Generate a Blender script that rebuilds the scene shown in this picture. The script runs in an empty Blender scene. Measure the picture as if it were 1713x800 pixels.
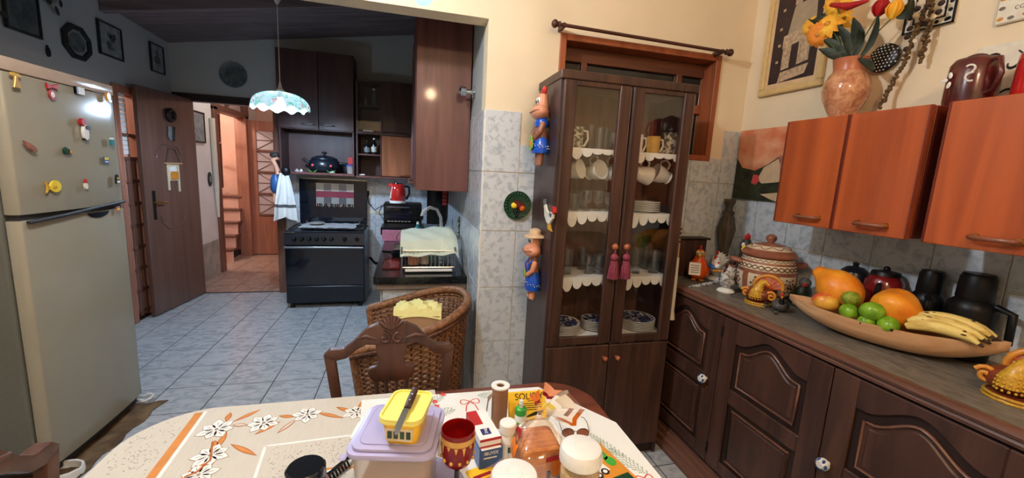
import bpy, bmesh, math, random
from mathutils import Vector, Matrix
random.seed(7)
PI = math.pi
scn = bpy.context.scene
col = scn.collection

# ------------------------------------------------------------------ camera
CAMZ = 1.5
FPX = 682.84
# rotation found from the photograph's vanishing points
def _rot():
    a, b, c = 0.2571607, 0.1578274, 0.0515238
    ya = Matrix(((math.cos(a), -math.sin(a), 0), (math.sin(a), math.cos(a), 0), (0, 0, 1)))
    B = Matrix(((1, 0, 0), (0, 0, -1), (0, 1, 0)))
    P = Matrix(((1, 0, 0), (0, math.cos(b), -math.sin(b)), (0, math.sin(b), math.cos(b))))
    R = Matrix(((math.cos(c), -math.sin(c), 0), (math.sin(c), math.cos(c), 0), (0, 0, 1)))
    return R @ P @ B @ ya
CM = _rot()
cam_d = bpy.data.cameras.new('camera'); cam = bpy.data.objects.new('camera', cam_d); col.objects.link(cam)
cam_d.sensor_fit = 'HORIZONTAL'; cam_d.sensor_width = 36.0; cam_d.lens = FPX / 1713.0 * 36.0
cam_d.clip_start = 0.02
mw = Matrix.Identity(4)
for i in range(3):
    mw[i][0] = CM[0][i]; mw[i][1] = -CM[1][i]; mw[i][2] = -CM[2][i]
mw[2][3] = CAMZ
cam.matrix_world = mw
scn.camera = cam
def ray(px, py): return CM.transposed() @ Vector((px - 856.5, py - 400.0, FPX))
def PX(px, py, x): r = ray(px, py); t = x / r.x; return Vector((x, r.y * t, CAMZ + r.z * t))
def PY(px, py, y): r = ray(px, py); t = y / r.y; return Vector((r.x * t, y, CAMZ + r.z * t))
def PZ(px, py, z): r = ray(px, py); t = (z - CAMZ) / r.z; return Vector((r.x * t, r.y * t, z))

# ------------------------------------------------------------------ world and exposure
w = bpy.data.worlds.new('night'); scn.world = w; w.use_nodes = True
w.node_tree.nodes['Background'].inputs[0].default_value = (0.30, 0.36, 0.5, 1)
w.node_tree.nodes['Background'].inputs[1].default_value = 0.02
scn.view_settings.view_transform = 'Standard'; scn.view_settings.look = 'None'
scn.view_settings.exposure = 0.0; scn.view_settings.gamma = 1.0
scn.view_settings.use_curve_mapping = False

REAR_GLOBE = 350.0        # emission of the warm globe nearer the camera end of the room
DINING_GLOBE = 540.0      # emission of the ceiling globe over the left part of the dining table
DINING_BULB = 2.0         # emission of the small bluish night bulb at the passage
KITCHEN_BULB = 1150.0      # emission of the bulb in the frilled kitchen lamp
def point(name, loc, power, colr, size):
    l = bpy.data.lights.new(name, 'POINT'); l.energy = power; l.color = colr; l.shadow_soft_size = size
    o = bpy.data.objects.new(name, l); col.objects.link(o); o.location = loc; return o
point('stairwell_light', (-3.0, 6.35, 2.45), 60, (1.0, 0.90, 0.82), 0.12)
point('side_room_light', (-3.1, 4.1, 2.3), 40, (1.0, 0.92, 0.86), 0.12)
point('hall_fill_light', (-1.75, 5.9, 2.6), 13, (0.95, 0.97, 1.0), 0.1)  # unseen light added to brighten the dark hall wall

# ------------------------------------------------------------------ helpers
class MB:
    def __init__(s): s.v = []; s.f = []; s.m = []; s.cur = 0
    def mark(s): return len(s.v)
    def face(s, idx): s.f.append(tuple(idx)); s.m.append(s.cur)
    def xf(s, k, M):
        for i in range(k, len(s.v)): s.v[i] = tuple(M @ Vector(s.v[i]))
        return s
    def box(s, x0, x1, y0, y1, z0, z1):
        b = len(s.v)
        s.v += [(x0, y0, z0), (x1, y0, z0), (x1, y1, z0), (x0, y1, z0), (x0, y0, z1), (x1, y0, z1), (x1, y1, z1), (x0, y1, z1)]
        for q in ((0, 3, 2, 1), (4, 5, 6, 7), (0, 1, 5, 4), (1, 2, 6, 5), (2, 3, 7, 6), (3, 0, 4, 7)): s.face([b + i for i in q])
        return s
    def prism(s, poly, a, c, ax='z'):
        b = len(s.v); n = len(poly)
        def P(u, v, w): return (u, v, w) if ax == 'z' else (u, w, v) if ax == 'y' else (w, u, v)
        s.v += [P(u, v, a) for u, v in poly] + [P(u, v, c) for u, v in poly]
        s.face([b + i for i in range(n)][::-1]); s.face([b + n + i for i in range(n)])
        for i in range(n): j = (i + 1) % n; s.face((b + i, b + j, b + n + j, b + n + i))
        return s
    def lathe(s, prof, n=20, c=(0, 0, 0), sx=1, sy=1):
        rings = []
        for r, z in prof:
            if r < 1e-6: s.v.append((c[0], c[1], c[2] + z)); rings.append([len(s.v) - 1])
            else:
                b = len(s.v)
                s.v += [(c[0] + sx * r * math.cos(2 * PI * i / n), c[1] + sy * r * math.sin(2 * PI * i / n), c[2] + z) for i in range(n)]
                rings.append(list(range(b, b + n)))
        for A, B in zip(rings, rings[1:]):
            if len(A) == 1 and len(B) == 1: continue
            for i in range(n):
                j = (i + 1) % n
                if len(A) == 1: s.face((A[0], B[j], B[i]))
                elif len(B) == 1: s.face((A[i], A[j], B[0]))
                else: s.face((A[i], A[j], B[j], B[i]))
        return s
    def solid(s, prof, n=20, c=(0, 0, 0), sx=1, sy=1):      # lathe closed at both ends
        p = list(prof)
        if p[0][0] > 1e-6: p = [(0, p[0][1])] + p
        if p[-1][0] > 1e-6: p = p + [(0, p[-1][1])]
        return s.lathe(p, n, c, sx, sy)
    def ell(s, c, r, n=14, m=9):
        if not hasattr(r, '__len__'): r = (r, r, r)
        k = s.mark()
        s.lathe([(math.sin(PI * i / m) if 0 < i < m else 0, -math.cos(PI * i / m)) for i in range(m + 1)], n)
        return s.xf(k, Matrix.Translation(c) @ Matrix.Diagonal((r[0], r[1], r[2], 1)))
    def tube(s, pts, r, n=8, closed=False, flat=1.0):
        pts = [Vector(p) for p in pts]; N = len(pts); b = len(s.v)
        rr = r if hasattr(r, '__len__') else [r] * N
        up = None
        for i, p in enumerate(pts):
            if closed: t = pts[(i + 1) % N] - pts[i - 1]
            else: t = pts[min(i + 1, N - 1)] - pts[max(i - 1, 0)]
            t = t.normalized() if t.length > 1e-9 else Vector((0, 0, 1))
            if up is None: up = Vector((0, 0, 1)) if abs(t.z) < 0.9 else Vector((1, 0, 0))
            a = t.cross(up)
            a = a.normalized() if a.length > 1e-6 else t.orthogonal().normalized()
            d = a.cross(t).normalized(); up = d
            for k in range(n):
                q = 2 * PI * k / n
                s.v.append(tuple(p + rr[i] * (a * math.cos(q) + d * math.sin(q) * flat)))
        for i in range(N if closed else N - 1):
            A = b + i * n; B = b + ((i + 1) % N) * n
            for k in range(n): l = (k + 1) % n; s.face((A + k, A + l, B + l, B + k))
        if not closed:
            s.face([b + k for k in range(n)][::-1]); s.face([b + (N - 1) * n + k for k in range(n)])
        return s
    def sheet(s, rows):
        b = len(s.v); w = len(rows[0])
        for r in rows: s.v += [tuple(p) for p in r]
        for i in range(len(rows) - 1):
            for j in range(w - 1): s.face((b + i * w + j, b + i * w + j + 1, b + (i + 1) * w + j + 1, b + (i + 1) * w + j))
        return s
    def poly(s, pts): b = len(s.v); s.v += [tuple(p) for p in pts]; s.face(range(b, b + len(pts))); return s
    def mesh(s, name, mats, smooth=None, bevel=0, seg=1, solid=0):
        me = bpy.data.meshes.new(name); me.from_pydata(s.v, [], s.f)
        if not isinstance(mats, (list, tuple)): mats = [mats]
        for m in mats: me.materials.append(MAT(m))
        if len(mats) > 1: me.polygons.foreach_set('material_index', s.m)
        bm = bmesh.new(); bm.from_mesh(me)
        bmesh.ops.recalc_face_normals(bm, faces=bm.faces)
        if solid:
            bmesh.ops.solidify(bm, geom=bm.faces[:], thickness=solid)
            bmesh.ops.recalc_face_normals(bm, faces=bm.faces)
        if bevel:
            es = [e for e in bm.edges if len(e.link_faces) == 2 and e.calc_face_angle(0) > 0.6]
            bmesh.ops.bevel(bm, geom=es, offset=bevel, segments=seg, affect='EDGES', profile=0.6)
        bm.to_mesh(me); bm.free()
        if smooth or (bevel and seg > 1):
            me.shade_smooth(); me.set_sharp_from_angle(angle=math.radians(smooth or 40))
        return me
    def build(s, name, mats, parent=None, smooth=None, bevel=0, seg=1, solid=0, loc=None, rz=0):
        o = bpy.data.objects.new(name, s.mesh(name, mats, smooth, bevel, seg, solid)); col.objects.link(o)
        if parent: o.parent = parent
        if loc is not None: o.location = loc
        if rz: o.rotation_euler = (0, 0, rz)
        return o
def tag(o, label, cat, group=None):
    o['label'] = label; o['category'] = cat
    if group: o['group'] = group
    return o
def thing(name, label, cat, loc=(0, 0, 0), rz=0, group=None, rot=None, scale=None):
    o = bpy.data.objects.new(name, None); col.objects.link(o); o.empty_display_size = 0.05
    o.location = loc; o.rotation_euler = rot or (0, 0, rz)
    if scale: o.scale = scale
    return tag(o, label, cat, group)
def st(o): o['kind'] = 'structure'; return o
def dup(o, loc=None, rz=None, label=None, parent=None, scale=None, rot=None):
    kids = list(o.children)
    c = o.copy(); col.objects.link(c)
    if parent: c.parent = parent
    if loc is not None: c.location = loc
    if rz is not None: c.rotation_euler = (0, 0, rz)
    if rot is not None: c.rotation_euler = rot
    if scale: c.scale = scale
    if label: c['label'] = label
    for k in kids: dup(k, parent=c)
    return c
def shared(o_mesh, name, parent, loc, rot=None):
    o = bpy.data.objects.new(name, o_mesh); col.objects.link(o); o.parent = parent; o.location = loc
    if rot: o.rotation_euler = rot
    return o
def T(x, y, z): return Matrix.Translation((x, y, z))
def RX(a): return Matrix.Rotation(a, 4, 'X')
def RY(a): return Matrix.Rotation(a, 4, 'Y')
def RZ(a): return Matrix.Rotation(a, 4, 'Z')
def arc(cx, cy, r, a0, a1, n): return [(cx + r * math.cos(a0 + (a1 - a0) * i / n), cy + r * math.sin(a0 + (a1 - a0) * i / n)) for i in range(n + 1)]
def rrect(x0, x1, y0, y1, r, n=5):
    return arc(x1 - r, y1 - r, r, 0, PI / 2, n) + arc(x0 + r, y1 - r, r, PI / 2, PI, n) + arc(x0 + r, y0 + r, r, PI, 1.5 * PI, n) + arc(x1 - r, y0 + r, r, 1.5 * PI, 2 * PI, n)
def text_mesh(name, txt, size, mat, parent, M, ext=0.0004):
    cu = bpy.data.curves.new(name, 'FONT'); cu.body = txt; cu.size = size; cu.extrude = ext
    cu.align_x = 'CENTER'; cu.align_y = 'CENTER'
    o = bpy.data.objects.new(name + '_tmp', cu); col.objects.link(o)
    dg = bpy.context.evaluated_depsgraph_get(); me = bpy.data.meshes.new_from_object(o.evaluated_get(dg))
    bpy.data.objects.remove(o); me.transform(M); me.materials.clear(); me.materials.append(MAT(mat)); me.name = name
    r = bpy.data.objects.new(name, me); col.objects.link(r); r.parent = parent
    return r

# ------------------------------------------------------------------ materials
_M = {}
def MAT(m): return m if not isinstance(m, str) else _M[m]
def lin(c):
    f = lambda u: u / 12.92 if u <= 0.04045 else ((u + 0.055) / 1.055) ** 2.4
    return (f(c[0] / 255), f(c[1] / 255), f(c[2] / 255), 1)
def _new(name):
    m = bpy.data.materials.new(name); m.use_nodes = True; _M[name] = m
    nt = m.node_tree; return m, nt, nt.nodes['Principled BSDF']
def _coords(nt, scale, rnd=False):
    tc = nt.nodes.new('ShaderNodeTexCoord'); mp = nt.nodes.new('ShaderNodeMapping')
    mp.inputs['Scale'].default_value = scale if hasattr(scale, '__len__') else (scale,) * 3
    nt.links.new(tc.outputs['Object'], mp.inputs['Vector'])
    if rnd:
        oi = nt.nodes.new('ShaderNodeObjectInfo'); mu = nt.nodes.new('ShaderNodeVectorMath'); mu.operation = 'SCALE'
        mu.inputs[0].default_value = (37, 53, 71); nt.links.new(oi.outputs['Random'], mu.inputs['Scale'])
        nt.links.new(mu.outputs[0], mp.inputs['Location'])
    return mp
def plain(name, c, rough=0.5, metal=0, var=0.06, scale=30, bump=0, spec=0.5, coat=0, trans=0, sss=0, emit=0, c2=None, rnd=False, lo=0.35, hi=0.65, detail=4, dist=0, ior=1.45):
    m, nt, p = _new(name); c = lin(c)
    c2 = lin(c2) if c2 else tuple(max(0, u * (1 - var * 2)) for u in c[:3]) + (1,)
    mp = _coords(nt, scale, rnd)
    nz = nt.nodes.new('ShaderNodeTexNoise'); nz.inputs['Scale'].default_value = 1.0; nz.inputs['Detail'].default_value = detail
    nz.inputs['Distortion'].default_value = dist
    nt.links.new(mp.outputs[0], nz.inputs['Vector'])
    rp = nt.nodes.new('ShaderNodeValToRGB'); rp.color_ramp.elements[0].position = lo; rp.color_ramp.elements[1].position = hi
    rp.color_ramp.elements[0].color = c2; rp.color_ramp.elements[1].color = c
    nt.links.new(nz.outputs['Fac'], rp.inputs['Fac']); nt.links.new(rp.outputs[0], p.inputs['Base Color'])
    p.inputs['Roughness'].default_value = rough; p.inputs['Metallic'].default_value = metal; p.inputs['Specular IOR Level'].default_value = spec
    p.inputs['Coat Weight'].default_value = coat; p.inputs['Coat Roughness'].default_value = 0.08; p.inputs['IOR'].default_value = ior
    p.inputs['Transmission Weight'].default_value = trans; p.inputs['Subsurface Weight'].default_value = sss
    if sss: p.inputs['Subsurface Radius'].default_value = (0.01, 0.008, 0.006)
    if emit:
        nt.links.new(rp.outputs[0], p.inputs['Emission Color']); p.inputs['Emission Strength'].default_value = emit
    if bump:
        b = nt.nodes.new('ShaderNodeBump'); b.inputs['Strength'].default_value = bump; b.inputs['Distance'].default_value = 0.004
        nt.links.new(nz.outputs['Fac'], b.inputs['Height']); nt.links.new(b.outputs[0], p.inputs['Normal'])
    return m
def wood(name, c1, c2, axis='z', s=9, stretch=14, rough=0.4, coat=0.0, dist=1.2, lo=0.3, hi=0.7, bump=0.12, spec=0.5):
    sc = {'x': (s / stretch, s, s), 'y': (s, s / stretch, s), 'z': (s, s, s / stretch)}[axis]
    return plain(name, c2, rough, c2=c1, scale=sc, detail=7, dist=dist, coat=coat, bump=bump, lo=lo, hi=hi, spec=spec, rnd=True)
def emission(name, c, strength):
    m, nt, p = _new(name); p.inputs['Base Color'].default_value = lin(c); p.inputs['Emission Color'].default_value = lin(c); p.inputs['Emission Strength'].default_value = strength; return m
def thin_glass(name, tint=(235, 240, 242), refl=1.0, rough=0.0, haze=0.0, hazec=(220, 220, 220)):
    m, nt, p = _new(name); N = nt.nodes; L = nt.links
    tr = N.new('ShaderNodeBsdfTransparent'); tr.inputs[0].default_value = lin(tint)
    gl = N.new('ShaderNodeBsdfGlossy'); gl.inputs['Roughness'].default_value = rough; gl.inputs[0].default_value = (refl, refl, refl, 1)
    fr = N.new('ShaderNodeFresnel'); ge = N.new('ShaderNodeNewGeometry'); mr = N.new('ShaderNodeMapRange')
    mr.inputs['To Min'].default_value = 1.5; mr.inputs['To Max'].default_value = 1 / 1.5      # same ratio on both faces of a thin pane
    L.new(ge.outputs['Backfacing'], mr.inputs['Value']); L.new(mr.outputs[0], fr.inputs[0])
    mx = N.new('ShaderNodeMixShader'); L.new(fr.outputs[0], mx.inputs[0]); L.new(tr.outputs[0], mx.inputs[1]); L.new(gl.outputs[0], mx.inputs[2])
    out = mx
    if haze:
        df = N.new('ShaderNodeBsdfDiffuse'); df.inputs[0].default_value = lin(hazec)
        m2 = N.new('ShaderNodeMixShader'); m2.inputs[0].default_value = haze; L.new(mx.outputs[0], m2.inputs[1]); L.new(df.outputs[0], m2.inputs[2]); out = m2
    L.new(out.outputs[0], N['Material Output'].inputs['Surface']); N.remove(p); return m

wood('hutch_wood', (50, 33, 27), (84, 57, 46), s=22, stretch=12, rough=0.42)
wood('hutch_inside_lightened', (92, 62, 52), (126, 90, 76), s=22, stretch=12, rough=0.5)  # shelf and back colour lightened to brighten the dim hutch interior
wood('hutch_side', (50, 38, 38), (72, 56, 54), s=26, stretch=14, rough=0.34)
wood('side_wood', (56, 37, 31), (88, 59, 48), s=14, stretch=9, rough=0.38, coat=0.05)
wood('side_wood_dark', (38, 25, 21), (56, 37, 31), s=14, stretch=9, rough=0.45)
wood('side_edge', (92, 60, 48), (126, 86, 70), 'y', s=16, stretch=12, rough=0.32)
wood('orange_wood', (142, 64, 32), (190, 94, 46), s=10, stretch=16, rough=0.34, coat=0.2, dist=1.0, lo=0.25, hi=0.7)
wood('orange_edge', (84, 28, 18), (128, 50, 30), s=14, stretch=12, rough=0.35)
wood('kitchen_wood', (82, 48, 46), (112, 70, 66), s=12, stretch=10, rough=0.36, coat=0.15)
wood('kitchen_wood_dark', (48, 28, 28), (74, 44, 40), s=12, stretch=10, rough=0.42)
wood('kitchen_orange', (134, 76, 48), (172, 104, 68), s=10, stretch=10, rough=0.4)
wood('chair_wood', (62, 40, 33), (98, 66, 53), s=16, stretch=10, rough=0.42)
wood('table_wood', (86, 44, 32), (122, 66, 48), 'x', s=14, stretch=12, rough=0.32)
wood('door_brown', (92, 68, 58), (112, 84, 73), s=16, stretch=20, rough=0.28, coat=0.2)
wood('frame_wood', (150, 98, 78), (180, 122, 98), s=14, stretch=12, rough=0.4)
wood('frame_dark', (100, 66, 54), (128, 88, 72), s=14, stretch=12, rough=0.45)
wood('window_wood', (132, 70, 40), (172, 96, 58), s=14, stretch=12, rough=0.42)
wood('window_sash', (82, 46, 30), (112, 64, 42), 'x', s=14, stretch=12, rough=0.45)
wood('plank', (100, 88, 90), (134, 120, 122), 'x', s=9, stretch=14, rough=0.55)
wood('beam_dark', (30, 20, 20), (46, 32, 30), 'x', s=12, stretch=14, rough=0.6)
wood('bowl_wood', (188, 140, 98), (224, 182, 138), 'x', s=14, stretch=6, rough=0.5)
wood('carved_wood', (60, 52, 44), (96, 84, 70), s=26, stretch=5, rough=0.5)
wood('rod_wood', (60, 32, 24), (88, 50, 36), 'x', s=20, stretch=12, rough=0.35)
plain('paint_beige', (238, 219, 186), 0.62, var=0.03, scale=4, bump=0.04)
plain('paint_kitchen', (176, 180, 178), 0.65, var=0.03, scale=4, bump=0.04)
plain('paint_white', (232, 228, 220), 0.6, var=0.03, scale=4)
plain('salmon', (226, 178, 156), 0.6, var=0.06, scale=5)
plain('salmon_tile', (220, 168, 148), 0.45, var=0.08, scale=8, rnd=True)
plain('stain_grey', (178, 172, 160), 0.6, var=0.15, scale=9)
plain('wall_tile', (208, 214, 218), 0.14, c2=(176, 186, 194), scale=30, rnd=True, lo=0.36, hi=0.52, detail=9, dist=0.6, bump=0.02)
plain('wall_grout', (150, 150, 148), 0.8)
plain('floor_tile', (190, 194, 196), 0.20, c2=(160, 167, 172), scale=(14, 24, 14), rnd=True, lo=0.36, hi=0.56, detail=9, dist=0.8, bump=0.02)
plain('floor_grout', (58, 58, 60), 0.85)
plain('hall_tile', (192, 160, 142), 0.3, c2=(150, 120, 104), scale=9, rnd=True, dist=1.5)
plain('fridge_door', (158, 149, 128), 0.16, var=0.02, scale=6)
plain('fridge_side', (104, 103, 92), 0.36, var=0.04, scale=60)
plain('fridge_cap', (196, 172, 150), 0.12, var=0.05, scale=8, coat=0.5)
plain('seal_dark', (46, 42, 38), 0.6)
plain('black_gloss', (20, 22, 26), 0.12, coat=0.4)
plain('black_matte', (15, 16, 18), 0.4, spec=0.35)
plain('black_enamel', (24, 30, 40), 0.3, var=0.1)
plain('stove_glass', (16, 22, 34), 0.06, coat=0.5)
plain('counter_black', (18, 20, 22), 0.16, c2=(34, 36, 38), scale=90)
plain('counter_grey', (128, 122, 112), 0.42, c2=(86, 82, 76), scale=(40, 12, 40), dist=1.5, detail=8)
plain('chrome', (206, 208, 210), 0.14, metal=1.0, var=0.02)
plain('steel', (160, 164, 168), 0.28, metal=1.0, var=0.03)
plain('brass', (196, 148, 76), 0.28, metal=1.0)
plain('copper_knob', (170, 96, 60), 0.28, coat=0.3)
plain('bronze', (132, 78, 56), 0.3, coat=0.3)
plain('iron', (34, 30, 28), 0.5, metal=0.5)
plain('white_ceramic', (238, 236, 230), 0.12, var=0.02, coat=0.3)
plain('white_plastic', (236, 236, 230), 0.32, var=0.02)
plain('off_white', (226, 220, 204), 0.5, var=0.04)
plain('white_cloth', (234, 236, 232), 0.85, var=0.05, scale=160, bump=0.1)
plain('pale_green_cloth', (222, 230, 208), 0.85, var=0.05, scale=140, bump=0.1)
plain('lace', (240, 240, 236), 0.8, var=0.06, scale=220, bump=0.2)
plain('red_gloss', (196, 36, 34), 0.14, coat=0.5, var=0.04)
plain('red_matte', (178, 34, 34), 0.5)
plain('dark_red', (112, 28, 26), 0.2, coat=0.3, c2=(70, 18, 18), scale=20)
plain('pink', (222, 150, 190), 0.4)
plain('blue', (40, 92, 190), 0.3)
plain('blue_dots', (30, 84, 196), 0.24, coat=0.3)
plain('teal', (30, 120, 124), 0.35)
plain('green', (66, 168, 62), 0.35)
plain('dark_green', (24, 74, 46), 0.3, coat=0.3, c2=(14, 48, 32), scale=60, bump=0.3)
plain('yellow', (242, 208, 54), 0.4, var=0.04)
plain('pale_yellow', (244, 236, 128), 0.32, var=0.03, sss=0.1)
plain('orange', (232, 112, 28), 0.3)
plain('orange_gloss', (226, 88, 24), 0.18, coat=0.5)
plain('amber', (214, 142, 52), 0.3)
plain('terracotta', (218, 148, 114), 0.22, coat=0.3, var=0.05)
plain('terra_brown', (150, 96, 74), 0.3, coat=0.2, var=0.06)
plain('clay', (158, 98, 72), 0.42, c2=(132, 78, 58), scale=20)
plain('clay_dark', (86, 50, 38), 0.5)
plain('cream_glaze', (222, 204, 172), 0.5, var=0.05)
plain('vase_glaze', (216, 160, 118), 0.12, c2=(176, 110, 76), scale=26, coat=0.6, dist=1.5, detail=6)
plain('vase_lip', (190, 112, 76), 0.3)
plain('red_jug', (108, 38, 34), 0.2, c2=(66, 26, 24), scale=9, coat=0.4)
plain('papaya', (240, 160, 44), 0.4, c2=(222, 122, 30), scale=14, detail=6, bump=0.1, sss=0.1)
plain('mango', (226, 170, 66), 0.28, c2=(206, 78, 48), scale=13, lo=0.42, hi=0.58)
plain('lime', (132, 176, 44), 0.25, c2=(96, 144, 30), scale=24, bump=0.05)
plain('lime_old', (150, 164, 48), 0.5, c2=(108, 120, 34), scale=60, bump=0.4)
plain('banana', (232, 208, 124), 0.5, c2=(204, 170, 84), scale=(18, 60, 60), lo=0.36, hi=0.5, bump=0.1)
plain('banana_tip', (62, 44, 26), 0.7)
plain('leaf_dark', (46, 56, 40), 0.5, c2=(30, 38, 28), scale=20)
plain('leaf_green', (84, 112, 64), 0.5)
plain('petal_yellow', (246, 196, 58), 0.6, c2=(238, 160, 36), scale=24)
plain('petal_orange', (236, 142, 44), 0.6)
plain('petal_red', (176, 24, 30), 0.45)
plain('stem', (128, 122, 78), 0.6)
plain('worktop_edge', (126, 112, 100), 0.6)
plain('dried', (118, 92, 54), 0.8, c2=(64, 42, 26), scale=90)
plain('seed_dark', (52, 32, 26), 0.7)
plain('wicker', (158, 112, 76), 0.55, c2=(108, 72, 46), scale=60)
plain('wicker_dark', (104, 66, 42), 0.6, c2=(70, 42, 28), scale=60)
plain('cardboard', (186, 148, 108), 0.8, var=0.04)
plain('yellow_paper', (238, 228, 150), 0.75, var=0.05, scale=20, bump=0.2)
plain('mat_brown', (122, 96, 66), 0.9, c2=(82, 60, 40), scale=12, bump=0.4)
plain('cloth_cream', (202, 195, 180), 0.8, var=0.03, scale=(260, 20, 20), bump=0.05)
plain('cloth_white', (236, 238, 232), 0.75, var=0.02, scale=200, bump=0.04)
plain('cloth_orange', (206, 134, 66), 0.8)
plain('cloth_orange_dark', (178, 104, 52), 0.8)
plain('cloth_line', (152, 128, 104), 0.85)
plain('cloth_petal', (240, 238, 230), 0.8)
plain('cloth_speck', (150, 142, 128), 0.85)
plain('print_green', (118, 146, 118), 0.85)
plain('print_red', (214, 74, 70), 0.8)
plain('lilac', (178, 174, 214), 0.28, sss=0.1, var=0.02)
plain('lilac_dark', (160, 152, 200), 0.3)
plain('amber_glass', (128, 48, 26), 0.1, trans=0.5, var=0.1)
plain('bread', (206, 138, 74), 0.6, c2=(170, 96, 48), scale=30)
plain('bag_orange', (228, 122, 30), 0.25)
plain('bag_red', (150, 32, 36), 0.25)
plain('cream_food', (226, 190, 130), 0.6, c2=(196, 150, 86), scale=70)
plain('box_yellow', (246, 198, 40), 0.35, var=0.02)
plain('ink_black', (30, 28, 26), 0.5)
plain('ink_grey', (122, 112, 100), 0.6)
plain('box_blue', (52, 92, 150), 0.35)
plain('navy', (34, 44, 108), 0.35)
plain('paper', (238, 236, 230), 0.7, var=0.02)
plain('kraft_tube', (150, 106, 76), 0.6)
plain('plate_blue', (56, 66, 112), 0.15, c2=(210, 216, 224), scale=50, lo=0.42, hi=0.5, coat=0.3)
plain('mug_pattern', (206, 204, 190), 0.2, c2=(82, 84, 70), scale=60, lo=0.46, hi=0.54)
plain('mug_yellow', (226, 182, 96), 0.2)
plain('tassel', (150, 66, 84), 0.8, c2=(112, 42, 62), scale=150)
plain('frame_black', (34, 36, 36), 0.4)
plain('picture_grey', (150, 156, 154), 0.5, c2=(116, 124, 126), scale=22)
plain('picture_dark', (96, 104, 102), 0.4, c2=(62, 70, 70), scale=14)
plain('plate_grey', (104, 116, 120), 0.25, c2=(76, 88, 94), scale=26)
plain('gold_frame', (222, 190, 130), 0.4)
plain('mat_gold', (222, 190, 146), 0.6)
plain('poster_dark', (58, 40, 38), 0.5, c2=(40, 28, 28), scale=16)
plain('poster_stone', (206, 180, 146), 0.6, c2=(166, 138, 108), scale=60)
plain('poster_sky', (170, 152, 126), 0.6)
plain('hen_orange', (206, 104, 62), 0.5, c2=(232, 178, 140), scale=(8, 8, 12), lo=0.3, hi=0.7)
plain('hen_sand', (222, 190, 150), 0.6)
plain('hen_black', (28, 26, 24), 0.5, c2=(52, 62, 36), scale=30)
plain('hen_pink', (196, 126, 110), 0.6, c2=(170, 96, 84), scale=60)
plain('tile_plaque', (232, 226, 208), 0.3)
plain('spots', (26, 26, 30), 0.4)
plain('grey_feather', (96, 94, 90), 0.6, c2=(50, 50, 50), scale=150)
plain('porcelain_grey', (206, 208, 206), 0.25, c2=(120, 122, 122), scale=70, lo=0.4, hi=0.52)
plain('flesh', (226, 168, 138), 0.5)
plain('rust', (124, 56, 32), 0.3, coat=0.2)
plain('mustard', (216, 172, 56), 0.35, coat=0.2, c2=(188, 138, 40), scale=120)
plain('plaid_red', (136, 56, 70), 0.9)
plain('plaid_grey', (150, 148, 142), 0.9)
plain('plaid_light', (206, 200, 188), 0.9)
plain('plaid_dark', (92, 92, 94), 0.9)
plain('foil', (226, 230, 232), 0.4, metal=0.3, bump=0.2, scale=40)
plain('gold_paint', (206, 156, 76), 0.3, metal=0.4)
thin_glass('pane', (252, 253, 253), 1.0)
thin_glass('drink_glass', (250, 252, 253), 1.2, haze=0.035, hazec=(200, 214, 220))
thin_glass('plastic_film', (250, 242, 232), 2.2, rough=0.08, haze=0.05, hazec=(240, 220, 200))
thin_glass('clear_plastic', (240, 236, 230), 0.8, rough=0.15, haze=0.35, hazec=(226, 214, 206))
thin_glass('red_glass', (190, 40, 34), 1.0, haze=0.45, hazec=(160, 22, 22))
plain('red_dark_gloss', (120, 26, 28), 0.16, coat=0.4)
thin_glass('lattice_glass', (224, 212, 208), 0.8, rough=0.3, haze=0.8, hazec=(214, 198, 196))
plain('ribbed_dark', (26, 30, 34), 0.16, coat=0.3)
plain('night_sky', (8, 9, 12), 0.9)
emission('bulb_dining', (150, 242, 244), DINING_BULB)
emission('globe_dining', (240, 246, 255), DINING_GLOBE)
emission('globe_rear', (255, 216, 172), REAR_GLOBE)
emission('bulb_kitchen', (196, 222, 255), KITCHEN_BULB)
# ================================================================== the room
XL, XR, XC = -2.35, 1.96, 0.385       # left wall, right wall, kitchen side of the partition
YW, YB, YF = 2.13, 5.12, -1.6         # partition with the hutch, kitchen back wall, wall behind the camera
TP = 0.3127                           # tile pitch
fl = st(MB().box(XL, XR, YF, YB, -0.1, -0.0012).build('floor', 'floor_grout'))
tm = MB().box(-TP / 2 + 0.0028, TP / 2 - 0.0028, -TP / 2 + 0.0028, TP / 2 - 0.0028, -0.012, 0).mesh('tile', 'floor_tile', bevel=0.0012)
n = 0
for j in range(-8, 8):
    for i in range(-6, 9):
        cx, cy = -0.878 + (i + 0.5) * TP, 2.943 + (j + 0.5) * TP
        if cx + TP / 2 < XL + 0.02 or cx - TP / 2 > XR - 0.02 or cy + TP / 2 > YB + 0.04 or cy < 0.35: continue
        if cx - TP / 2 < XL:                       # cut tiles along the left wall
            hw_ = (cx + TP / 2 - XL) / 2
            if 'cut' not in globals(): cut = MB().box(-hw_, hw_ - 0.0028, -TP / 2 + 0.0028, TP / 2 - 0.0028, -0.012, 0).mesh('tile', 'floor_tile', bevel=0.0012)
            shared(cut, 'tile', fl, (XL + hw_, cy, 0)); continue
        if cx + TP / 2 > XR + 0.1: continue
        shared(tm, 'tile', fl, (cx, cy, 0)); n += 1
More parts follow.
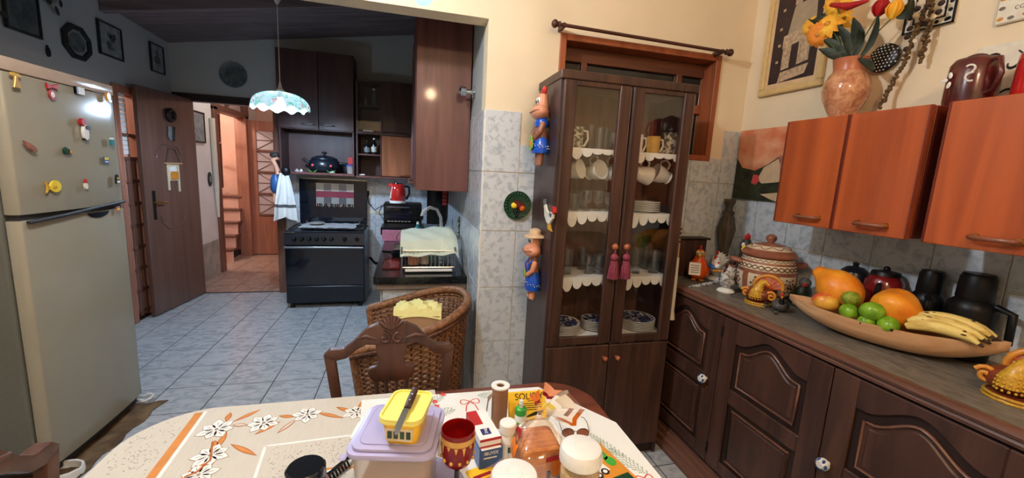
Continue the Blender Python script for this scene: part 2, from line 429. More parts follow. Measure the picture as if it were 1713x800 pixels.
# ---- partition wall with the hutch: window hole and wide header over the passage
WX0, WX1, WZ0, WZ1 = 0.775, 1.742, 1.655, 2.222
wb = MB()
for a in ((XC, WX0, 0, 2.85), (WX1, XR + 0.12, 0, 2.85), (WX0, WX1, 0, WZ0), (WX0, WX1, WZ1, 2.85), (XL, XC, 2.25, 3.1)):
    wb.box(a[0], a[1], YW, YW + 0.115, a[2], a[3])
wd = st(wb.build('wall_back', 'paint_beige'))
TW, TH = 0.2108, 0.3137
rows = [1.507 - TH * k for k in range(-1, 5)]      # top edges
def tiles(parent, name, u0, u1, start, plane, side, ztop, zbot, skip=None, us=TW):
    """upright wall tiles, cut at the wall's ends; side = +1/-1 direction the faces look along the plane's axis"""
    cache = {}
    k0 = int(math.floor((u0 - start) / us)) - 1
    for k in range(k0, k0 + 60):
        a, b = start + k * us, start + (k + 1) * us
        a2, b2 = max(a, u0), min(b, u1)
        if b2 - a2 < 0.012: continue
        for r in range(-1, 6):
            z1 = 1.507 - TH * (r - 0); z0 = z1 - TH
            z1c, z0c = min(z1, ztop), max(z0, zbot)
            if z1c - z0c < 0.012: continue
            if skip:
                q = skip(a2, b2, z0c, z1c)
                if q is None: continue
                z0c, z1c = q
            key = (round(b2 - a2, 3), round(z1c - z0c, 3))
            if key not in cache:
                w2, h2 = (b2 - a2) / 2 - 0.0018, (z1c - z0c) / 2 - 0.0018
                m = MB().box(-w2, w2, -0.004, 0.006, -h2, h2) if plane[0] == 'y' else MB().box(-0.004, 0.006, -w2, w2, -h2, h2)
                cache[key] = m.mesh(name, 'wall_tile', bevel=0.001)
            c = ((a2 + b2) / 2, plane[1], (z0c + z1c) / 2) if plane[0] == 'y' else (plane[1], (a2 + b2) / 2, (z0c + z1c) / 2)
            rot = (0, 0, PI) if side < 0 else None
            o = shared(cache[key], name, parent, c, rot)
def skipw(a, b, z0, z1):
    if b <= WX0 or a >= WX1 or z1 <= WZ0: return (z0, z1)
    if b - max(a, WX1) > 0.03 and a < WX1: return (z0, WZ0) if z0 < WZ0 else None
    return (z0, WZ0) if z0 < WZ0 - 0.02 else None
tiles(wd, 'tile', XC, XR, 0.5765, ('y', YW), -1, 1.8215, 0, skipw)
# ---- right wall
wr = st(MB().box(XR, XR + 0.12, YF, YW, 0, 2.85).build('wall_right', 'paint_beige'))
tiles(wr, 'tile', 0.3, YW - 0.006, 1.9305, ('x', XR), -1, 1.8215, 0.93)
# ---- wall between kitchen and window side, seen at a grazing angle
wk = st(MB().box(XC, XC + 0.115, YW + 0.115, YB, 0, 3.2).build('wall_kitchen_right', 'paint_kitchen'))
tiles(wk, 'tile', YW + 0.002, YB, YW + 0.002 - 0.06, ('x', XC), -1, 1.8215, 0)
# ---- kitchen back wall with the doorway
DX0, DX1, DZ = -2.27, -1.37, 2.085
bk = st(MB().box(XL, DX0, YB, YB + 0.14, 0, 3.3).box(DX1, XC + 0.115, YB, YB + 0.14, 0, 3.3).box(DX0, DX1, YB, YB + 0.14, DZ, 3.3).build('wall_kitchen_back', 'paint_kitchen'))
tiles(bk, 'tile', DX1 + 0.045, XC - 0.006, -1.2, ('y', YB), -1, 1.507, 0)
# ---- left wall with the glazed door opening
LY0, LY1, LZ = 4.19, 4.56, 2.07
st(MB().box(XL - 0.14, XL, YF, LY0, 0, 2.95).box(XL - 0.14, XL, LY1, YB + 0.14, 0, 2.95).box(XL - 0.14, XL, LY0, LY1, LZ, 2.95).build('wall_left', 'paint_kitchen'))
st(MB().box(XL - 0.14, XR + 0.12, YF - 0.12, YF, 0, 2.85).build('wall_front', 'paint_beige'))
st(MB().box(XL - 0.14, XR + 0.12, YF - 0.12, YW + 0.115, 2.85, 2.95).build('ceiling', 'paint_white'))
# ---- sloping boarded kitchen ceiling
def cz(x, y): return 2.63 + 0.157 * (x - XL) - 0.04 * (y - YB)
ck = MB(); k = 0
yy = YW + 0.115
bm_ = MB().sheet([[(x, y, cz(x, y) + 0.035) for x in (XL - 0.1, XC + 0.11)] for y in (yy, YB + 0.12)])
ceil = st(bm_.build('ceiling_kitchen', 'plank', solid=0.02))
k = 0
while yy < YB - 0.02:
    y1 = min(yy + 0.148, YB)
    p = MB(); z = lambda x, y: cz(x, y)
    b0 = [(XL, yy + 0.003, z(XL, yy)), (XC, yy + 0.003, z(XC, yy)), (XC, y1 - 0.003, z(XC, y1)), (XL, y1 - 0.003, z(XL, y1))]
    p.v = b0 + [(a, b, c + 0.02) for a, b, c in b0]
    p.f = [(0, 3, 2, 1), (4, 5, 6, 7), (0, 1, 5, 4), (1, 2, 6, 5), (2, 3, 7, 6), (3, 0, 4, 7)]; p.m = [0] * 6
    p.build('plank', 'plank', ceil, bevel=0.002); yy += 0.15
for yb in (2.95, 4.15):
    p = MB()
    b0 = [(XL, yb, cz(XL, yb) - 0.07), (XC, yb, cz(XC, yb) - 0.07), (XC, yb + 0.07, cz(XC, yb) - 0.07), (XL, yb + 0.07, cz(XL, yb) - 0.07)]
    p.v = b0 + [(a, b, c + 0.075) for a, b, c in b0]
    p.f = [(0, 3, 2, 1), (4, 5, 6, 7), (0, 1, 5, 4), (1, 2, 6, 5), (2, 3, 7, 6), (3, 0, 4, 7)]; p.m = [0] * 6
    p.build('beam', 'plank', ceil, bevel=0.003)
# ---- doorway trim: lintel beam and jamb
st(MB().box(-2.34, DX1 + 0.06, YB - 0.03, YB + 0.0, 2.08, 2.155).build('trim_1', 'beam_dark', bevel=0.004))
st(MB().box(DX1 - 0.045, DX1 + 0.035, YB - 0.03, YB + 0.15, 0, 2.08).build('trim_2', 'frame_dark', bevel=0.004))
st(MB().box(DX0 - 0.05, DX0 + 0.03, YB - 0.02, YB + 0.15, 0, 2.08).build('trim_3', 'frame_dark', bevel=0.004))

# ---- hall beyond the doorway
HX0, HX1, HY = -2.4, -1.33, 7.75
hf = st(MB().box(-3.9, HX1 + 0.1, YB, HY + 0.1, -0.1, -0.0012).build('floor_hall', 'floor_grout'))
hm = MB().box(-TP / 2 + 0.0025, TP / 2 - 0.0025, -TP / 2 + 0.0025, TP / 2 - 0.0025, -0.012, 0).mesh('tile', 'hall_tile')
for j in range(8):
    for i in range(4): shared(hm, 'tile', hf, (HX1 - (i + 0.5) * TP, YB + (j + 0.5) * TP + 0.05, 0))
hl = MB().box(HX0 - 0.12, HX0, YB + 0.14, 6.12, 0, 3.0).box(HX0 - 0.12, HX0, 7.32, HY, 0, 3.0).box(HX0 - 0.12, HX0, 6.12, 7.32, 2.62, 3.0)
hw = st(hl.build('wall_hall_left', 'paint_white'))
MB().box(HX0, HX0 + 0.012, YB + 0.14, 6.1, 0.0, 0.46).build('dado', 'stain_grey', hw, bevel=0.003)
st(MB().box(HX1, HX1 + 0.1, YB + 0.14, HY, 0, 3.0).build('wall_hall_right', 'salmon'))
st(MB().box(-3.9, HX1 + 0.1, HY, HY + 0.1, 0, 3.0).build('wall_hall_back', 'salmon'))
st(MB().box(-3.9, HX1 + 0.1, YB + 0.14, HY + 0.1, 3.0, 3.1).build('ceiling_hall', 'paint_white'))
st(MB().box(-4.0, -3.9, YB + 0.14, HY + 0.1, 0, 3.0).build('wall_stair_side', 'salmon'))
# arched wooden doorway in the hall's left wall
df = thing('door_3', 'arched wooden doorway to the lit stairwell', 'doorway'); st(df)
del df['category']; del df['label']
MB().box(HX0 - 0.13, HX0 + 0.03, 6.12, 6.24, 0, 2.16).build('post', 'frame_dark', df, bevel=0.005)
MB().box(HX0 - 0.13, HX0 + 0.03, 7.2, 7.32, 0, 2.16).build('post', 'frame_wood', df, bevel=0.005)
MB().box(HX0 - 0.12, HX0 + 0.03, 6.12, 7.32, 2.12, 2.2).build('transom', 'frame_dark', df, bevel=0.005)
cyy = 6.72
ap = arc(cyy, 2.16, 0.6, 0, PI, 16); ip = arc(cyy, 2.16, 0.52, PI, 0, 16)
m = MB()
for i in range(16): m.prism([ap[i], ap[i + 1], ip[15 - i], ip[16 - i]], HX0 - 0.12, HX0 + 0.035, 'x')
m.build('arch', 'frame_dark', df)
for a in (0.25, 0.5, 0.75):
    e = (cyy + 0.52 * math.cos(PI * a), 2.2 + 0.47 * math.sin(PI * a))
    MB().tube([(HX0 - 0.04, cyy, 2.2), (HX0 - 0.04, e[0], e[1])], 0.014, 6).build('spoke', 'frame_dark', df)
fan = [(cyy + 0.52 * math.cos(PI * i / 16), 2.18 + 0.48 * math.sin(PI * i / 16)) for i in range(17)]
MB().prism(fan, HX0 - 0.05, HX0 - 0.045, 'x').build('fanlight_pane', 'lattice_glass', df)
# spandrels either side of the arch
sp = MB()
for sgn in (-1, 1):
    pts = [(cyy + sgn * 0.6, 2.62)] + [(cyy + sgn * 0.6 * math.cos(PI / 2 * i / 8), 2.16 + 0.6 * math.sin(PI / 2 * i / 8)) for i in range(7)] + [(cyy + sgn * 0.3, 2.62)]
    sp.prism(pts, HX0 - 0.1, HX0 + 0.005, 'x')
sp.build('spandrel', 'paint_white', hw)
# open lattice door leaf facing the kitchen
dl = thing('lattice_door', 'open wooden door leaf with diamond lattice panes at the end of the hall', 'door', (-2.4, 7.3, 0.012))
lx0, lx1 = 0.0, 0.72
MB().box(lx0, lx0 + 0.13, -0.02, 0.02, 0, 2.1).build('stile', 'frame_wood', dl, bevel=0.004)
MB().box(lx1 - 0.11, lx1, -0.02, 0.02, 0, 2.1).build('stile', 'frame_wood', dl, bevel=0.004)
MB().box(lx0 + 0.13, lx1 - 0.11, -0.018, 0.018, 0, 0.62).build('kick_panel', 'frame_wood', dl, bevel=0.004)
MB().box(lx0 + 0.13, lx1 - 0.11, -0.018, 0.018, 1.95, 2.1).build('rail', 'frame_wood', dl, bevel=0.004)
for z in (0.62, 0.96, 1.3, 1.63):
    MB().box(lx0 + 0.13, lx1 - 0.11, -0.026, 0.02, z, z + 0.035).build('rail', 'frame_dark', dl, bevel=0.004)
for k in range(4):
    z0, z1 = (0.655, 0.995, 1.335, 1.665)[k], (0.96, 1.3, 1.63, 1.95)[k]
    pn = MB().box(lx0 + 0.13, lx1 - 0.11, -0.004, 0.004, z0, z1).build('pane', 'lattice_glass', dl)
    l = MB(); xa, xb = lx0 + 0.13, lx1 - 0.11; zm = (z0 + z1) / 2; xm = (xa + xb) / 2
    for p, q in (((xa, z0), (xb, z1)), ((xa, z1), (xb, z0)), ((xa, zm), (xb, zm)), ((xm, z0), (xm, z1))):
        l.tube([(p[0], -0.01, p[1]), (q[0], -0.01, q[1])], 0.005, 5)
    l.build('lattice_bar', 'frame_dark', pn)
# stairs seen through the doorway
sr = thing('staircase', 'wooden open staircase climbing the salmon stairwell', 'staircase', (-3.1, 6.75, 0))
for i in range(5):
    MB().box(-0.75, 0.62, 0.0 + i * 0.11, 0.26 + i * 0.11, 0.19 * (i + 1) - 0.035, 0.19 * (i + 1)).build('tread', 'frame_dark', sr, bevel=0.004)
    MB().box(-0.75, 0.62, 0.02 + i * 0.11, 0.035 + i * 0.11, 0.19 * i, 0.19 * (i + 1) - 0.035).build('riser', 'salmon', sr)
for dz in (0.55, 0.95):
    MB().tube([(0.58, -0.1, 0.62 + dz + 0.55), (0.2, 0.9, 0.1 + dz + 0.4)], 0.016, 6).build('handrail', 'frame_dark', sr)
MB().tube([(0.45, -0.05, 0.0), (0.45, -0.05, 1.0)], 0.02, 6).build('newel', 'frame_dark', sr)
# brown kitchen door standing open against the left wall
hinge = PZ(342, 491, 0); free = PZ(258, 531, 0)
dv = free - hinge; rzd = math.atan2(dv.y, dv.x); DW = dv.length
dr = thing('door_1', '', '', (hinge.x, hinge.y, 0.012), rzd); st(dr); del dr['category']; del dr['label']
# local x from hinge to free edge; the face towards the room is local +y
MB().box(0.0, DW, -0.02, 0.02, 0, 2.085).build('leaf', 'door_brown', dr, bevel=0.004)
def relief(pts, name='moulding'):
    MB().tube([(x, 0.021, z) for x, z in pts], 0.006, 6).build(name, 'door_brown', dr, smooth=60)
relief([(0.25, 0.9), (0.31, 0.82), (0.5, 0.79), (0.58, 0.86), (0.6, 0.93)])
relief([(0.25, 1.5), (0.31, 1.58), (0.5, 1.6), (0.58, 1.54), (0.6, 1.47)])
hd = MB().box(DW - 0.115, DW - 0.075, 0.02, 0.026, 0.9, 1.17).build('lock_plate', 'iron', dr, bevel=0.003)
MB().tube([(DW - 0.095, 0.02, 1.06), (DW - 0.095, 0.06, 1.06), (DW - 0.2, 0.065, 1.055)], 0.009, 8).build('lever', 'brass', hd, smooth=60)
# glazed door in the left wall
w2 = thing('door_2', '', '', (XL, 0, 0)); st(w2); del w2['category']; del w2['label']
MB().box(-0.10, 0.02, LY1 - 0.06, LY1, 0, LZ).build('jamb', 'frame_wood', w2, bevel=0.004)
MB().box(-0.10, 0.02, LY0, LY0 + 0.06, 0, LZ).build('jamb', 'frame_wood', w2, bevel=0.004)
MB().box(-0.10, 0.02, LY0 + 0.06, LY1 - 0.06, LZ - 0.06, LZ).build('head', 'frame_wood', w2, bevel=0.004)
for y in (LY0 + 0.06, LY1 - 0.12, LY1 - 0.2):
    MB().box(-0.06, -0.02, y, y + (0.06 if y < LY1 - 0.21 else 0.04), 0.02, 1.45 if y > LY1 - 0.21 else LZ - 0.06).build('mullion', 'frame_dark', w2, bevel=0.003)
for i in range(9):
    z = 0.05 + i * 0.2
    MB().box(-0.06, -0.018, LY0 + 0.06, LY1 - 0.06, z, z + 0.028).build('glazing_bar', 'frame_dark', w2, bevel=0.003)
for i in range(8):
    z = 0.078 + i * 0.2
    for (a, b) in ((LY0 + 0.12, LY1 - 0.2), (LY1 - 0.16, LY1 - 0.12)):
        MB().box(-0.045, -0.04, a, b, z, z + 0.172).build('pane', 'lattice_glass', w2)
for i in range(14):
    a = 1.5 + i * 0.04
    MB().box(-0.035, -0.03, LY0 + 0.08, LY1 - 0.14, a, a + 0.034).build('slat', 'white_plastic', w2)
st(MB().box(-3.75, -3.65, 2.6, 5.1, 0, 2.9).build('wall_side_room', 'salmon_tile'))
st(MB().box(-3.75, XL - 0.14, 2.6, 5.1, -0.1, 0).build('floor_side_room', 'hall_tile'))
st(MB().box(-3.75, XL - 0.14, 5.1, 5.2, 0, 2.9).build('wall_side_room_end', 'salmon'))
st(MB().box(-3.75, XL - 0.14, 2.6, 5.2, 2.9, 3.0).build('ceiling_side_room', 'paint_white'))

# ---- window in the partition behind the hutch
wn = thing('window_1', '', '', (0, YW, 0)); st(wn); del wn['category']; del wn['label']
D = 0.115
for nm, a in (('casing_side', (WX0 - 0.012, WX0 + 0.022, WZ0 - 0.02, WZ1 + 0.012)), ('casing_side', (WX1 - 0.022, WX1 + 0.012, WZ0 - 0.02, WZ1 + 0.012)),
              ('casing_head', (WX0 + 0.022, WX1 - 0.022, WZ1 - 0.022, WZ1 + 0.012)), ('sill', (WX0 + 0.022, WX1 - 0.022, WZ0 - 0.02, WZ0 + 0.012))):
    MB().box(a[0], a[1], -0.012, D + 0.03, a[2], a[3]).build(nm, 'window_wood', wn, bevel=0.003)
ix0, ix1, iz0, iz1 = WX0 + 0.022, WX1 - 0.022, WZ0 + 0.012, WZ1 - 0.022
MB().box(ix0, ix1, D - 0.03, D + 0.01, iz1 - 0.075, iz1).build('sash_rail', 'window_sash', wn, bevel=0.003)
MB().box(ix0, ix1, D - 0.035, D + 0.01, iz1 - 0.285, iz1 - 0.235).build('sash_rail', 'window_wood', wn, bevel=0.003)
for x in (ix0 + 0.13, ix0 + 0.74):
    MB().box(x, x + 0.035, D - 0.03, D + 0.01, iz0, iz1 - 0.07).build('mullion', 'window_sash', wn, bevel=0.003)
xs = [ix0, ix0 + 0.13, ix0 + 0.165, ix0 + 0.74, ix0 + 0.775, ix1]
for a, b in ((xs[0], xs[1]), (xs[2], xs[3]), (xs[4], xs[5])):
    nn = max(8, int((b - a) / 0.0115)); rr = []
    for i in range(nn * 2 + 1):
        rr.append((a + (b - a) * i / (nn * 2), D - 0.005 + (0.0022 if i % 2 else -0.0022)))
    m = MB().sheet([[(x, y, iz0) for x, y in rr], [(x, y, iz1 - 0.07) for x, y in rr]])
    m.build('ribbed_pane', 'ribbed_dark', wn, smooth=80)
st(MB().box(WX0 - 0.3, WX1 + 0.3, YW + 0.5, YW + 0.52, 1.2, 2.6).build('night_backdrop', 'night_sky'))  # black panel standing in for the dark night behind the window
# curtain rod
rd = thing('curtain_rod', 'thin dark wooden curtain rod with round finials above the window', 'curtain rod', (0, 0, 0))
ra, rb = PY(938, 41, 2.055), PY(1214, 87, 2.055)
MB().tube([ra, rb], 0.0085, 10).build('rod', 'rod_wood', rd, smooth=60)
for p, s in ((ra, -1), (rb, 1)):
    m = MB(); k = m.mark(); m.solid([(0.009, 0), (0.016, 0.004), (0.012, 0.014), (0.02, 0.026), (0.02, 0.036), (0.01, 0.046)], 14)
    m.xf(k, T(*p) @ RY(s * PI / 2)); m.build('finial', 'rod_wood', rd, smooth=50)
    MB().box(p.x - 0.008 - s * 0.02, p.x + 0.008 - s * 0.02, 2.05, YW, p.z - 0.012, p.z + 0.012).build('bracket', 'rod_wood', rd, bevel=0.003)

# ---- lamps
pb = thing('pendant_bulb', 'small bare bluish bulb hanging in front of the passage at the top edge', 'lamp', (0.05, 1.6, 2.11))
m = MB().ell((0, 0, 0), 0.036, 16, 12); m.build('bulb', 'bulb_dining', pb, smooth=60)
MB().solid([(0.018, 0.03), (0.02, 0.06), (0.02, 0.1), (0.008, 0.12)], 14).build('socket', 'white_plastic', pb, smooth=40)
MB().tube([(0, 0, 0.11), (0, 0, 0.74)], 0.004, 6).build('cord', 'white_plastic', pb)
cg = thing('ceiling_globe', 'round white ceiling globe lamp above the dining table', 'lamp', (-0.6, 1.08, 2.55))
MB().ell((0, 0, 0), 0.06, 20, 14).build('globe', 'globe_dining', cg, smooth=60)
MB().solid([(0.03, 0.05), (0.035, 0.08), (0.02, 0.1)], 14).build('socket', 'white_plastic', cg, smooth=40)
MB().tube([(0, 0, 0.09), (0, 0, 0.3)], 0.006, 8).build('rod', 'white_plastic', cg)
rg = thing('ceiling_globe', 'warm ceiling globe lamp at the camera end of the dining room', 'lamp', (0.3, -0.6, 2.5))
MB().ell((0, 0, 0), 0.06, 20, 14).build('globe', 'globe_rear', rg, smooth=60)
MB().solid([(0.03, 0.05), (0.035, 0.08), (0.02, 0.1)], 14).build('socket', 'white_plastic', rg, smooth=40)
MB().tube([(0, 0, 0.09), (0, 0, 0.35)], 0.006, 8).build('rod', 'white_plastic', rg)
kl = thing('pendant_lamp', 'frilled glass pendant lamp with painted red flowers in the kitchen', 'lamp', (-1.02, 3.9, 1.955))
m = MB(); rws = []
NA = 72
for i in range(11):
    t = i / 10; r = 0.03 + 0.19 * math.sin(t * PI / 2 * 0.98); z = 0.115 * (math.cos(t * PI / 2) ** 0.9)
    row = []
    for j in range(NA + 1):
        a = 2 * PI * j / NA; fr = max(0, t - 0.72) / 0.28
        row.append(((r + 0.006 * fr * math.cos(12 * a)) * math.cos(a), (r + 0.006 * fr * math.cos(12 * a)) * math.sin(a), z - 0.02 * fr + 0.014 * fr * math.sin(12 * a)))
    rws.append(row)
m.sheet(rws)
mm, nt, p = _new('lamp_shade'); N = nt.nodes; L = nt.links
mp = _coords(nt, 14); vo = N.new('ShaderNodeTexNoise'); vo.inputs['Scale'].default_value = 1.6; vo.inputs['Detail'].default_value = 1.0
L.new(mp.outputs[0], vo.inputs['Vector']); rp = N.new('ShaderNodeValToRGB'); L.new(vo.outputs['Fac'], rp.inputs[0])
e = rp.color_ramp.elements; e[0].position = 0.30; e[0].color = lin((226, 96, 84)); e[1].position = 0.38; e[1].color = lin((236, 246, 240))
for pos, c in ((0.50, (226, 240, 232)), (0.54, (78, 170, 130)), (0.62, (110, 190, 150)), (0.66, (232, 244, 238))):
    q = rp.color_ramp.elements.new(pos); q.color = lin(c)
tl = N.new('ShaderNodeBsdfTranslucent'); di = N.new('ShaderNodeBsdfDiffuse'); mx = N.new('ShaderNodeMixShader'); mx.inputs[0].default_value = 0.45
dk_ = N.new('ShaderNodeVectorMath'); dk_.operation = 'SCALE'; dk_.inputs['Scale'].default_value = 0.018; L.new(rp.outputs[0], dk_.inputs[0]); L.new(dk_.outputs[0], tl.inputs[0]); L.new(rp.outputs[0], di.inputs[0]); L.new(tl.outputs[0], mx.inputs[1]); L.new(di.outputs[0], mx.inputs[2])
tr = N.new('ShaderNodeBsdfTransparent'); m3 = N.new('ShaderNodeMixShader'); m3.inputs[0].default_value = 0.05
L.new(mx.outputs[0], m3.inputs[1]); L.new(tr.outputs[0], m3.inputs[2]); L.new(m3.outputs[0], N['Material Output'].inputs[0])
m.build('shade', 'lamp_shade', kl, smooth=80)
MB().solid([(0.034, 0.112), (0.034, 0.13), (0.02, 0.14), (0.012, 0.17), (0.006, 0.2)], 14).build('cap', 'off_white', kl, smooth=40)
MB().solid([(0, -0.028), (0.022, -0.024), (0.036, -0.006), (0.038, 0.012), (0.03, 0.036), (0.018, 0.055), (0.018, 0.075)], 16).build('bulb', 'bulb_kitchen', kl, smooth=60)
MB().solid([(0.02, 0.07), (0.02, 0.125)], 12).build('socket', 'white_plastic', kl)
zt = cz(-1.02, 3.9) - 1.955
MB().tube([(0, 0, 0.19), (0, 0, zt - 0.05)], 0.0035, 6).build('cord', 'white_plastic', kl)
MB().solid([(0.008, zt - 0.14), (0.03, zt - 0.1), (0.06, zt - 0.02), (0.062, zt + 0.02)], 18).build('ceiling_rose', 'white_plastic', kl, smooth=40)
# ================================================================== left side: fridge and what hangs there
FX, FY0, FY1, FZ = -1.53, 2.115, 2.775, 1.835
fr = thing('refrigerator', 'tall two-door cream refrigerator covered in small magnets', 'refrigerator', (FX, FY0, 0))
fw = FY1 - FY0
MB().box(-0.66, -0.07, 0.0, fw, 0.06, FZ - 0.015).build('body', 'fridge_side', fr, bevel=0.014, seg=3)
def fdoor(z0, z1):
    pr = []
    nseg = 14
    pts = [(-0.062, 0.004), (-0.03, 0.002)]
    for i in range(nseg + 1):
        t = i / nseg; pts.append((-0.012 + 0.012 * math.sin(PI * t) ** 0.7, 0.012 + (fw - 0.024) * t))
    pts += [(-0.03, fw - 0.002), (-0.062, fw - 0.004)]
    return MB().prism(pts, z0, z1)
zs = 1.215
lo = fdoor(0.075, zs - 0.012).build('door', 'fridge_door', fr, bevel=0.006, seg=2)
up = fdoor(zs + 0.012, FZ - 0.035).build('freezer_door', 'fridge_door', fr, bevel=0.006, seg=2)
MB().box(-0.058, -0.02, 0.015, fw - 0.015, zs - 0.02, zs + 0.02).build('gasket', 'seal_dark', fr)
MB().box(-0.07, -0.012, 0.0, fw, FZ - 0.03, FZ + 0.025).build('top_cap', 'fridge_cap', fr, bevel=0.01, seg=2)
MB().tube([(0.004, 0.02, zs - 0.018), (0.012, 0.2, zs - 0.006), (0.012, 0.45, zs + 0.014), (0.004, fw - 0.03, zs + 0.024)], 0.008, 8).build('handle_trim', 'seal_dark', fr, smooth=60)
k = MB(); k.prism(arc(0.43, zs - 0.016, 0.075, PI, 2 * PI, 12), -0.004, 0.003, 'x'); k.xf(0, T(0, 0, zs - 0.016) @ Matrix.Diagonal((1, 1, 0.35, 1)) @ T(0, 0, -(zs - 0.016)))
k.build('finger_recess', 'black_gloss', fr)
MB().box(-0.6, -0.03, 0.03, fw - 0.03, 0.03, 0.08).build('plinth', 'seal_dark', fr)
for y in (0.05, fw - 0.05):
    for x in (-0.6, -0.08): MB().solid([(0.02, 0), (0.02, 0.035)], 10, (x, y, 0)).build('foot', 'black_matte', fr)
# magnets
MX = FX + 0.004
def magnet(px, py, name, label, parts):
    p = PX(px, py, MX); t = thing(name, label, 'magnet', (MX, p.y, p.z), 0, 'magnets on the refrigerator doors')
    for nm, mat, poly, d in parts:           # poly in (y,z) metres, d = front depth
        if isinstance(poly, tuple): poly = [(poly[0] + poly[2] * math.cos(2 * PI * i / 14), poly[1] + poly[3] * math.sin(2 * PI * i / 14)) for i in range(14)]
        MB().prism(poly, 0.0, d, 'x').build(nm, mat, t, bevel=0.0015)
    t.scale = (1, 0.85, 0.85)
    return t
magnet(25, 136, 'bell_magnet', 'golden bell magnet at the top left of the freezer door', [('bell', 'gold_paint', [(-.02, -.03), (.02, -.03), (.012, .0), (.006, .025), (-.006, .025), (-.012, 0)], .008), ('ribbon', 'mustard', (0, .03, .03, .01), .006)])
magnet(85, 150, 'bow_magnet', 'red bow magnet with hanging ring on the freezer door', [('bow', 'red_matte', [(-.035, .03), (-.005, .02), (.04, .035), (.035, .005), (0, .01), (-.03, .0)], .008), ('ring', 'red_matte', (0, -.025, .022, .028), .005), ('ring_centre', 'off_white', (0, -.025, .012, .016), .007)])
magnet(131, 152, 'camera_magnet', 'grey and black block magnet near the lamp reflection', [('block', 'off_white', [(-.035, -.02), (.03, -.02), (.03, .02), (-.035, .02)], .01), ('band', 'frame_black', [(-.035, -.02), (-.02, -.02), (-.02, .02), (-.035, .02)], .012)])
magnet(178, 163, 'shell_magnet', 'golden shell magnet at the upper right of the freezer door', [('shell', 'amber', (0, .004, .017, .028), .012), ('base', 'white_plastic', (.006, -.02, .014, .01), .014)])
magnet(138, 215, 'penguin_magnet', 'white and black bird magnet with red hat', [('body', 'white_ceramic', (.004, -.02, .02, .045), .014), ('hat', 'red_matte', (-.014, .035, .018, .02), .016), ('wing', 'ink_black', (.016, .006, .02, .012), .017), ('feet', 'ink_black', (.002, -.06, .018, .008), .012)])
magnet(48, 246, 'sparrow_magnet', 'brown bird magnet at the left of the freezer door', [('body', 'clay', [(-.035, .03), (.0, .018), (.03, -.002), (.036, -.02), (.01, -.022), (-.015, -.005)], .01), ('wing', 'terra_brown', (.002, .0, .016, .012), .013)])
magnet(110, 253, 'leaf_magnet', 'small dark green leaf magnet in the middle of the freezer door', [('leaf', 'dark_green', [(-.026, .01), (-.01, .022), (.012, .012), (.024, -.004), (.004, -.02), (-.02, -.016)], .009), ('bud', 'amber', (.02, -.004, .008, .008), .011)])
magnet(185, 237, 'jar_magnet', 'teal jar magnet at the right of the freezer door', [('jar', 'teal', [(-.014, -.022), (.014, -.022), (.014, .012), (-.014, .012)], .01), ('lid', 'white_plastic', [(-.012, .012), (.012, .012), (.012, .024), (-.012, .024)], .012)])
magnet(177, 268, 'label_magnet', 'small blue and yellow printed magnet', [('card', 'box_blue', [(-.02, -.022), (.02, -.022), (.02, .022), (-.02, .022)], .004), ('print', 'yellow', [(-.017, .0), (.017, .0), (.017, .018), (-.017, .018)], .005), ('text_line', 'white_plastic', [(-.015, -.014), (.015, -.014), (.015, -.006), (-.015, -.006)], .005)])
magnet(194, 300, 'bottle_magnet', 'black and white bottle magnet beside the door edge', [('bottle', 'ink_black', [(-.014, -.028), (.016, -.028), (.016, .006), (.008, .03), (-.006, .03), (-.014, .006)], .01), ('sticker', 'white_plastic', [(-.012, -.024), (.014, -.024), (.014, -.008), (-.012, -.008)], .011), ('cap', 'yellow', (.0, .006, .01, .006), .012)])
magnet(87, 312, 'fish_magnet', 'yellow fish magnet low on the freezer door', [('body', 'yellow', (.014, 0, .036, .032), .008), ('tail', 'mustard', [(-.02, .0), (-.046, .03), (-.04, .0), (-.046, -.034), (-.02, -.012)], .006), ('fin', 'mustard', (.004, -.004, .014, .009), .01)])
magnet(141, 308, 'gnome_magnet', 'tiny figure magnet with red hat above the handle', [('body', 'off_white', (0, -.01, .012, .02), .01), ('hat', 'red_matte', [(-.01, .006), (.01, .006), (0, .03)], .012)])
magnet(197, 350, 'flower_magnet', 'small pink and yellow magnet at the top of the lower door', [('card', 'hen_pink', [(-.018, -.018), (.018, -.014), (.016, .018), (-.016, .014)], .004), ('dot', 'yellow', (.002, 0, .009, .008), .006)])
# cord, mat
c1 = PZ(240, 665, 0.03)
MB().tube([(c1.x + 0.0 + 0.05 * math.cos(a), c1.y + 0.035 * math.sin(a), 0.02 + 0.008 * (i % 3)) for i, a in enumerate([k * 0.55 for k in range(26)])], 0.006, 6).build('power_cord', 'white_plastic', None, smooth=60)
tag(bpy.data.objects['power_cord'], 'white coiled power cord under the right corner of the refrigerator', 'cord')
c2 = PZ(104, 793, 0.02)
m = MB(); m.tube([(c2.x + 0.075 * math.cos(a), c2.y + 0.06 * math.sin(a), 0.016 + 0.009 * (i // 12)) for i, a in enumerate([k * 0.53 for k in range(48)])], 0.007, 6)
tag(m.build('cable_coil', 'white_plastic', smooth=60), 'white cable coil on the floor at the left front of the refrigerator', 'cord')
mt = MB(); pts = []
ma, mb_, mc, md = PZ(130, 800, 0.004), PZ(278, 670, 0.004), PZ(205, 668, 0.004), PZ(95, 770, 0.004)
rows_ = []
for i in range(13):
    t = i / 12; a = ma.lerp(mb_, t); b = a + Vector((-0.36, -0.02, 0))
    rows_.append([Vector((a.x + (b.x - a.x) * j / 8 + 0.012 * math.sin(i * 1.7 + j), a.y + (b.y - a.y) * j / 8 + 0.01 * math.sin(j * 2.1), 0.006 + 0.004 * math.sin(i * 1.3 + j * 0.9))) for j in range(9)])
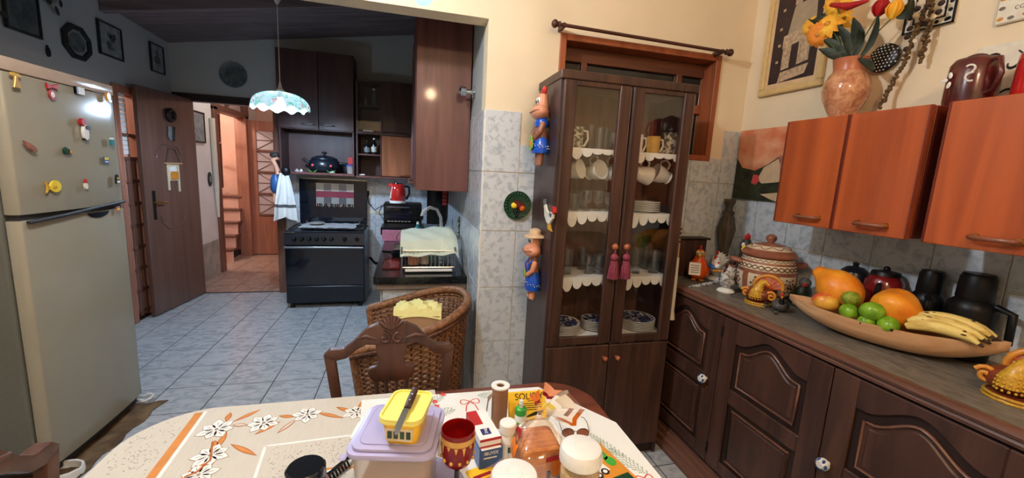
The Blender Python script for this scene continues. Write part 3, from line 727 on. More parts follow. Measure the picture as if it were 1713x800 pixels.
mt.sheet(rows_); tag(mt.build('floor_mat', 'mat_brown', smooth=60, solid=0.005), 'crumpled brown mat on the floor in front of the refrigerator', 'mat')
# framed things on the left wall
def on_left(px0, py0, px1, py1, ex=0): return PX(px0, py0, XL + 0.012), PX(px1, py1, XL + 0.012)
def frame_left(name, label, y0, y1, z0, z1, fmat, imat, bw=0.02, motif=None):
    t = thing(name, label, 'picture', (XL + 0.001, (y0 + y1) / 2, z0), 0, 'pictures on the left kitchen wall')
    hw, h = (y1 - y0) / 2, z1 - z0
    MB().box(0, 0.01, -hw + bw * 0.5, hw - bw * 0.5, bw * 0.5, h - bw * 0.5).build('print', imat, t)
    f = MB(); f.box(0, 0.02, -hw, hw, 0, bw).box(0, 0.02, -hw, hw, h - bw, h).box(0, 0.02, -hw, -hw + bw, bw, h - bw).box(0, 0.02, hw - bw, hw, bw, h - bw)
    f.build('frame', fmat, t, bevel=0.003)
    if motif:
        m = MB()
        for (a, b, r1, r2) in motif: k = m.mark(); m.prism([(a + r1 * math.cos(2 * PI * i / 10), b + r2 * math.sin(2 * PI * i / 10)) for i in range(10)], 0.0102, 0.0112, 'x')
        m.build('drawing', 'picture_dark', t)
    return t
def span(pxs, pys): return pxs
a, b = PX(34, 0, XL), PX(62, 63, XL)
frame_left('large_picture', 'large dark framed picture above the refrigerator', 3.30, 3.555, 2.215, 2.78, 'frame_black', 'picture_dark', 0.014, [(-.05, .12, .03, .05), (.03, .1, .03, .06), (0, .3, .06, .07)])
frame_left('flower_picture', 'square black-framed flower drawing next to the octagonal frame', 4.095, 4.375, 2.27, 2.53, 'frame_black', 'picture_grey', 0.014, [(.02, .15, .03, .03), (-.02, .1, .03, .025), (.05, .17, .02, .025), (-.01, .17, .025, .02), (.0, .07, .04, .01)])
frame_left('narrow_picture', 'small black-framed drawing nearest the kitchen back wall', 4.775, 5.0, 2.29, 2.555, 'frame_black', 'picture_grey', 0.013, [(.0, .12, .05, .04), (0, .18, .02, .03)])
oc = thing('octagonal_frame', 'dark octagonal frame with an oval picture above the refrigerator', 'picture', (XL + 0.001, 3.865, 2.285), 0, 'pictures on the left kitchen wall')
def ngon(n, ry, rz, a0=PI / 8): return [(ry * math.cos(a0 + 2 * PI * i / n), rz * math.sin(a0 + 2 * PI * i / n)) for i in range(n)]
m = MB(); o8, i8 = ngon(8, .142, .128), ngon(8, .104, .092)
for i in range(8): j = (i + 1) % 8; m.prism([o8[i], o8[j], i8[j], i8[i]], 0, 0.022, 'x')
m.build('frame', 'frame_black', oc, bevel=0.003)
MB().prism(ngon(24, .107, .095, 0), 0, 0.008, 'x').build('mount', 'picture_grey', oc)
MB().prism(ngon(24, .078, .066, 0), 0.008, 0.011, 'x').build('print', 'picture_dark', oc)
# trailing plant up on the wall
pl = thing('trailing_plant', 'dark trailing plant hanging at the top left corner of the kitchen wall', 'plant', (XL + 0.01, 3.45, 2.7))
for (y, z, s, r) in ((3.62, 2.48, .09, .3), (3.68, 2.44, .08, -.5), (3.72, 2.5, .07, .9), (3.56, 2.53, .08, 1.6), (3.27, 2.28, .09, .2), (3.22, 2.24, .07, -.8), (3.8, 2.62, .1, .2), (3.85, 2.6, .07, -.6)):
    m = MB(); k = 0
    m.prism([(s * .5 * math.cos(q), s * .22 * math.sin(q)) for q in [2 * PI * i / 10 for i in range(10)]], 0, 0.003, 'x')
    m.xf(0, T(0.02, y - 3.45, z - 2.7) @ RX(r) @ RZ(0.3)); m.build('leaf', 'leaf_dark', pl)
MB().tube([(0.01, -.25, -.45), (0.015, -.1, -.1), (0.012, .1, -.14), (0.012, .25, -.18), (0.012, .4, -.06)], 0.004, 5).build('vine', 'leaf_dark', pl)
sm = thing('small_hook_charm', 'tiny dark charm on the wall just above the refrigerator', 'charm', (XL + 0.001, 3.6, 2.15))
MB().prism(ngon(10, .014, .03), 0, .012, 'x').build('charm_body', 'frame_black', sm); MB().prism([(-.01, .025), (.01, .025), (.004, .045), (-.004, .045)], 0, .008, 'x').build('loop', 'frame_black', sm)
# ornaments on the brown door (door face is local +y)
def on_door(px, py):
    n = Vector((-math.sin(rzd), math.cos(rzd), 0)); n = n if n.dot(Vector((1, 0, 0))) > 0 else -n
    p0 = Vector((hinge.x, hinge.y, 0)) + n * 0.022; r = ray(px, py); c = Vector((0, 0, CAMZ)); t = (p0 - c).dot(n) / r.dot(n); return c + r * t, n
dirn = Vector((math.cos(rzd), math.sin(rzd), 0))
p, nrm = on_door(285, 208); an = rzd + (0 if nrm.dot(Vector((-math.sin(rzd), math.cos(rzd), 0))) > 0 else PI)
wr_ = thing('wreath_ornament', 'small dark wreath ornament with hanging ribbon on the brown door', 'ornament', p, an)
m = MB().tube([(0.05 * math.cos(a), 0.012, 0.085 + 0.05 * math.sin(a)) for a in [2 * PI * i / 18 for i in range(18)]], 0.018, 8, True); m.build('wreath', 'frame_black', wr_, smooth=60)
m = MB().prism([(-.05, -.03), (.04, -.02), (.05, -.12), (.02, -.16), (-.04, -.12)], 0, .012, 'y'); m.build('ribbon', 'picture_grey', wr_, bevel=.003)
m = MB().prism([(-.04, -.02), (.0, -.02), (.01, -.15), (-.02, -.16)], 0.012, .02, 'y'); m.build('ribbon_tail', 'seal_dark', wr_, bevel=.003)
p, nrm = on_door(290, 297)
nh = thing('note_holder', 'cream fabric note holder with letters hanging on the brown door', 'note holder', p, an)
MB().tube([(-.12, .012, .135), (.12, .012, .135)], .009, 8).build('rod', 'cardboard', nh)
MB().tube([(-.1, .01, .14), (-.04, .008, .27), (.05, .008, .28), (.1, .01, .14)], .003, 5).build('string', 'seal_dark', nh)
MB().prism([(-.085, .13), (.085, .13), (.085, -.12), (.06, -.12), (.06, -.03), (-.06, -.03), (-.06, -.14), (-.085, -.14)], .001, .007, 'y').build('cloth', 'cream_glaze', nh)
MB().prism([(-.055, -.015), (.05, -.02), (.05, .06), (-.05, .06)], .007, .02, 'y').build('pocket', 'amber', nh, bevel=.003)
MB().prism([(-.04, .05), (.05, .04), (.055, .1), (-.03, .11)], .007, .012, 'y').build('letter', 'paper', nh)
# hall wall items
hp = PX(338, 207, HX0); t = thing('hall_picture', 'black and white framed picture on the hall wall beside the doorway', 'picture', (HX0 + .001, 5.72, 1.86), 0)
MB().box(0, .012, -.16, .16, -.17, .17).build('print', 'picture_grey', t); m = MB()
m.box(0, .02, -.17, .17, -.18, -.165).box(0, .02, -.17, .17, .165, .18).box(0, .02, -.17, -.155, -.165, .165).box(0, .02, .155, .17, -.165, .165); m.build('frame', 'frame_black', t)
hp = PX(352, 300, HX0 + .012); t = thing('oval_plaque', 'small dark oval plaque on the white hall wall', 'plaque', (HX0 + .001, hp.y, hp.z))
MB().prism(ngon(20, .05, .09, 0), 0, .012, 'x').build('plaque_base', 'frame_black', t, bevel=.003); MB().prism(ngon(16, .025, .04, 0), .012, .016, 'x').build('relief', 'picture_grey', t)
hq = PX(364, 300, HX0 + .05); t = MB().tube([(HX0 + .03, hq.y, 2.0), (HX0 + .035, hq.y, 1.2), (HX0 + .03, hq.y + .02, .75)], [.03, .03, .012], 10).build('window_pole', 'off_white', smooth=60); tag(t, 'pale vertical pole leaning on the hall wall beside the doorway', 'pole')
# chair back at the lower left corner is built with the other chair
# ================================================================== kitchen
# ---- stove
SX0, SX1, SY = -1.195, -0.427, 4.5
sv = thing('stove', 'black six-burner gas stove with raised glass lid', 'stove', ((SX0 + SX1) / 2, SY, 0))
sw = (SX1 - SX0) / 2
MB().box(-sw, sw, 0.03, 0.56, 0.045, 0.80).build('body', 'black_enamel', sv, bevel=0.006)
MB().box(-sw + .006, sw - .006, 0.0, 0.03, 0.245, 0.665).build('oven_door', 'stove_glass', sv, bevel=0.005)
MB().box(-sw + .006, sw - .006, 0.002, 0.03, 0.06, 0.238).build('drawer', 'black_enamel', sv, bevel=0.005)
h = MB().tube([(-sw + .01, -.028, .655), (sw - .01, -.028, .655)], .012, 10).build('handle', 'steel', sv, smooth=60)
cp = MB().prism([(-.002, .675), (.03, .675), (.06, .80), (.02, .80)], -sw, sw, 'x').build('control_panel', 'black_enamel', sv, bevel=.003)
for i, x in enumerate((-.29, -.22, -.15, -.08, -.01, .06, .19, .31)):
    m = MB(); k = 0; m.solid([(.022, 0), (.02, .012), (.016, .022)], 14); m.box(-.004, .004, -.018, .018, .02, .03); m.xf(0, T(x, .008, .738) @ RX(PI / 2 + .1))
    kb = m.build('knob', 'black_matte', sv, smooth=40)
    if i < 6: MB().box(x - .004, x + .004, -.024, -.02, .74, .752).build('pointer', 'chrome', kb)
MB().box(-sw, sw, .02, .56, .80, .815).build('cooktop', 'black_enamel', sv, bevel=.004)
MB().box(-sw + .01, -sw + .1, .01, .02, .796, .806).build('badge', 'chrome', sv)
ld = MB().box(-sw + .03, sw - .02, .545, .555, .83, 1.335).build('glass_lid', 'stove_glass', sv, bevel=.003)
MB().box(-sw + .03, sw - .02, .54, .56, 1.33, 1.345).build('lid_edge', 'steel', ld)
for x in (-sw + .1, sw - .1): MB().tube([(x, .53, .812), (x, .55, .86)], .008, 6).build('hinge', 'steel', sv)
gm = MB()
for gx in (-.25, 0, .25):
    gm.tube([(gx - .11, .08, .835), (gx + .11, .08, .835)], .005, 6).tube([(gx - .11, .5, .835), (gx + .11, .5, .835)], .005, 6)
    for q in (-.1, 0, .1): gm.tube([(gx + q, .07, .835), (gx + q, .51, .835)], .005, 6)
    for q in (-.1, .1): gm.tube([(gx + q, .08, .815), (gx + q, .08, .835)], .005, 6).tube([(gx + q, .5, .815), (gx + q, .5, .835)], .005, 6)
gm.build('grate', 'iron', sv)
for x in (-sw + .05, sw - .05):
    for y in (.05, .5): MB().solid([(.025, 0), (.022, .02), (.012, .05)], 12, (x, y, 0)).build('foot', 'black_matte', sv, smooth=40)
# cloths on the stove
m = MB(); rows_ = []
for i in range(16):
    x = -.27 + .55 * i / 15
    rows_.append([(x + .01 * math.sin(j), .09 + .36 * j / 8, .842 + .008 * abs(math.sin(i * .9 + j * 1.3))) for j in range(9)] )
m.sheet(rows_); t = m.build('stove_cloth', 'foil', solid=.004, smooth=60, loc=sv.location); tag(t, 'white cloth spread over the stove burners', 'cloth')
t = MB().ell((-.13, .3, .867), (.08, .1, .012), 14, 8).build('folded_rag', 'plaid_grey', loc=sv.location, smooth=60); tag(t, 'crumpled grey rag on the white stove cloth', 'rag')
tw = thing('striped_towel', 'fringed plaid towel with dark red band hung over the stove lid', 'towel', (-.79, SY + .545, 1.03))
bands = [('plaid_light', 0.17, .255), ('plaid_red', .10, .17), ('plaid_grey', .03, .10)]
for bi, (mt, z0, z1) in enumerate(bands):
    for i in range(5):
        mat = mt if i % 2 == 0 else ('plaid_grey' if mt == 'plaid_light' else 'plaid_dark' if mt == 'plaid_grey' else 'plaid_red')
        x0, x1 = -.2 + .08 * i, -.2 + .08 * (i + 1)
        MB().sheet([[(x, -.006 - .003 * math.sin(x * 60), z) for x in [x0 + (x1 - x0) * q / 4 for q in range(5)]] for z in (z0, z1)]).build('check', mat, tw, solid=.003)
MB().box(-.2, .2, -.006, .018, .252, .26).build('fold', 'plaid_light', tw)
for i in range(26):
    x = -.197 + .3935 * i / 25
    MB().tube([(x, -.006, .032), (x + .004 * math.sin(i * 2), -.008, .016), (x + .007 * math.sin(i), -.006, -.004 + .006 * math.sin(i * 3))], .003, 5).build('fringe', ('plaid_light', 'flesh', 'plaid_dark', 'plaid_grey')[i % 4], tw)
# ---- cabinet over the stove
def handle_bar(parent, p0, p1, mat='steel', out=(0, -1, 0), r=.006, d=.026):
    p0, p1, o = Vector(p0), Vector(p1), Vector(out)
    return MB().tube([p0, p0 + o * d, p0.lerp(p1, .08) + o * (d + .004), p1.lerp(p0, .08) + o * (d + .004), p1 + o * d, p1], r, 8).build('handle', mat, parent, smooth=60)
cb = thing('stove_cabinet', 'dark two-door kitchen wall cabinet with open niche above the stove', 'cabinet', (0, 4.8, 0))
cx0, cx1, yb = -1.29, -.555, YB - 4.8 - .012
m = MB().box(cx0, cx0 + .02, .02, yb, 1.385, 2.64).box(cx1 - .02, cx1, .02, yb, 1.385, 2.64).box(cx0 + .02, cx1 - .02, .02, yb, 1.85, 1.87).box(cx0 + .02, cx1 - .02, .02, yb, 2.62, 2.64).box(cx0 + .02, cx1 - .02, yb - .01, yb, 1.41, 2.62)
m.build('carcass', 'kitchen_wood_dark', cb, bevel=.002)
MB().box(cx0, cx1 + .005, -.03, yb, 1.385, 1.41).build('niche_shelf', 'kitchen_wood', cb, bevel=.003)
xm = (cx0 + cx1) / 2 + .02
for a, b, hx in ((cx0, xm - .002, xm - .16), (xm + .002, cx1, xm + .03)):
    d = MB().box(a, b, 0, .02, 1.86, 2.635).build('door', 'kitchen_wood_dark', cb, bevel=.003)
    handle_bar(d, (hx, 0, 1.905), (hx + .12, 0, 1.905), 'steel')
# corner unit to the right
cb2 = thing('corner_cabinet', 'open-shelf corner wall cabinet with bottles and an orange door', 'cabinet', (0, 4.8, 0))
ax0, ax1, az0, az1 = -.535, .06, 1.40, 2.41
m = MB().box(ax0, ax0 + .02, .0, yb, az0, az1).box(-.285, -.265, .0, yb, az0, az1).box(ax0, ax1, .0, yb, az1 - .02, az1).box(ax0 + .02, ax1, yb - .01, yb, az0, az1 - .02)
m.build('carcass', 'kitchen_wood_dark', cb2, bevel=.002)
MB().box(ax0, ax1 + .02, -.015, yb, az0 - .025, az0).build('bottom_shelf', 'kitchen_wood', cb2, bevel=.003)
MB().box(ax0 + .02, -.285, .01, yb - .01, 1.62, 1.635).build('shelf', 'kitchen_wood', cb2)
MB().box(ax0, ax1, -.005, yb - .01, 1.845, 1.875).build('shelf', 'kitchen_wood_dark', cb2)
MB().box(ax0 + .02, -.285, .01, yb - .01, 2.14, 2.15).build('shelf', 'kitchen_wood_dark', cb2)
MB().box(ax0 + .01, -.275, -.002, .002, 1.885, 2.39).build('glass_door', 'pane', cb2)
MB().box(-.265, ax1, -.018, .0, 1.88, 2.405).build('door', 'kitchen_wood_dark', cb2, bevel=.003)
d = MB().box(-.265, ax1 + .01, -.018, .0, 1.405, 1.84).build('door', 'kitchen_orange', cb2, bevel=.003)
handle_bar(d, (-.07, -.018, 1.42), (.03, -.018, 1.42), 'bronze')
# cabinets along the side wall
RY0 = 2.6
cb3 = thing('side_wall_cabinet', 'reddish brown wall cabinet seen from its wide end panel beside the arch', 'cabinet', (0, RY0, 0))
MB().box(.05, XC - .008, 0, .02, 1.372, 2.62).build('end_panel', 'kitchen_wood', cb3, bevel=.003)
MB().box(.075, XC - .008, .02, 1.9, 1.38, 2.6).build('carcass', 'kitchen_wood_dark', cb3)
for i in range(4):
    y0 = .022 + i * .47
    d = MB().box(.05, .073, y0, y0 + .464, 1.376, 2.615).build('door', 'kitchen_wood', cb3, bevel=.004)
    for q in (.02, .445):
        MB().tube([(.05, y0 + q, 1.39), (.05, y0 + q, 2.6)], .005, 6).build('moulding', 'kitchen_wood', d)
    yq = y0 + (.33 if i % 2 == 0 else .05)
    handle_bar(d, (.05, yq, 1.405), (.05, yq + .1, 1.405), 'bronze', (-1, 0, 0))
# things in the niche
zt = 1.41
pt = thing('black_cooking_pot', 'round black pot with painted flowers in the niche over the stove', 'pot', (-.875, 4.93, zt))
MB().solid([(.11, 0), (.15, .02), (.165, .07), (.15, .125), (.13, .14)], 28).build('body', 'black_enamel', pt, smooth=50)
ldd = MB().solid([(.135, .14), (.13, .155), (.09, .175), (.03, .186)], 28).build('lid', 'black_enamel', pt, smooth=40)
MB().solid([(.012, .183), (.012, .2), (.026, .206), (.026, .22), (.01, .226)], 14).build('knob', 'black_matte', ldd, smooth=40)
MB().tube([(-.15, 0, .1), (-.19, 0, .12), (-.215, 0, .14)], [.012, .014, .016], 8).build('handle', 'black_matte', pt, smooth=50)
MB().tube([(.15, 0, .1), (.19, 0, .11), (.21, 0, .1)], [.012, .014, .016], 8).build('handle', 'black_matte', pt, smooth=50)
for sx in (-1, 1):
    for q in (-.05, .05):
        MB().prism([(sx * .09, .0), (sx * .09 + q, .035), (sx * .09 + q * .5, .008)], -.168, -.163, 'y').build('painted_leaf', 'green', pt)
    MB().ell((sx * .09, -.165, .075), (.013, .006, .013), 8, 6).build('painted_flower', 'print_red', pt)
def simple(name, mb, mat, label, cat, loc, group=None, smooth=40, bevel=0):
    o = mb.build(name, mat, loc=loc, smooth=smooth, bevel=bevel); tag(o, label, cat, group); return o
k2 = thing('dark_small_pot', 'small dark pot with lid beside the black pot', 'pot', (-.66, 5.025, zt), scale=(.85, .85, .95))
MB().solid([(.05, 0), (.075, .03), (.07, .08), (.05, .09)], 18).build('body', 'black_enamel', k2, smooth=50); MB().solid([(.055, .09), (.03, .1), (.01, .103), (.014, .118), (.006, .122)], 14).build('lid', 'black_enamel', k2, smooth=40)
bt = thing('blue_lidded_tub', 'blue lidded plastic tub at the right end of the niche', 'container', (-.6, 4.87, zt))
MB().solid([(.035, 0), (.042, .085)], 16).build('tub', 'clear_plastic', bt, smooth=40); MB().solid([(.045, .085), (.045, .098)], 16).build('lid', 'blue', bt)
simple('red_packet', MB().prism([(-.035, 0), (.035, 0), (.04, .07), (.0, .085), (-.03, .075)], -.02, .02, 'y'), 'red_matte', 'red packet on top of the blue lidded tub', 'packet', (-.595, 4.885, zt + .1), bevel=.004)
for i, (px, w_, mt) in enumerate(((482, .05, 'white_ceramic'), (497, .04, 'porcelain_grey'), (504, .03, 'white_ceramic'), (556, .05, 'white_plastic'))):
    p = PY(px, 288, 4.83)
    t = thing('trinket_dish', ('tiny white dish at the left end of the niche', 'small grey trinket near the black pot', 'tiny white trinket beside the grey one', 'small white sachet in front of the black pot')[i], 'trinket', (p.x, 4.83, zt))
    MB().solid([(w_ * .5, 0), (w_ * .6, .012), (w_ * .3, .018)], 12).build('base', mt, t, smooth=50); MB().ell((0, 0, .02), (w_ * .3, w_ * .3, .01), 10, 6).build('top', mt, t, smooth=60)
# bottles in the corner shelves
def bottle(name, label, loc, h, r, mat, lab=None, cap='black_matte', group=None):
    t = thing(name, label, 'bottle', loc, 0, group)
    MB().solid([(r, 0), (r, h * .58), (r * .9, h * .66), (r * .36, h * .78), (r * .36, h * .93)], 16).build('glass', mat, t, smooth=40)
    MB().solid([(r * .42, h * .92), (r * .42, h)], 12).build('cap', cap, t)
    if lab: MB().lathe([(r * 1.02, h * .16), (r * 1.02, h * .48)], 16).build('label', lab, t, smooth=60)
    return t
bottle('liquor_bottle', 'short dark bottle on the middle corner shelf', (-.43, 4.9, 1.635), .15, .032, 'ribbed_dark', 'picture_grey')
bottle('liquor_bottle', 'taller bottle with white cap on the middle corner shelf', (-.355, 4.9, 1.635), .18, .03, 'ribbed_dark', 'off_white', 'white_plastic')
bottle('crystal_decanter', 'glass decanter behind the glazed corner cabinet door', (-.36, 4.95, 2.15), .2, .035, 'drink_glass', None, 'white_ceramic')
bottle('glass_carafe', 'smaller glass carafe left of the decanter behind glass', (-.45, 4.95, 2.15), .14, .03, 'drink_glass', None, 'chrome')
simple('butter_dish', MB().box(-.055, .055, -.03, .03, 0, .022), 'white_ceramic', 'small white dish on the shelf behind the glazed corner door', 'dish', (-.42, 4.92, 1.875), bevel=.004)
simple('white_soap_box', MB().box(-.03, .03, -.02, .02, 0, .016), 'white_plastic', 'small white box on the lowest corner shelf', 'box', (-.48, 4.86, az0), bevel=.003)
# ornamental hanging bird and dish towel at the cabinet's left side
hb = thing('hanging_duck', 'hanging wooden duck figure in blue on the side of the stove cabinet', 'ornament', (-1.345, 4.86, 1.12))
MB().ell((0, 0, .45), (.05, .045, .035), 12, 8).build('hat', 'seal_dark', hb, smooth=60)
MB().tube([(.03, 0, .43), (-.02, 0, .4), (.01, 0, .33), (.03, 0, .25)], [.03, .026, .02, .03], 10).build('head', 'flesh', hb, smooth=60)
MB().solid([(.03, 0), (.055, .04), (.05, .15), (.025, .2)], 14, (0, 0, .05)).build('dress', 'box_blue', hb, smooth=60)
MB().tube([(-.01, 0, .07), (-.015, 0, -.04)], [.022, .026], 8).build('leg', 'flesh', hb, smooth=60)
kt = thing('dish_towel', 'white dish towel with dark stripes hanging from a hook left of the stove', 'towel', (-1.235, 4.74, .93))
rows_ = []
for i in range(15):
    z = .46 - .46 * i / 14; w_ = .035 + .085 * (i / 14) ** .8; row = []
    for j in range(13):
        u = j / 12 * 2 - 1; row.append((u * w_ + .0 * z, .025 * math.sin(u * 7 + i * .15) * (0.4 + i / 18), z - (.05 * abs(u) if i > 11 else 0)))
    rows_.append(row)
MB().sheet(rows_[:11]).build('upper_cloth', 'white_cloth', kt, smooth=80, solid=.003)
MB().sheet(rows_[10:12]).build('stripe', 'plaid_dark', kt, smooth=80, solid=.0035)
MB().sheet(rows_[11:]).build('hem', 'white_cloth', kt, smooth=80, solid=.003)
MB().ell((0.02, .0, .48), (.045, .035, .05), 12, 8).build('hook_cap', 'black_matte', kt, smooth=60)
# round plate on the back wall
rp_ = thing('wall_plate', 'round dark scenic plate hung on the kitchen back wall', 'plate', (-1.775, YB - .001, 2.38))
m = MB().solid([(.09, 0), (.13, .012), (.13, .016), (.085, .006)], 32); m.xf(0, RX(PI / 2)); m.build('rim', 'plate_grey', rp_, smooth=40)
m = MB().prism([(.075 * math.cos(a), .075 * math.sin(a)) for a in [2 * PI * i / 24 for i in range(24)]], -.012, -.009, 'y'); m.build('scene', 'picture_dark', rp_)
# ---- counter
CY, CZ_, CX0 = 2.53, .842, -.175
cn = thing('kitchen_counter', 'tiled kitchen counter base under the black worktop', 'counter', (0, CY, 0))
MB().box(CX0 + .03, XC - .008, .03, YB - CY - .012, 0, CZ_ - .046).build('base', 'wall_grout', cn)
tmesh = MB().box(-.1038, .1038, -.004, .006, -.153, .153).mesh('tile', 'wall_tile', bevel=.001)
for i in range(2):
    for k in range(2): shared(tmesh, 'tile', cn, (CX0 + .142 + .211 * i, .03, CZ_ - .055 - .157 - .3137 * k), (0, 0, PI))
tms = MB().box(-.004, .006, -.153, .153, -.153, .153).mesh('tile', 'wall_tile', bevel=.001)
for i in range(8):
    for k in range(2): shared(tms, 'tile', cn, (CX0 + .03, .19 + .3127 * i, CZ_ - .055 - .157 - .3137 * k), (0, 0, PI))
MB().box(CX0, XC - .008, .0, .03, CZ_ - .085, CZ_ - .046).build('edge_strip', 'worktop_edge', cn, bevel=.004)
wt = thing('worktop', 'glossy black stone worktop with inset sink', 'worktop', (0, CY, CZ_))
m = MB(); X0, X1, Y0, Y1 = CX0 - .015, XC - .007, -.015, YB - CY - .011
s0, s1, t0, t1 = CX0 + .07, XC - .12, .62, 1.15
m.box(X0, X1, Y0, t0, -.045, 0).box(X0, X1, t1, Y1, -.045, 0).box(X0, s0, t0, t1, -.045, 0).box(s1, X1, t0, t1, -.045, 0)
m.build('slab', 'counter_black', wt)
m = MB().box(s0, s1, t0, t1, -.052, -.045).box(s0, s0 + .004, t0, t1, -.05, -.002).box(s1 - .004, s1, t0, t1, -.05, -.002).box(s0, s1, t0, t0 + .004, -.05, -.002).box(s0, s1, t1 - .004, t1, -.05, -.002); m.build('sink', 'steel', wt)
def on_counter(px, py, dz=0): return PZ(px, py, CZ_ + dz)
# microwave-like black oven and toaster oven with kettle
bb = thing('black_oven_box', 'low black appliance under the toaster oven on the worktop', 'appliance', (-.04, 4.1, CZ_))
MB().box(-.2, .22, 0, .32, .008, .085).build('body', 'black_matte', bb, bevel=.006); MB().box(-.18, .2, -.008, .0, .02, .07).build('front', 'black_gloss', bb, bevel=.003)
for x in (-.17, .19): MB().solid([(.014, 0), (.014, .01)], 10, (x, .04, 0)).build('foot', 'black_matte', bb)
to = thing('toaster_oven', 'black toaster oven with glass front standing under the red kettle', 'toaster oven', (-.03, 4.42, CZ_), 0)
MB().box(-.2, .19, .02, .3, .09, .29).build('body', 'black_matte', to, bevel=.008)
MB().box(-.2, .19, .05, .3, .0, .09).build('stand', 'black_matte', to, bevel=.004)
MB().box(-.185, .09, .008, .02, .12, .27).build('glass_door', 'stove_glass', to, bevel=.003)
MB().tube([(-.16, -.012, .255), (.06, -.012, .255)], .007, 8).build('handle', 'steel', to)
for i in range(3):
    m = MB().solid([(.018, 0), (.015, .016)], 12); m.xf(0, T(.14, .02, .13 + .055 * i) @ RX(PI / 2)); m.build('knob', 'black_gloss', to, smooth=40)
for i in range(7): MB().box(-.16 + .035 * i, -.137 + .035 * i, .016, .019, .1, .107).build('vent_slot', 'off_white', to)
for i in range(3): MB().tube([(-.17, .0075, .15 + .03 * i), (.075, .0075, .15 + .03 * i)], .002, 5).build('rack_wire', 'steel', to)
ke = thing('electric_kettle', 'red electric kettle with white base on the toaster oven', 'kettle', (-.09, 4.55, CZ_ + .29))
MB().solid([(.085, 0), (.085, .02), (.08, .026)], 24).build('base', 'white_plastic', ke, smooth=40)
MB().solid([(.08, .026), (.084, .07), (.078, .14), (.066, .19), (.045, .205)], 24).build('body', 'red_gloss', ke, smooth=50)
MB().solid([(.05, .2), (.046, .214), (.02, .22)], 20).build('lid', 'black_gloss', ke, smooth=50)
MB().tube([(.07, 0, .18), (.115, 0, .17), (.12, 0, .1), (.085, 0, .04)], .013, 8).build('handle', 'black_gloss', ke, smooth=60)
MB().prism([(-.086, .05), (-.062, .05), (-.05, .16), (-.058, .18)], -.05, -.03, 'y').build('water_gauge', 'white_plastic', ke)
MB().tube([(-.06, 0, .18), (-.095, 0, .195)], [.03, .014], 8).build('spout', 'red_gloss', ke, smooth=50)
# cords and sockets
m = MB().tube([(-.445, 5.1, 1.17), (-.43, 5.05, 1.08), (-.36, 5.04, 1.0), (-.27, 4.98, 1.06), (-.18, 4.8, 1.125)], .005, 6)
tag(m.build('black_cable', 'black_matte', smooth=60), 'black kettle cord running to the wall socket', 'cord')
m = MB().tube([(-.2, 4.75, 1.06), (-.27, 4.9, 1.06), (-.31, 5.02, .98), (-.27, 5.0, .91), (-.2, 4.76, .9)], .005, 6)
tag(m.build('black_cable', 'black_matte', smooth=60), 'black looped cord left of the toaster oven', 'cord')
ws = thing('wall_socket', 'grey wall socket with black plug right of the stove', 'socket', (-.444, YB - .006, 1.178))
MB().box(-.035, .035, -.01, 0, -.055, .055).build('plate', 'off_white', ws, bevel=.003); MB().box(-.02, .02, -.016, -.01, -.01, .04).build('outlet', 'black_matte', ws); MB().solid([(.014, 0), (.012, .03)], 10, (0, -.03, -.03)).build('plug', 'black_matte', ws)
m = MB().tube([(-.42, 5.09, .42), (-.36, 5.05, .36), (-.27, 5.02, .36), (-.2, 4.98, .42)], .014, 8); tag(m.build('gas_hose', 'black_matte', smooth=60), 'black gas hose between stove and counter', 'hose')
gp = MB().box(-.43, -.18, YB - .012, YB - .004, .95, .99); t = gp.build('border_strip', 'tile_plaque'); tag(t, 'thin white decorative tile strip on the wall behind the toaster oven', 'tile strip')
# pink tray, red tray, sink bits
pkt = thing('pink_tray', 'pink plastic tray standing behind the sink', 'tray', (-.05, 3.82, CZ_))
MB().box(-.16, .14, 0, .012, .012, .1).build('panel', 'pink', pkt, bevel=.004); MB().box(-.16, .14, -.01, .03, 0, .012).build('rim', 'pink', pkt, bevel=.003)
fs = thing('sink_faucet', 'white curved faucet behind the dish rack', 'faucet', (.29, 3.5, CZ_))
MB().solid([(.026, 0), (.022, .03), (.016, .12), (.013, .2)], 14).build('body', 'white_plastic', fs, smooth=50)
MB().tube([(0, 0, .18), (-.005, 0, .26), (-.04, 0, .33), (-.1, 0, .345), (-.15, 0, .31), (-.165, 0, .27)], [.013, .013, .014, .015, .014, .012], 10).build('spout', 'white_plastic', fs, smooth=60)
MB().solid([(.014, -.02), (.016, .012)], 10, (-.166, 0, .26)).build('nozzle', 'black_matte', fs)
dt = thing('detergent_bottle', 'teal detergent bottle beside the faucet', 'bottle', (.1, 3.72, CZ_))
MB().solid([(.04, 0), (.042, .11), (.03, .14), (.012, .155), (.012, .175)], 14).build('body', 'teal', dt, smooth=50); MB().solid([(.014, .172), (.008, .195)], 10).build('cap', 'white_plastic', dt)
gc = thing('green_cup', 'bright green plastic cup with sponge by the faucet', 'cup', (.2, 3.5, CZ_))
MB().lathe([(0, 0), (.035, 0), (.045, .12), (.042, .12), (.033, .008), (0, .008)], 16).build('cup', 'green', gc, smooth=40); MB().box(-.025, .025, -.02, .02, .03, .135).build('sponge', 'lime', gc, bevel=.004)
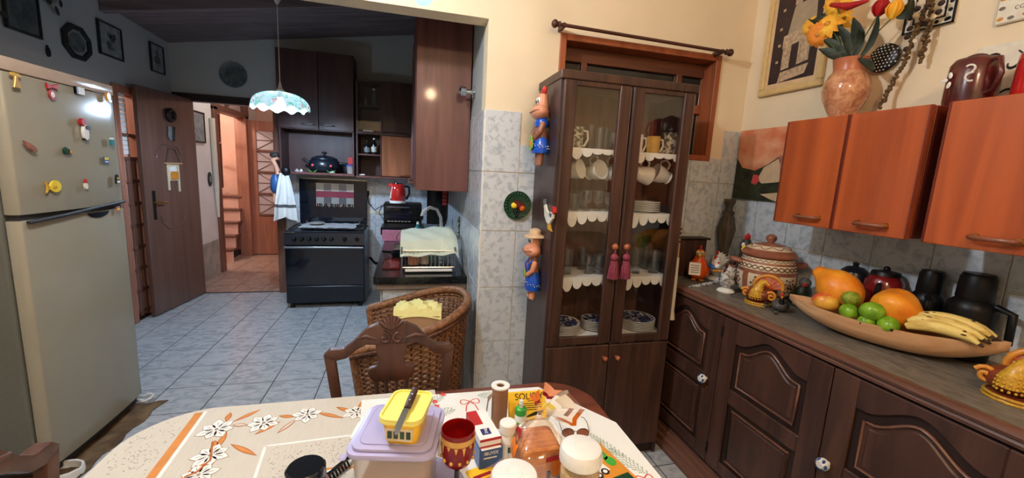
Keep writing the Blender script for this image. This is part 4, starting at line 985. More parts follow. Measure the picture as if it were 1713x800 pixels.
# dark thing hanging behind the faucet with red lettering
ap_ = thing('hanging_apron', 'dark hanging apron with red print at the far end of the counter', 'apron', (.29, 4.0, .98))
MB().sheet([[(-.1 + .2 * j / 8, .012 * math.sin(j * 1.4), z) for j in range(9)] for z in (0, .2, .40)]).build('cloth', 'black_matte', ap_, solid=.006, smooth=60)
for i in range(4): MB().box(.045, .085, -.02, -.012, .19 + .035 * i, .215 + .035 * i).build('print', 'print_red', ap_)
MB().tube([(0, 0, .395), (.06, 0, .42), (.095, 0, .43)], .004, 6).build('loop', 'black_matte', ap_)
ut = thing('hanging_ladle', 'thin black ladle hanging on the side wall tiles', 'utensil', (XC - .02, 3.78, .98))
MB().tube([(0, 0, .36), (0, 0, .1), (-.01, 0, .04)], [.006, .005, .006], 8).build('handle', 'iron', ut, smooth=60); MB().tube([(0, 0, .36), (-.01, .0, .38), (0.012, 0, .38)], .004, 6).build('hook', 'iron', ut); MB().tube([(-.01, 0, .05), (-.035, 0, .02), (-.06, 0, .0)], [.007, .016, .006], 8).build('bowl', 'iron', ut, smooth=60)
orn = thing('wall_charm', 'small floral ceramic charm on the side wall tiles', 'ornament', (XC - .007, 2.98, 1.1))
MB().ell((-.008, 0, .03), (.01, .03, .05), 12, 8).build('upper', 'mug_pattern', orn, smooth=60); MB().ell((-.008, 0, -.05), (.01, .035, .05), 12, 8).build('lower', 'mug_pattern', orn, smooth=60)
tp = thing('wall_tap', 'short chrome tap stub high on the tiled side wall', 'tap', (XC - .001, 2.487, 1.961))
m = MB().solid([(.03, 0), (.03, .006), (.014, .01), (.014, .05), (.026, .055), (.03, .085), (.018, .095)], 16); m.xf(0, RY(-PI / 2)); m.build('stub', 'chrome', tp, smooth=40)
# dish rack with towel
dk = thing('dish_rack', 'wire dish rack holding glasses and cutlery under a pale towel', 'dish rack', (.145, 2.62, CZ_))
for (x) in (-.17, .165):
    for y in (.0, .34): MB().tube([(x, y, 0), (x, y, .17)], .006, 8).build('post', 'steel', dk)
for z in (.035, .145):
    m = MB().tube([(-.17, 0, z), (.165, 0, z), (.165, .34, z), (-.17, .34, z)], .005, 6, True); m.build('ring', 'chrome', dk)
for i in range(12): MB().tube([(-.15 + .027 * i, 0, .145), (-.15 + .027 * i, 0, .03), (-.15 + .027 * i, .34, .03), (-.15 + .027 * i, .34, .145)], .002, 5).build('wire', 'chrome', dk)
MB().box(-.15, .15, .02, .32, .012, .016).build('drip_tray', 'black_matte', dk)
MB().box(-.15, .15, -.012, .0, .008, .026).build('tray', 'white_plastic', dk, bevel=.004)
simple('washed_cup', MB().solid([(.035, 0), (.04, .06), (.03, .065)], 16), 'terracotta', 'brown cup lying in the dish rack', 'cup', (.05, 2.72, CZ_ + .036))
simple('washed_jar', MB().solid([(.03, 0), (.032, .08), (.02, .09)], 16), 'cream_glaze', 'cream cup behind the brown one in the dish rack', 'cup', (.12, 2.74, CZ_ + .036))
for i in range(3): simple('rack_glass', MB().lathe([(0, 0), (.026, 0), (.032, .1), (.03, .1), (.024, .004), (0, .004)], 14), 'drink_glass', ('left', 'middle', 'right')[i] + ' one of the clear glasses in the dish rack', 'glass', (.19 + .05 * i, 2.75, CZ_ + .036), 'glasses in the dish rack')
rows_ = []
for i in range(12):
    row = []
    for j in range(15):
        u, v = i / 11, j / 14; x = -.185 + .37 * v; y = -.03 + .42 * u
        z = .178 + .075 * math.sin(u * PI * .55) * (0.6 + .5 * v) + .006 * math.sin(j * 1.1 + i)
        if u < .1: z -= .045 + .02 * (1 - v)
        if v > .93: z -= .03
        row.append((x, y, z))
    rows_.append(row)
t = MB().sheet(rows_).build('rack_towel', 'pale_green_cloth', solid=.004, smooth=70, loc=(.15, 2.62, CZ_)); tag(t, 'pale green towel draped over the dish rack', 'towel')
simple('red_chopping_board', MB().box(-.05, .06, 0, .3, 0, .012), 'dark_red', 'dark red board lying on the worktop left of the dish rack', 'board', (-.1, 2.72, CZ_), bevel=.003)
fk = thing('black_pan', 'small black pan by the sink edge', 'pan', (-.03, 3.12, CZ_)); MB().lathe([(0, 0), (.07, 0), (.085, .04), (.082, .04), (.068, .005), (0, .005)], 20).build('pan', 'black_matte', fk, smooth=40); MB().tube([(-.08, 0, .035), (-.14, -.02, .045)], .009, 8).build('handle', 'black_matte', fk)
cl = thing('chrome_strainer', 'shiny wire strainer standing over the sink', 'strainer', (-.0, 3.2, CZ_))
MB().tube([(.07 * math.cos(a), .0, .13 + .07 * math.sin(a)) for a in [2 * PI * i / 18 for i in range(18)]], .004, 6, True).build('ring', 'chrome', cl)
MB().tube([(.0, 0, .06), (0, 0, .0)], .004, 6).build('stem', 'chrome', cl)
# ================================================================== hutch
HX, HW, HY0, HD, HZ = 0.66, 0.705, 1.785, 0.325, 1.97
hu = thing('glass_hutch', 'tall dark wood china hutch with two glass doors beside the window', 'hutch', (HX, HY0, 0))
MB().box(0, .02, .012, HD, 0, HZ - .04).build('side_panel', 'hutch_side', hu, bevel=.002)
MB().box(HW - .02, HW, .012, HD, 0, HZ - .04).build('side_panel', 'hutch_side', hu, bevel=.002)
MB().box(.02, HW - .02, HD - .008, HD, .07, HZ - .04).build('back_panel', 'hutch_inside_lightened', hu)
MB().box(-.004, HW + .004, -.004, HD, HZ - .04, HZ).build('top', 'hutch_wood', hu, bevel=.004)
MB().box(.02, HW - .02, .03, HD - .01, 0, .07).build('plinth', 'side_wood_dark', hu)
SH = [1.635, 1.335, 1.012, .705]
for z in SH: MB().box(.02, HW - .02, .03, HD - .008, z - .018, z).build('shelf', 'hutch_inside_lightened', hu, bevel=.002)
xm = HW / 2
def gdoor(a, b, z0, z1, knobx):
    d = MB().box(a, a + .062, -.006, .016, z0, z1).build('door_stile', 'hutch_wood', hu, bevel=.004)
    MB().box(b - .062, b, -.006, .016, z0, z1).build('door_stile', 'hutch_wood', hu, bevel=.004)
    MB().box(a + .062, b - .062, -.004, .014, z1 - .022, z1).build('door_rail', 'hutch_wood', hu, bevel=.003)
    MB().box(a + .062, b - .062, -.004, .014, z0, z0 + .042).build('door_rail', 'hutch_wood', hu, bevel=.003)
    MB().box(a + .062, b - .062, .004, .007, z0 + .042, z1 - .022).build('glass_pane', 'pane', hu)
    for xx in (a + .004, b - .012): MB().tube([(xx + .004, -.007, z0 + .01), (xx + .004, -.007, z1 - .01)], .0035, 6).build('bead', 'hutch_wood', hu)
def knob(x, z, mat='copper_knob', r=.016, parent=hu, y=-.006):
    m = MB().solid([(.006, 0), (.006, .012), (r, .018), (r * .95, .028), (r * .5, .034)], 14); m.xf(0, T(x, y, z) @ RX(PI / 2)); return m.build('knob', mat, parent, smooth=50)
gdoor(.012, xm - .002, .672, 1.928, 0); gdoor(xm + .002, HW - .012, .672, 1.928, 0)
k1, k2_ = knob(xm - .032, 1.177), knob(xm + .032, 1.177)
for a, b in ((.012, xm - .002), (xm + .002, HW - .012)):
    MB().box(a, b, -.006, .014, .075, .664).build('lower_door', 'hutch_wood', hu, bevel=.004)
knob(xm - .03, .60, r=.012); knob(xm + .04, .60, r=.012)
for i, sx in enumerate((-1, 1)):
    ts = thing('tassel', ('dark pink tassel on the left hutch door knob', 'dark pink tassel on the right hutch door knob')[i], 'tassel', (HX + xm + sx * .032, HY0 - .03, 1.12), 0, 'hutch tassels')
    MB().tube([(0, .012, .06), (0, -.002, .045), (0, 0, .02)], .003, 6).build('cord', 'tassel', ts)
    MB().ell((0, 0, .005), .019, 12, 8).build('ball', 'tassel', ts, smooth=60)
    for q in range(14):
        a = 2 * PI * q / 14; MB().tube([(.012 * math.cos(a), .012 * math.sin(a), -.012), (.019 * math.cos(a), .019 * math.sin(a), -.05), (.024 * math.cos(a) + .002 * math.sin(q * 5), .022 * math.sin(a), -.1)], [.005, .005, .004], 5).build('fringe', 'tassel', ts)
# doilies with scalloped front edges
def doily(z, x0, x1, label, big=.05):
    t = thing('shelf_doily', label, 'doily', (HX, HY0, z), 0, 'lace doilies in the hutch')
    MB().box(x0, x1, .027, .25, .0, .0022).build('cloth', 'lace', t)
    n = max(3, int(round((x1 - x0) / big))); wd_ = (x1 - x0) / n
    for i in range(n):
        c = x0 + (i + .5) * wd_; dep = (.026 if z == SH[0] else .046) + .016 * math.sin(PI * ((i + .5) / n) * 2 + .5)
        poly = [(c - wd_ / 2, .002)] + [(c - wd_ / 2 * math.cos(PI * q / 8), -.012 - dep * math.sin(PI * q / 8) ** .8) for q in range(9)] + [(c + wd_ / 2, .002)]
        MB().prism(poly, .0255, .0275, 'y').build('scallop', 'lace', t)
    return t
xa, xb, xc, xd = .03, xm - .01, xm + .01, HW - .03
LN = ('topmost', 'second', 'third', 'lowest')
for i, z in enumerate(SH):
    doily(z, xa, xb, f'white scalloped doily on the {LN[i]} hutch shelf, left door', .052); doily(z, xc, xd, f'white scalloped doily on the {LN[i]} hutch shelf, right door', .052)
zc = [z + .0025 for z in SH]
def hpos(px, py, y=1.93): return PY(px, py, y).x
def mug(name, label, x, y, z, r, h, mat, hm='white_ceramic', side=1, group=None):
    t = thing(name, label, 'mug', (x, y, z), 0, group)
    MB().lathe([(0, 0), (r * .85, 0), (r * .95, h * .1), (r, h * .5), (r * 1.02, h), (r * .94, h), (r * .9, h * .1), (0, h * .08)], 20).build('cup', mat, t, smooth=50)
    MB().tube([(side * r * .95, 0, h * .85), (side * r * 1.6, 0, h * .85), (side * r * 1.75, 0, h * .5), (side * r * 1.3, 0, h * .18), (side * r * .95, 0, h * .15)], .006, 8).build('handle', hm, t, smooth=60)
    return t
def tumbler(name, label, x, y, z, r, h, group=None, foot=False):
    t = thing(name, label, 'glass', (x, y, z), 0, group)
    if foot:
        MB().lathe([(0, 0), (r * .8, 0), (r * .8, .005), (.007, .01), (.007, h * .3), (r * .8, h * .45), (r, h), (r * .96, h), (r * .74, h * .47), (0, h * .36)], 16).build('bowl', 'drink_glass', t, smooth=40)
    else:
        MB().lathe([(0, 0), (r * .85, 0), (r, h), (r * .95, h), (r * .8, .008), (0, .008)], 16).build('bowl', 'drink_glass', t, smooth=40)
    MB().lathe([(r * (1.0 if not foot else 1), h - .002), (r * 1.03, h), (r * .98, h + .002)], 16).build('rim', 'drink_glass', t)
    return t
G = 'cups and mugs in the hutch'; GG = 'clear glasses in the hutch'
X_ = lambda px, py, y=1.93: hpos(px, py, y)
mug('patterned_mug', 'leaf-patterned mug with white handle on the top shelf, left door', X_(962, 222), 1.92, zc[0], .038, .105, 'mug_pattern')
mug('yellow_mug', 'yellow mug with white handle on the top shelf, right door', X_(1091, 242), 1.92, zc[0], .033, .09, 'mug_yellow')
mug('white_mug', 'white mug at the left of the yellow mug', X_(1066, 238), 1.94, zc[0], .034, .095, 'white_ceramic')
t = mug('lidded_mug', 'leaf-patterned lidded mug at the right end of the top shelf', X_(1120, 240), 1.93, zc[0], .043, .105, 'mug_pattern')
ld = MB().solid([(.043, .105), (.04, .115), (.01, .12)], 18).build('lid', 'mug_pattern', t, smooth=40); MB().prism([(.014 * (1 if i % 2 else .5) * math.cos(2 * PI * i / 10), .135 + .014 * (1 if i % 2 else .5) * math.sin(2 * PI * i / 10)) for i in range(10)], -.004, .004, 'y').build('flower_knob', 'plate_grey', ld)
for i, (px, r, h) in enumerate(((988, .028, .13), (1003, .032, .11), (1014, .034, .12), (1029, .032, .09))):
    tumbler('beer_glass', ('leftmost ', 'second ', 'third ', 'fourth ', 'rear ')[i] + 'clear glass on the top hutch shelf behind the left door', X_(px, 230, 1.99 - .08 * (i % 2)), 1.99 - .08 * (i % 2), zc[0], r, h, GG)
# hanging cups
def hang_cup(label, x, y, z, turn, tilt, mat='white_ceramic'):
    t = thing('hanging_cup', label, 'cup', (x, y, z), 0, 'white cups hanging from hooks in the hutch', scale=(1.12, 1.12, 1.12))
    M_ = T(0, 0, -.075) @ RZ(turn) @ RY(tilt)
    m = MB().lathe([(0, -.042), (.026, -.042), (.03, -.036), (.026, -.03), (.038, 0), (.044, .038), (.041, .038), (.034, 0), (.02, -.028), (0, -.03)], 20); m.xf(0, M_); m.build('cup', mat, t, smooth=50)
    m = MB().tube([(-.036, 0, -.018), (-.06, 0, -.02), (-.072, 0, .004), (-.058, 0, .026), (-.04, 0, .024)], .005, 8); m.xf(0, M_); m.build('handle', mat, t, smooth=60)
    MB().tube([(0, 0, .0), (0, 0, -.012), (.008, 0, -.018), (.006, 0, -.028)], .0018, 5).build('hook', 'iron', t)
hz = SH[0] - .018
for i, (px, tr, ti) in enumerate(((958, -.9, 1.35), (994, -1.2, 1.3), (1025, -1.0, 1.3), (1073, .1, 1.75), (1106, PI - .1, 1.25))):
    hang_cup(('dim white cup hanging at the far left of the hutch', 'white cup hanging mouth forward behind the left door', 'white cup half hidden by the left door stile', 'white cup hanging tipped at the left of the right door', 'white cup hanging tipped beside the right door frame')[i], X_(px, 300, 1.9), 1.9, hz, tr, ti)
for i, (px, r, h, f) in enumerate(((960, .03, .08, False), (981, .028, .1, True), (1000, .028, .1, True), (1018, .026, .095, True), (970, .028, .09, False))):
    tumbler('stem_glass', ('leftmost ', 'second ', 'third ', 'fourth ', 'rear ')[i] + 'clear glass on the second hutch shelf behind the left door', X_(px, 340, 1.9 + .09 * (i == 4)), 1.9 + .09 * (i == 4), zc[1], r, h, GG, f)
def plates(label, px, py, y, z, n, r, mat, top=None):
    for k in range(n):
        lab = ('lowest ', 'second lowest ', 'third ', 'fourth ', 'second topmost ', 'topmost ')[k] + label
        t = thing('dinner_plate' if mat != 'white_ceramic' else 'side_plate', lab, 'plate', (X_(px, py, y), y, z + k * .0085), 0, label + ' stack')
        MB().lathe([(0, 0), (r * .55, 0), (r * .6, .004), (r, .012), (r, .015), (r * .62, .0075), (0, .0045)], 28).build('dish', 'white_ceramic', t, smooth=40)
        if k == n - 1 and top: MB().lathe([(0, .0056), (r * .6, .0086), (r * .92, .0146)], 28).build('painted_top', top, t, smooth=60)
plates('white side plate in the stack on the second hutch shelf', 1078, 350, 1.9, zc[1], 6, .078, 'white_ceramic')
for i, (px, r, h) in enumerate(((948, .034, .13), (974, .032, .12), (1002, .036, .1), (1014, .028, .12), (985, .026, .09))):
    tumbler('water_glass', ('leftmost ', 'second ', 'third ', 'fourth ', 'rear ')[i] + 'clear glass on the third hutch shelf behind the left door', X_(px, 440, 1.88 + .1 * (i % 2)), 1.88 + .1 * (i % 2), zc[2], r, h, GG)
for i, (px, r, h) in enumerate(((1064, .032, .13), (1079, .034, .13), (1094, .032, .12), (1101, .03, .1))):
    tumbler('tall_glass', ('leftmost ', 'second ', 'third ', 'fourth ', 'rear ')[i] + 'tall clear glass on the third hutch shelf behind the right door', X_(px, 440, 1.88 + .1 * (i % 2)), 1.88 + .1 * (i % 2), zc[2], r, h, GG)
plates('blue-painted plate in the left stack on the lowest hutch shelf', 941, 540, 1.88, zc[3], 6, .088, 'b', 'plate_blue')
plates('blue-painted plate in the middle stack on the lowest hutch shelf', 992, 545, 1.9, zc[3], 6, .066, 'b', 'plate_blue')
plates('blue-painted plate in the right stack on the lowest hutch shelf', 1063, 542, 1.9, zc[3], 6, .1, 'b', 'plate_blue')
# white long-handled wooden spoon hung on the right side of the hutch
wsx = HX + HW + .012
sp_ = thing('wooden_spoon', 'long white wooden spatula hanging on the right side of the hutch', 'spatula', (wsx, HY0 + .03, .80))
zt_ = PY(1142, 390, HY0 + .03).z - .80; zb_ = PY(1131, 533, HY0 + .03).z - .80
MB().tube([(0, 0, zb_), (0, 0, zb_ + .05), (0, 0, zb_ + .13), (0, 0, zt_ - .13)], [.024, .016, .016, .011], 12).build('blade', 'off_white', sp_, smooth=50)
MB().tube([(0, 0, zt_ - .13), (0, 0, zt_ - .05)], .008, 10).build('grip', 'cardboard', sp_, smooth=50)
for q in range(4): MB().tube([(0, 0, zt_ - .05 + .022 * q), (0, 0, zt_ - .04 + .022 * q)], .0085, 10).build('ring', 'ink_black', sp_)
MB().tube([(0, 0, zt_ - .05), (0, 0, zt_ + .05)], .006, 8).build('neck', 'cardboard', sp_, smooth=50)
# ---- ceramics on the hutch's left side (side plane X = HX)
def hen(px, py, label, kind):
    p = PX(px, py, HX - .03); t = thing('ceramic_' + kind, label, 'ornament', (HX - .03, p.y, p.z))
    return t
# hen with red comb and blue dotted dress
a = PX(908, 152, HX - .03); b = PX(904, 277, HX - .03); Hh = a.z - b.z; S = Hh / .37
t = thing('ceramic_hen', 'ceramic hen in a blue dotted dress, upper one on the hutch side', 'ornament', (HX - .032, (a.y + b.y) / 2, b.z), 0, 'ceramic chickens on the hutch', scale=(S, S, S))
def hen_parts(t, hat=False):
    MB().tube([(0, 0, .24), (0, .0, .3), (0, -.004, .35)], [.036, .03, .024], 14).build('head', 'terracotta', t, smooth=60)
    bk = MB().ell((-.014, .0, .262), (.046, .066, .037), 20, 12).build('beak', 'terracotta', t, smooth=60)
    MB().tube([(-.02 - .041 * math.cos(a), .064 * math.sin(a), .256 + .012 * abs(math.sin(a))) for a in [-1.2 + .24 * k for k in range(11)]], .0022, 5).build('beak_line', 'clay', bk)
    for q in (-.014, .014):
        e = MB().ell((-.022, q, .318), (.009, .010, .016), 10, 8).build('eye', 'white_ceramic', t, smooth=60); MB().ell((-.029, q, .314), (.004, .006, .009), 8, 6).build('pupil', 'ink_black', e, smooth=60)
    MB().solid([(.02, 0), (.043, .02), (.048, .06), (.036, .1), (.032, .14), (.024, .17)], 16, (0, 0, .06), .8, 1.05).build('torso', 'terra_brown', t, smooth=60)
    for s in (-1, 1):
        MB().tube([(-.004, s * .038, .205), (-.02, s * .056, .165), (-.038, s * .022, .135)], [.016, .014, .012], 8).build('wing', 'terracotta' if hat else 'terra_brown', t, smooth=60)
        MB().tube([(0, s * .019, .08), (-.004, s * .02, .01), (-.008, s * .02, .0)], [.018, .016, .016], 10).build('leg', 'terracotta' if hat else 'terra_brown', t, smooth=60)
if True:
    hen_parts(t)
    MB().solid([(.052, .0), (.056, .01), (.052, .05), (.036, .085)], 16, (0, 0, .06), .8, 1.15).build('skirt', 'blue_dots', t, smooth=50)
    MB().solid([(.036, 0), (.042, .02), (.028, .045)], 16, (0, 0, .19), .85, 1.15).build('bodice', 'blue_dots', t, smooth=50)
    m = MB().prism([(.0, .155), (.03, .12), (.034, .085), (.0, .07), (-.034, .085), (-.03, .12)], -.052, -.046, 'x'); m.build('apron', 'lime', t, bevel=.003)
    MB().ell((-.05, 0, .105), (.006, .014, .016), 10, 6).build('apron_heart', 'orange', t, smooth=60)
    d = MB(); 
    for i in range(26):
        an_ = PI * .55 + 2 * PI * .9 * ((i * .618) % 1); z = .075 + .05 * ((i * .37) % 1); d.ell((.047 * math.cos(an_), .064 * math.sin(an_), z), .0028, 6, 4)
    d.build('dots', 'white_ceramic', t)
    for q in range(3): MB().ell((0, -.03 + .015 * q, .365 + .006 * (q == 1)), (.01, .012, .018), 10, 6).build('comb', 'red_gloss', t, smooth=60)
a = PX(893, 382, HX - .03); b = PX(893, 502, HX - .03); S = (a.z - b.z) / .375
t = thing('ceramic_rooster', 'ceramic rooster with straw hat and blue overalls, lower one on the hutch side', 'ornament', (HX - .032, (a.y + b.y) / 2, b.z), 0, 'ceramic chickens on the hutch', scale=(S, S, S))
hen_parts(t, True)
MB().solid([(.05, 0), (.052, .01), (.05, .06), (.04, .1)], 16, (0, 0, .05), .8, 1.12).build('overalls', 'blue_dots', t, smooth=50)
for s in (-1, 1): MB().tube([(-.034, s * .022, .15), (-.036, s * .026, .19), (-.01, s * .03, .215)], .006, 8).build('strap', 'blue_dots', t, smooth=60)
d = MB()
for i in range(22):
    an_ = PI * .55 + 2 * PI * .9 * ((i * .618) % 1); z = .06 + .06 * ((i * .37) % 1); d.ell((.042 * math.cos(an_), .058 * math.sin(an_), z), .0026, 6, 4)
d.build('dots', 'white_ceramic', t)
MB().prism([(-.02, .12), (.02, .12), (.016, .16), (-.016, .16)], -.05, -.044, 'x').build('bib_pocket', 'lime', t, bevel=.003)
MB().solid([(.06, 0), (.058, .008), (.032, .012), (.03, .035), (.014, .045)], 18, (0, 0, .335)).build('straw_hat', 'hen_sand', t, smooth=50)
# flat rooster magnet
p = PX(917, 363, HX - .012); t = thing('rooster_plaque', 'flat white rooster with red comb on the hutch side', 'ornament', (HX - .001, p.y, p.z), scale=(1, 1.45, .95))
def ply(pts, a, b): return MB().prism(pts, a, b, 'x')
ply([(.045, .03), (.055, .055), (.04, .06), (.02, .03), (-.005, .02), (-.03, .035), (-.035, .05), (-.045, .04), (-.04, .0), (-.01, -.035), (.015, -.03), (.04, .0)], -.012, 0).build('body', 'off_white', t, bevel=.002)
ply([(-.03, .03), (-.04, .06), (-.052, .055), (-.058, .03), (-.046, .02)], -.015, 0).build('comb', 'red_gloss', t, bevel=.002)
ply([(.052, .05), (.062, .075), (.046, .085), (.038, .055)], -.014, 0).build('tail', 'plaid_dark', t, bevel=.002)
ply([(-.01, .025), (-.035, .02), (-.03, .0), (-.012, .005)], -.014, 0).build('neck_ruff', 'plate_grey', t, bevel=.002)
ply([(-.008, -.03), (-.002, -.03), (-.014, -.06), (-.032, -.066), (-.02, -.058)], -.01, 0).build('leg', 'mustard', t)
ply([(.006, -.028), (.012, -.028), (.002, -.06), (-.014, -.064), (-.004, -.056)], -.01, 0).build('leg', 'mustard', t)
# green majolica plate with fruit on the tiled wall
p = PY(866, 344, YW - .02); t = thing('majolica_plate', 'round green relief plate with ceramic fruit on the tiled wall', 'plate', (p.x, YW - .006, p.z))
m = MB().solid([(.05, 0), (.076, .01), (.077, .014), (.05, .008)], 32); m.xf(0, RX(PI / 2)); m.build('dish', 'dark_green', t, smooth=50)
d = MB()
for q in range(24): an_ = 2 * PI * q / 24; d.ell((.064 * math.cos(an_), -.0135, .064 * math.sin(an_)), (.006, .003, .006), 8, 5)
d.build('rim_beads', 'dark_green', t, smooth=60)
m = MB().prism(arc(0, 0, .034, 0, PI, 10), -.028, -.008, 'y'); m.xf(0, T(.012, 0, .02) @ RY(.5 + PI)); m.build('melon_slice', 'dark_red', t, bevel=.003)
MB().ell((-.02, -.018, -.0), (.018, .014, .017), 12, 8).build('lemon', 'yellow', t, smooth=60)
MB().ell((.024, -.018, -.012), (.018, .014, .018), 12, 8).build('orange', 'orange', t, smooth=60)
gr = MB()
for q in ((0, -.025), (-.01, -.03), (.01, -.032), (-.005, -.042), (.006, -.044), (0, -.055)): gr.ell((q[0] - .004, -.018, q[1]), .008, 8, 6)
gr.build('grapes', 'spots', t, smooth=60)
# ================================================================== right side: sideboard, wall cabinets and what stands on them
BX = 1.46; TZ = .95
sb = thing('sideboard', 'long dark carved wood sideboard with arched panel doors along the right wall', 'sideboard', (BX, 0, 0))
MB().box(.03, XR - BX - .008, -.3, 2.11, .08, TZ - .05).build('carcass', 'side_wood_dark', sb)
MB().box(.012, .03, -.3, 2.11, .1, TZ - .05).build('face_frame', 'side_wood_dark', sb)
# plinth mouldings
MB().prism([(-.045, 0), (.05, 0), (.05, .12), (.0, .12), (-.004, .10), (-.018, .095), (-.02, .07), (-.034, .062), (-.036, .03), (-.045, .024)], -.3, 2.1, 'y').build('plinth', 'side_edge', sb)
# top with moulded edge
MB().box(-.0, XR - BX - .008, -.3, 2.115, TZ - .05, TZ - .002).build('top_core', 'side_wood_dark', sb)
MB().box(-.002, XR - BX - .008, -.3, 2.115, TZ - .002, TZ).build('top_surface', 'counter_grey', sb)
em = [(-.0, TZ), (-.014, TZ - .0), (-.026, TZ - .004), (-.033, TZ - .013), (-.03, TZ - .022), (-.022, TZ - .026), (-.026, TZ - .034), (-.022, TZ - .044), (-.008, TZ - .048), (0, TZ - .05)]
MB().prism(em, -.3, 2.115, 'y').build('edge_moulding', 'side_edge', sb, smooth=45)
def ogee(y0, y1, zs, zp, n=20):
    out = []
    for i in range(n + 1):
        t = i / n; u = abs(t - .5) * 2; v = max(0, min(1, (0.86 - u) / .86)); out.append((y0 + (y1 - y0) * t, zs + (zp - zs) * (v * v * (3 - 2 * v))))
    return out
def sdoor(y0, y1, knob_y=None, hinge_y=None):
    z0, z1 = .145, .895
    root = MB().box(-.006, .012, y0 + .002, y1 - .002, z0, z1).build('door', 'side_wood_dark', sb, bevel=.002)
    sw_ = .085
    f = lambda a, b, c, d: MB().box(-.018, -.006, a, b, c, d)
    f(y0 + .002, y0 + sw_, z0, z1).build('stile', 'side_wood', root, bevel=.003); f(y1 - sw_, y1 - .002, z0, z1).build('stile', 'side_wood', root, bevel=.003)
    f(y0 + sw_, y1 - sw_, z0, z0 + .06).build('rail', 'side_wood', root, bevel=.003); f(y0 + sw_, y1 - sw_, .505, .575).build('rail', 'side_wood', root, bevel=.003)
    pts = ogee(y0 + sw_, y1 - sw_, .795, .862); MB().prism([(y1 - sw_, z1), (y0 + sw_, z1)] + pts, -.018, -.006, 'x').build('arched_rail', 'side_wood', root, bevel=.003)
    a, b = y0 + sw_ + .03, y1 - sw_ - .03
    for dep, ins in ((-.010, 0), (-.015, .014)):
        pp = ogee(a + ins, b - ins, .765 - ins, .83 - ins); MB().prism([(b - ins, .6 + ins), (a + ins, .6 + ins)] + pp, dep, -.006, 'x').build('raised_panel', 'side_wood', root, bevel=.004)
    pp = ogee(a, b, .765, .83); MB().tube([(-.011, y, z) for y, z in [(a, .6)] + pp + [(b, .6)]], .0055, 6, True).build('panel_bead', 'side_edge', root, smooth=60)
    for dep, ins in ((-.010, 0), (-.015, .014)):
        MB().box(dep, -.006, a + ins, b - ins, z0 + .085 + ins, .48 - ins).build('raised_panel', 'side_wood', root, bevel=.004)
    MB().tube([(-.011, a, z0 + .085), (-.011, a, .48), (-.011, b, .48), (-.011, b, z0 + .085)], .0055, 6, True).build('panel_bead', 'side_edge', root, smooth=60)
    if knob_y:
        m = MB().solid([(.007, 0), (.007, .012), (.02, .018), (.022, .03), (.012, .042)], 16); m.xf(0, T(-.018, knob_y, .555) @ RY(-PI / 2)); kk = m.build('knob', 'white_ceramic', root, smooth=50)
        for q in range(6):
            a_ = 2 * PI * q / 6; MB().ell((-.018 - .033, knob_y + .016 * math.cos(a_), .555 + .016 * math.sin(a_)), (.008, .005, .008), 8, 6).build('painted_petal', 'box_blue', kk, smooth=60)
    if hinge_y:
        for z in (.2, .8): MB().solid([(.005, 0), (.005, .05)], 8, (-.02, hinge_y, z)).build('hinge', 'iron', root)
    return root
dA = sdoor(1.518, 2.03, 1.575); sdoor(1.003, 1.518, None, 1.512); sdoor(.488, 1.003, .965); sdoor(-.03, .488, None)
m = MB().tube([(-.02, 1.575 + .012 * math.cos(a), .512 + .006 * math.sin(a)) for a in [2 * PI * i / 10 for i in range(10)]], .002, 5, True); m.build('key_ring', 'brass', dA)
# ---- orange wall cabinets
UX = 1.64
def wall_unit(label, y0, y1, splits, hand):
    t = thing('hanging_cabinet', label, 'cabinet', (UX, 0, 0)); z0, z1 = 1.347, 1.792
    MB().box(.018, XR - UX - .008, y0, y1, z0 + .004, z1 - .002).build('carcass', 'orange_edge', t, bevel=.002)
    ys = [y0] + splits + [y1]
    for i in range(len(ys) - 1):
        a, b = ys[i], ys[i + 1]
        d = MB().box(0, .018, a + .0015, b - .0015, z0, z1).build('door', 'orange_wood', t, bevel=.003)
        for q in (a + .004, b - .004): MB().tube([(.0005, q, z0 + .002), (.0005, q, z1 - .002)], .0042, 6).build('edge_bead', 'orange_edge', d)
        h0, h1 = hand[i]
        hh = handle_bar(d, (0, h0, 1.385), (0, h1, 1.385), 'bronze', (-1, 0, 0), .0075, .026)
        for q in (h0, h1):
            m = MB().solid([(.012, 0), (.01, .008)], 12); m.xf(0, T(0, q, 1.385) @ RY(-PI / 2)); m.build('rosette', 'brass', hh)
    return t
wall_unit('orange wood wall cabinet with two doors left of the gap', .992, 1.517, [1.25], [(1.15, 1.06), (1.395, 1.305)])
wall_unit('orange wood wall cabinet with one wide door at the right edge', .42, .952, [], [(.822, .728)])
# ---- pictures on the right wall
def wall_r(y, z, d=.001): return (XR - d, y, z)
hp_ = thing('hen_photograph', 'unframed photo print of an orange hen beside the wall cabinet', 'picture', wall_r(2.108, 1.422, .007))
def U(pts, w=.40, h=.402): return [(-u * w, v * h) for u, v in pts]     # u to the right (towards -Y)
MB().box(-.012, 0, -.55, 0, 0, .402).build('print', 'hen_black', hp_)
def lay(nm, mat, pts, d): MB().prism(U(pts), -.012 - d, -.012, 'x').build(nm, mat, hp_)
lay('hen_body', 'hen_orange', [(0, 1), (1.3, 1), (1.3, .45), (.98, .48), (.72, .6), (.55, .5), (.36, .42), (.12, .46), (0, .6)], .0006)
lay('pale_ground', 'hen_sand', [(.5, .46), (.72, .58), (.8, .4), (.86, .28), (.7, .26), (.5, .24), (.42, .3)], .0009)
lay('hen_leg', 'hen_pink', [(.72, .62), (1.3, .6), (1.3, .36), (.95, .28), (.78, .34), (.76, .5)], .0012)
lay('hen_head', 'print_red', [(.34, .36), (.42, .36), (.46, .28), (.4, .22), (.32, .24)], .0015)
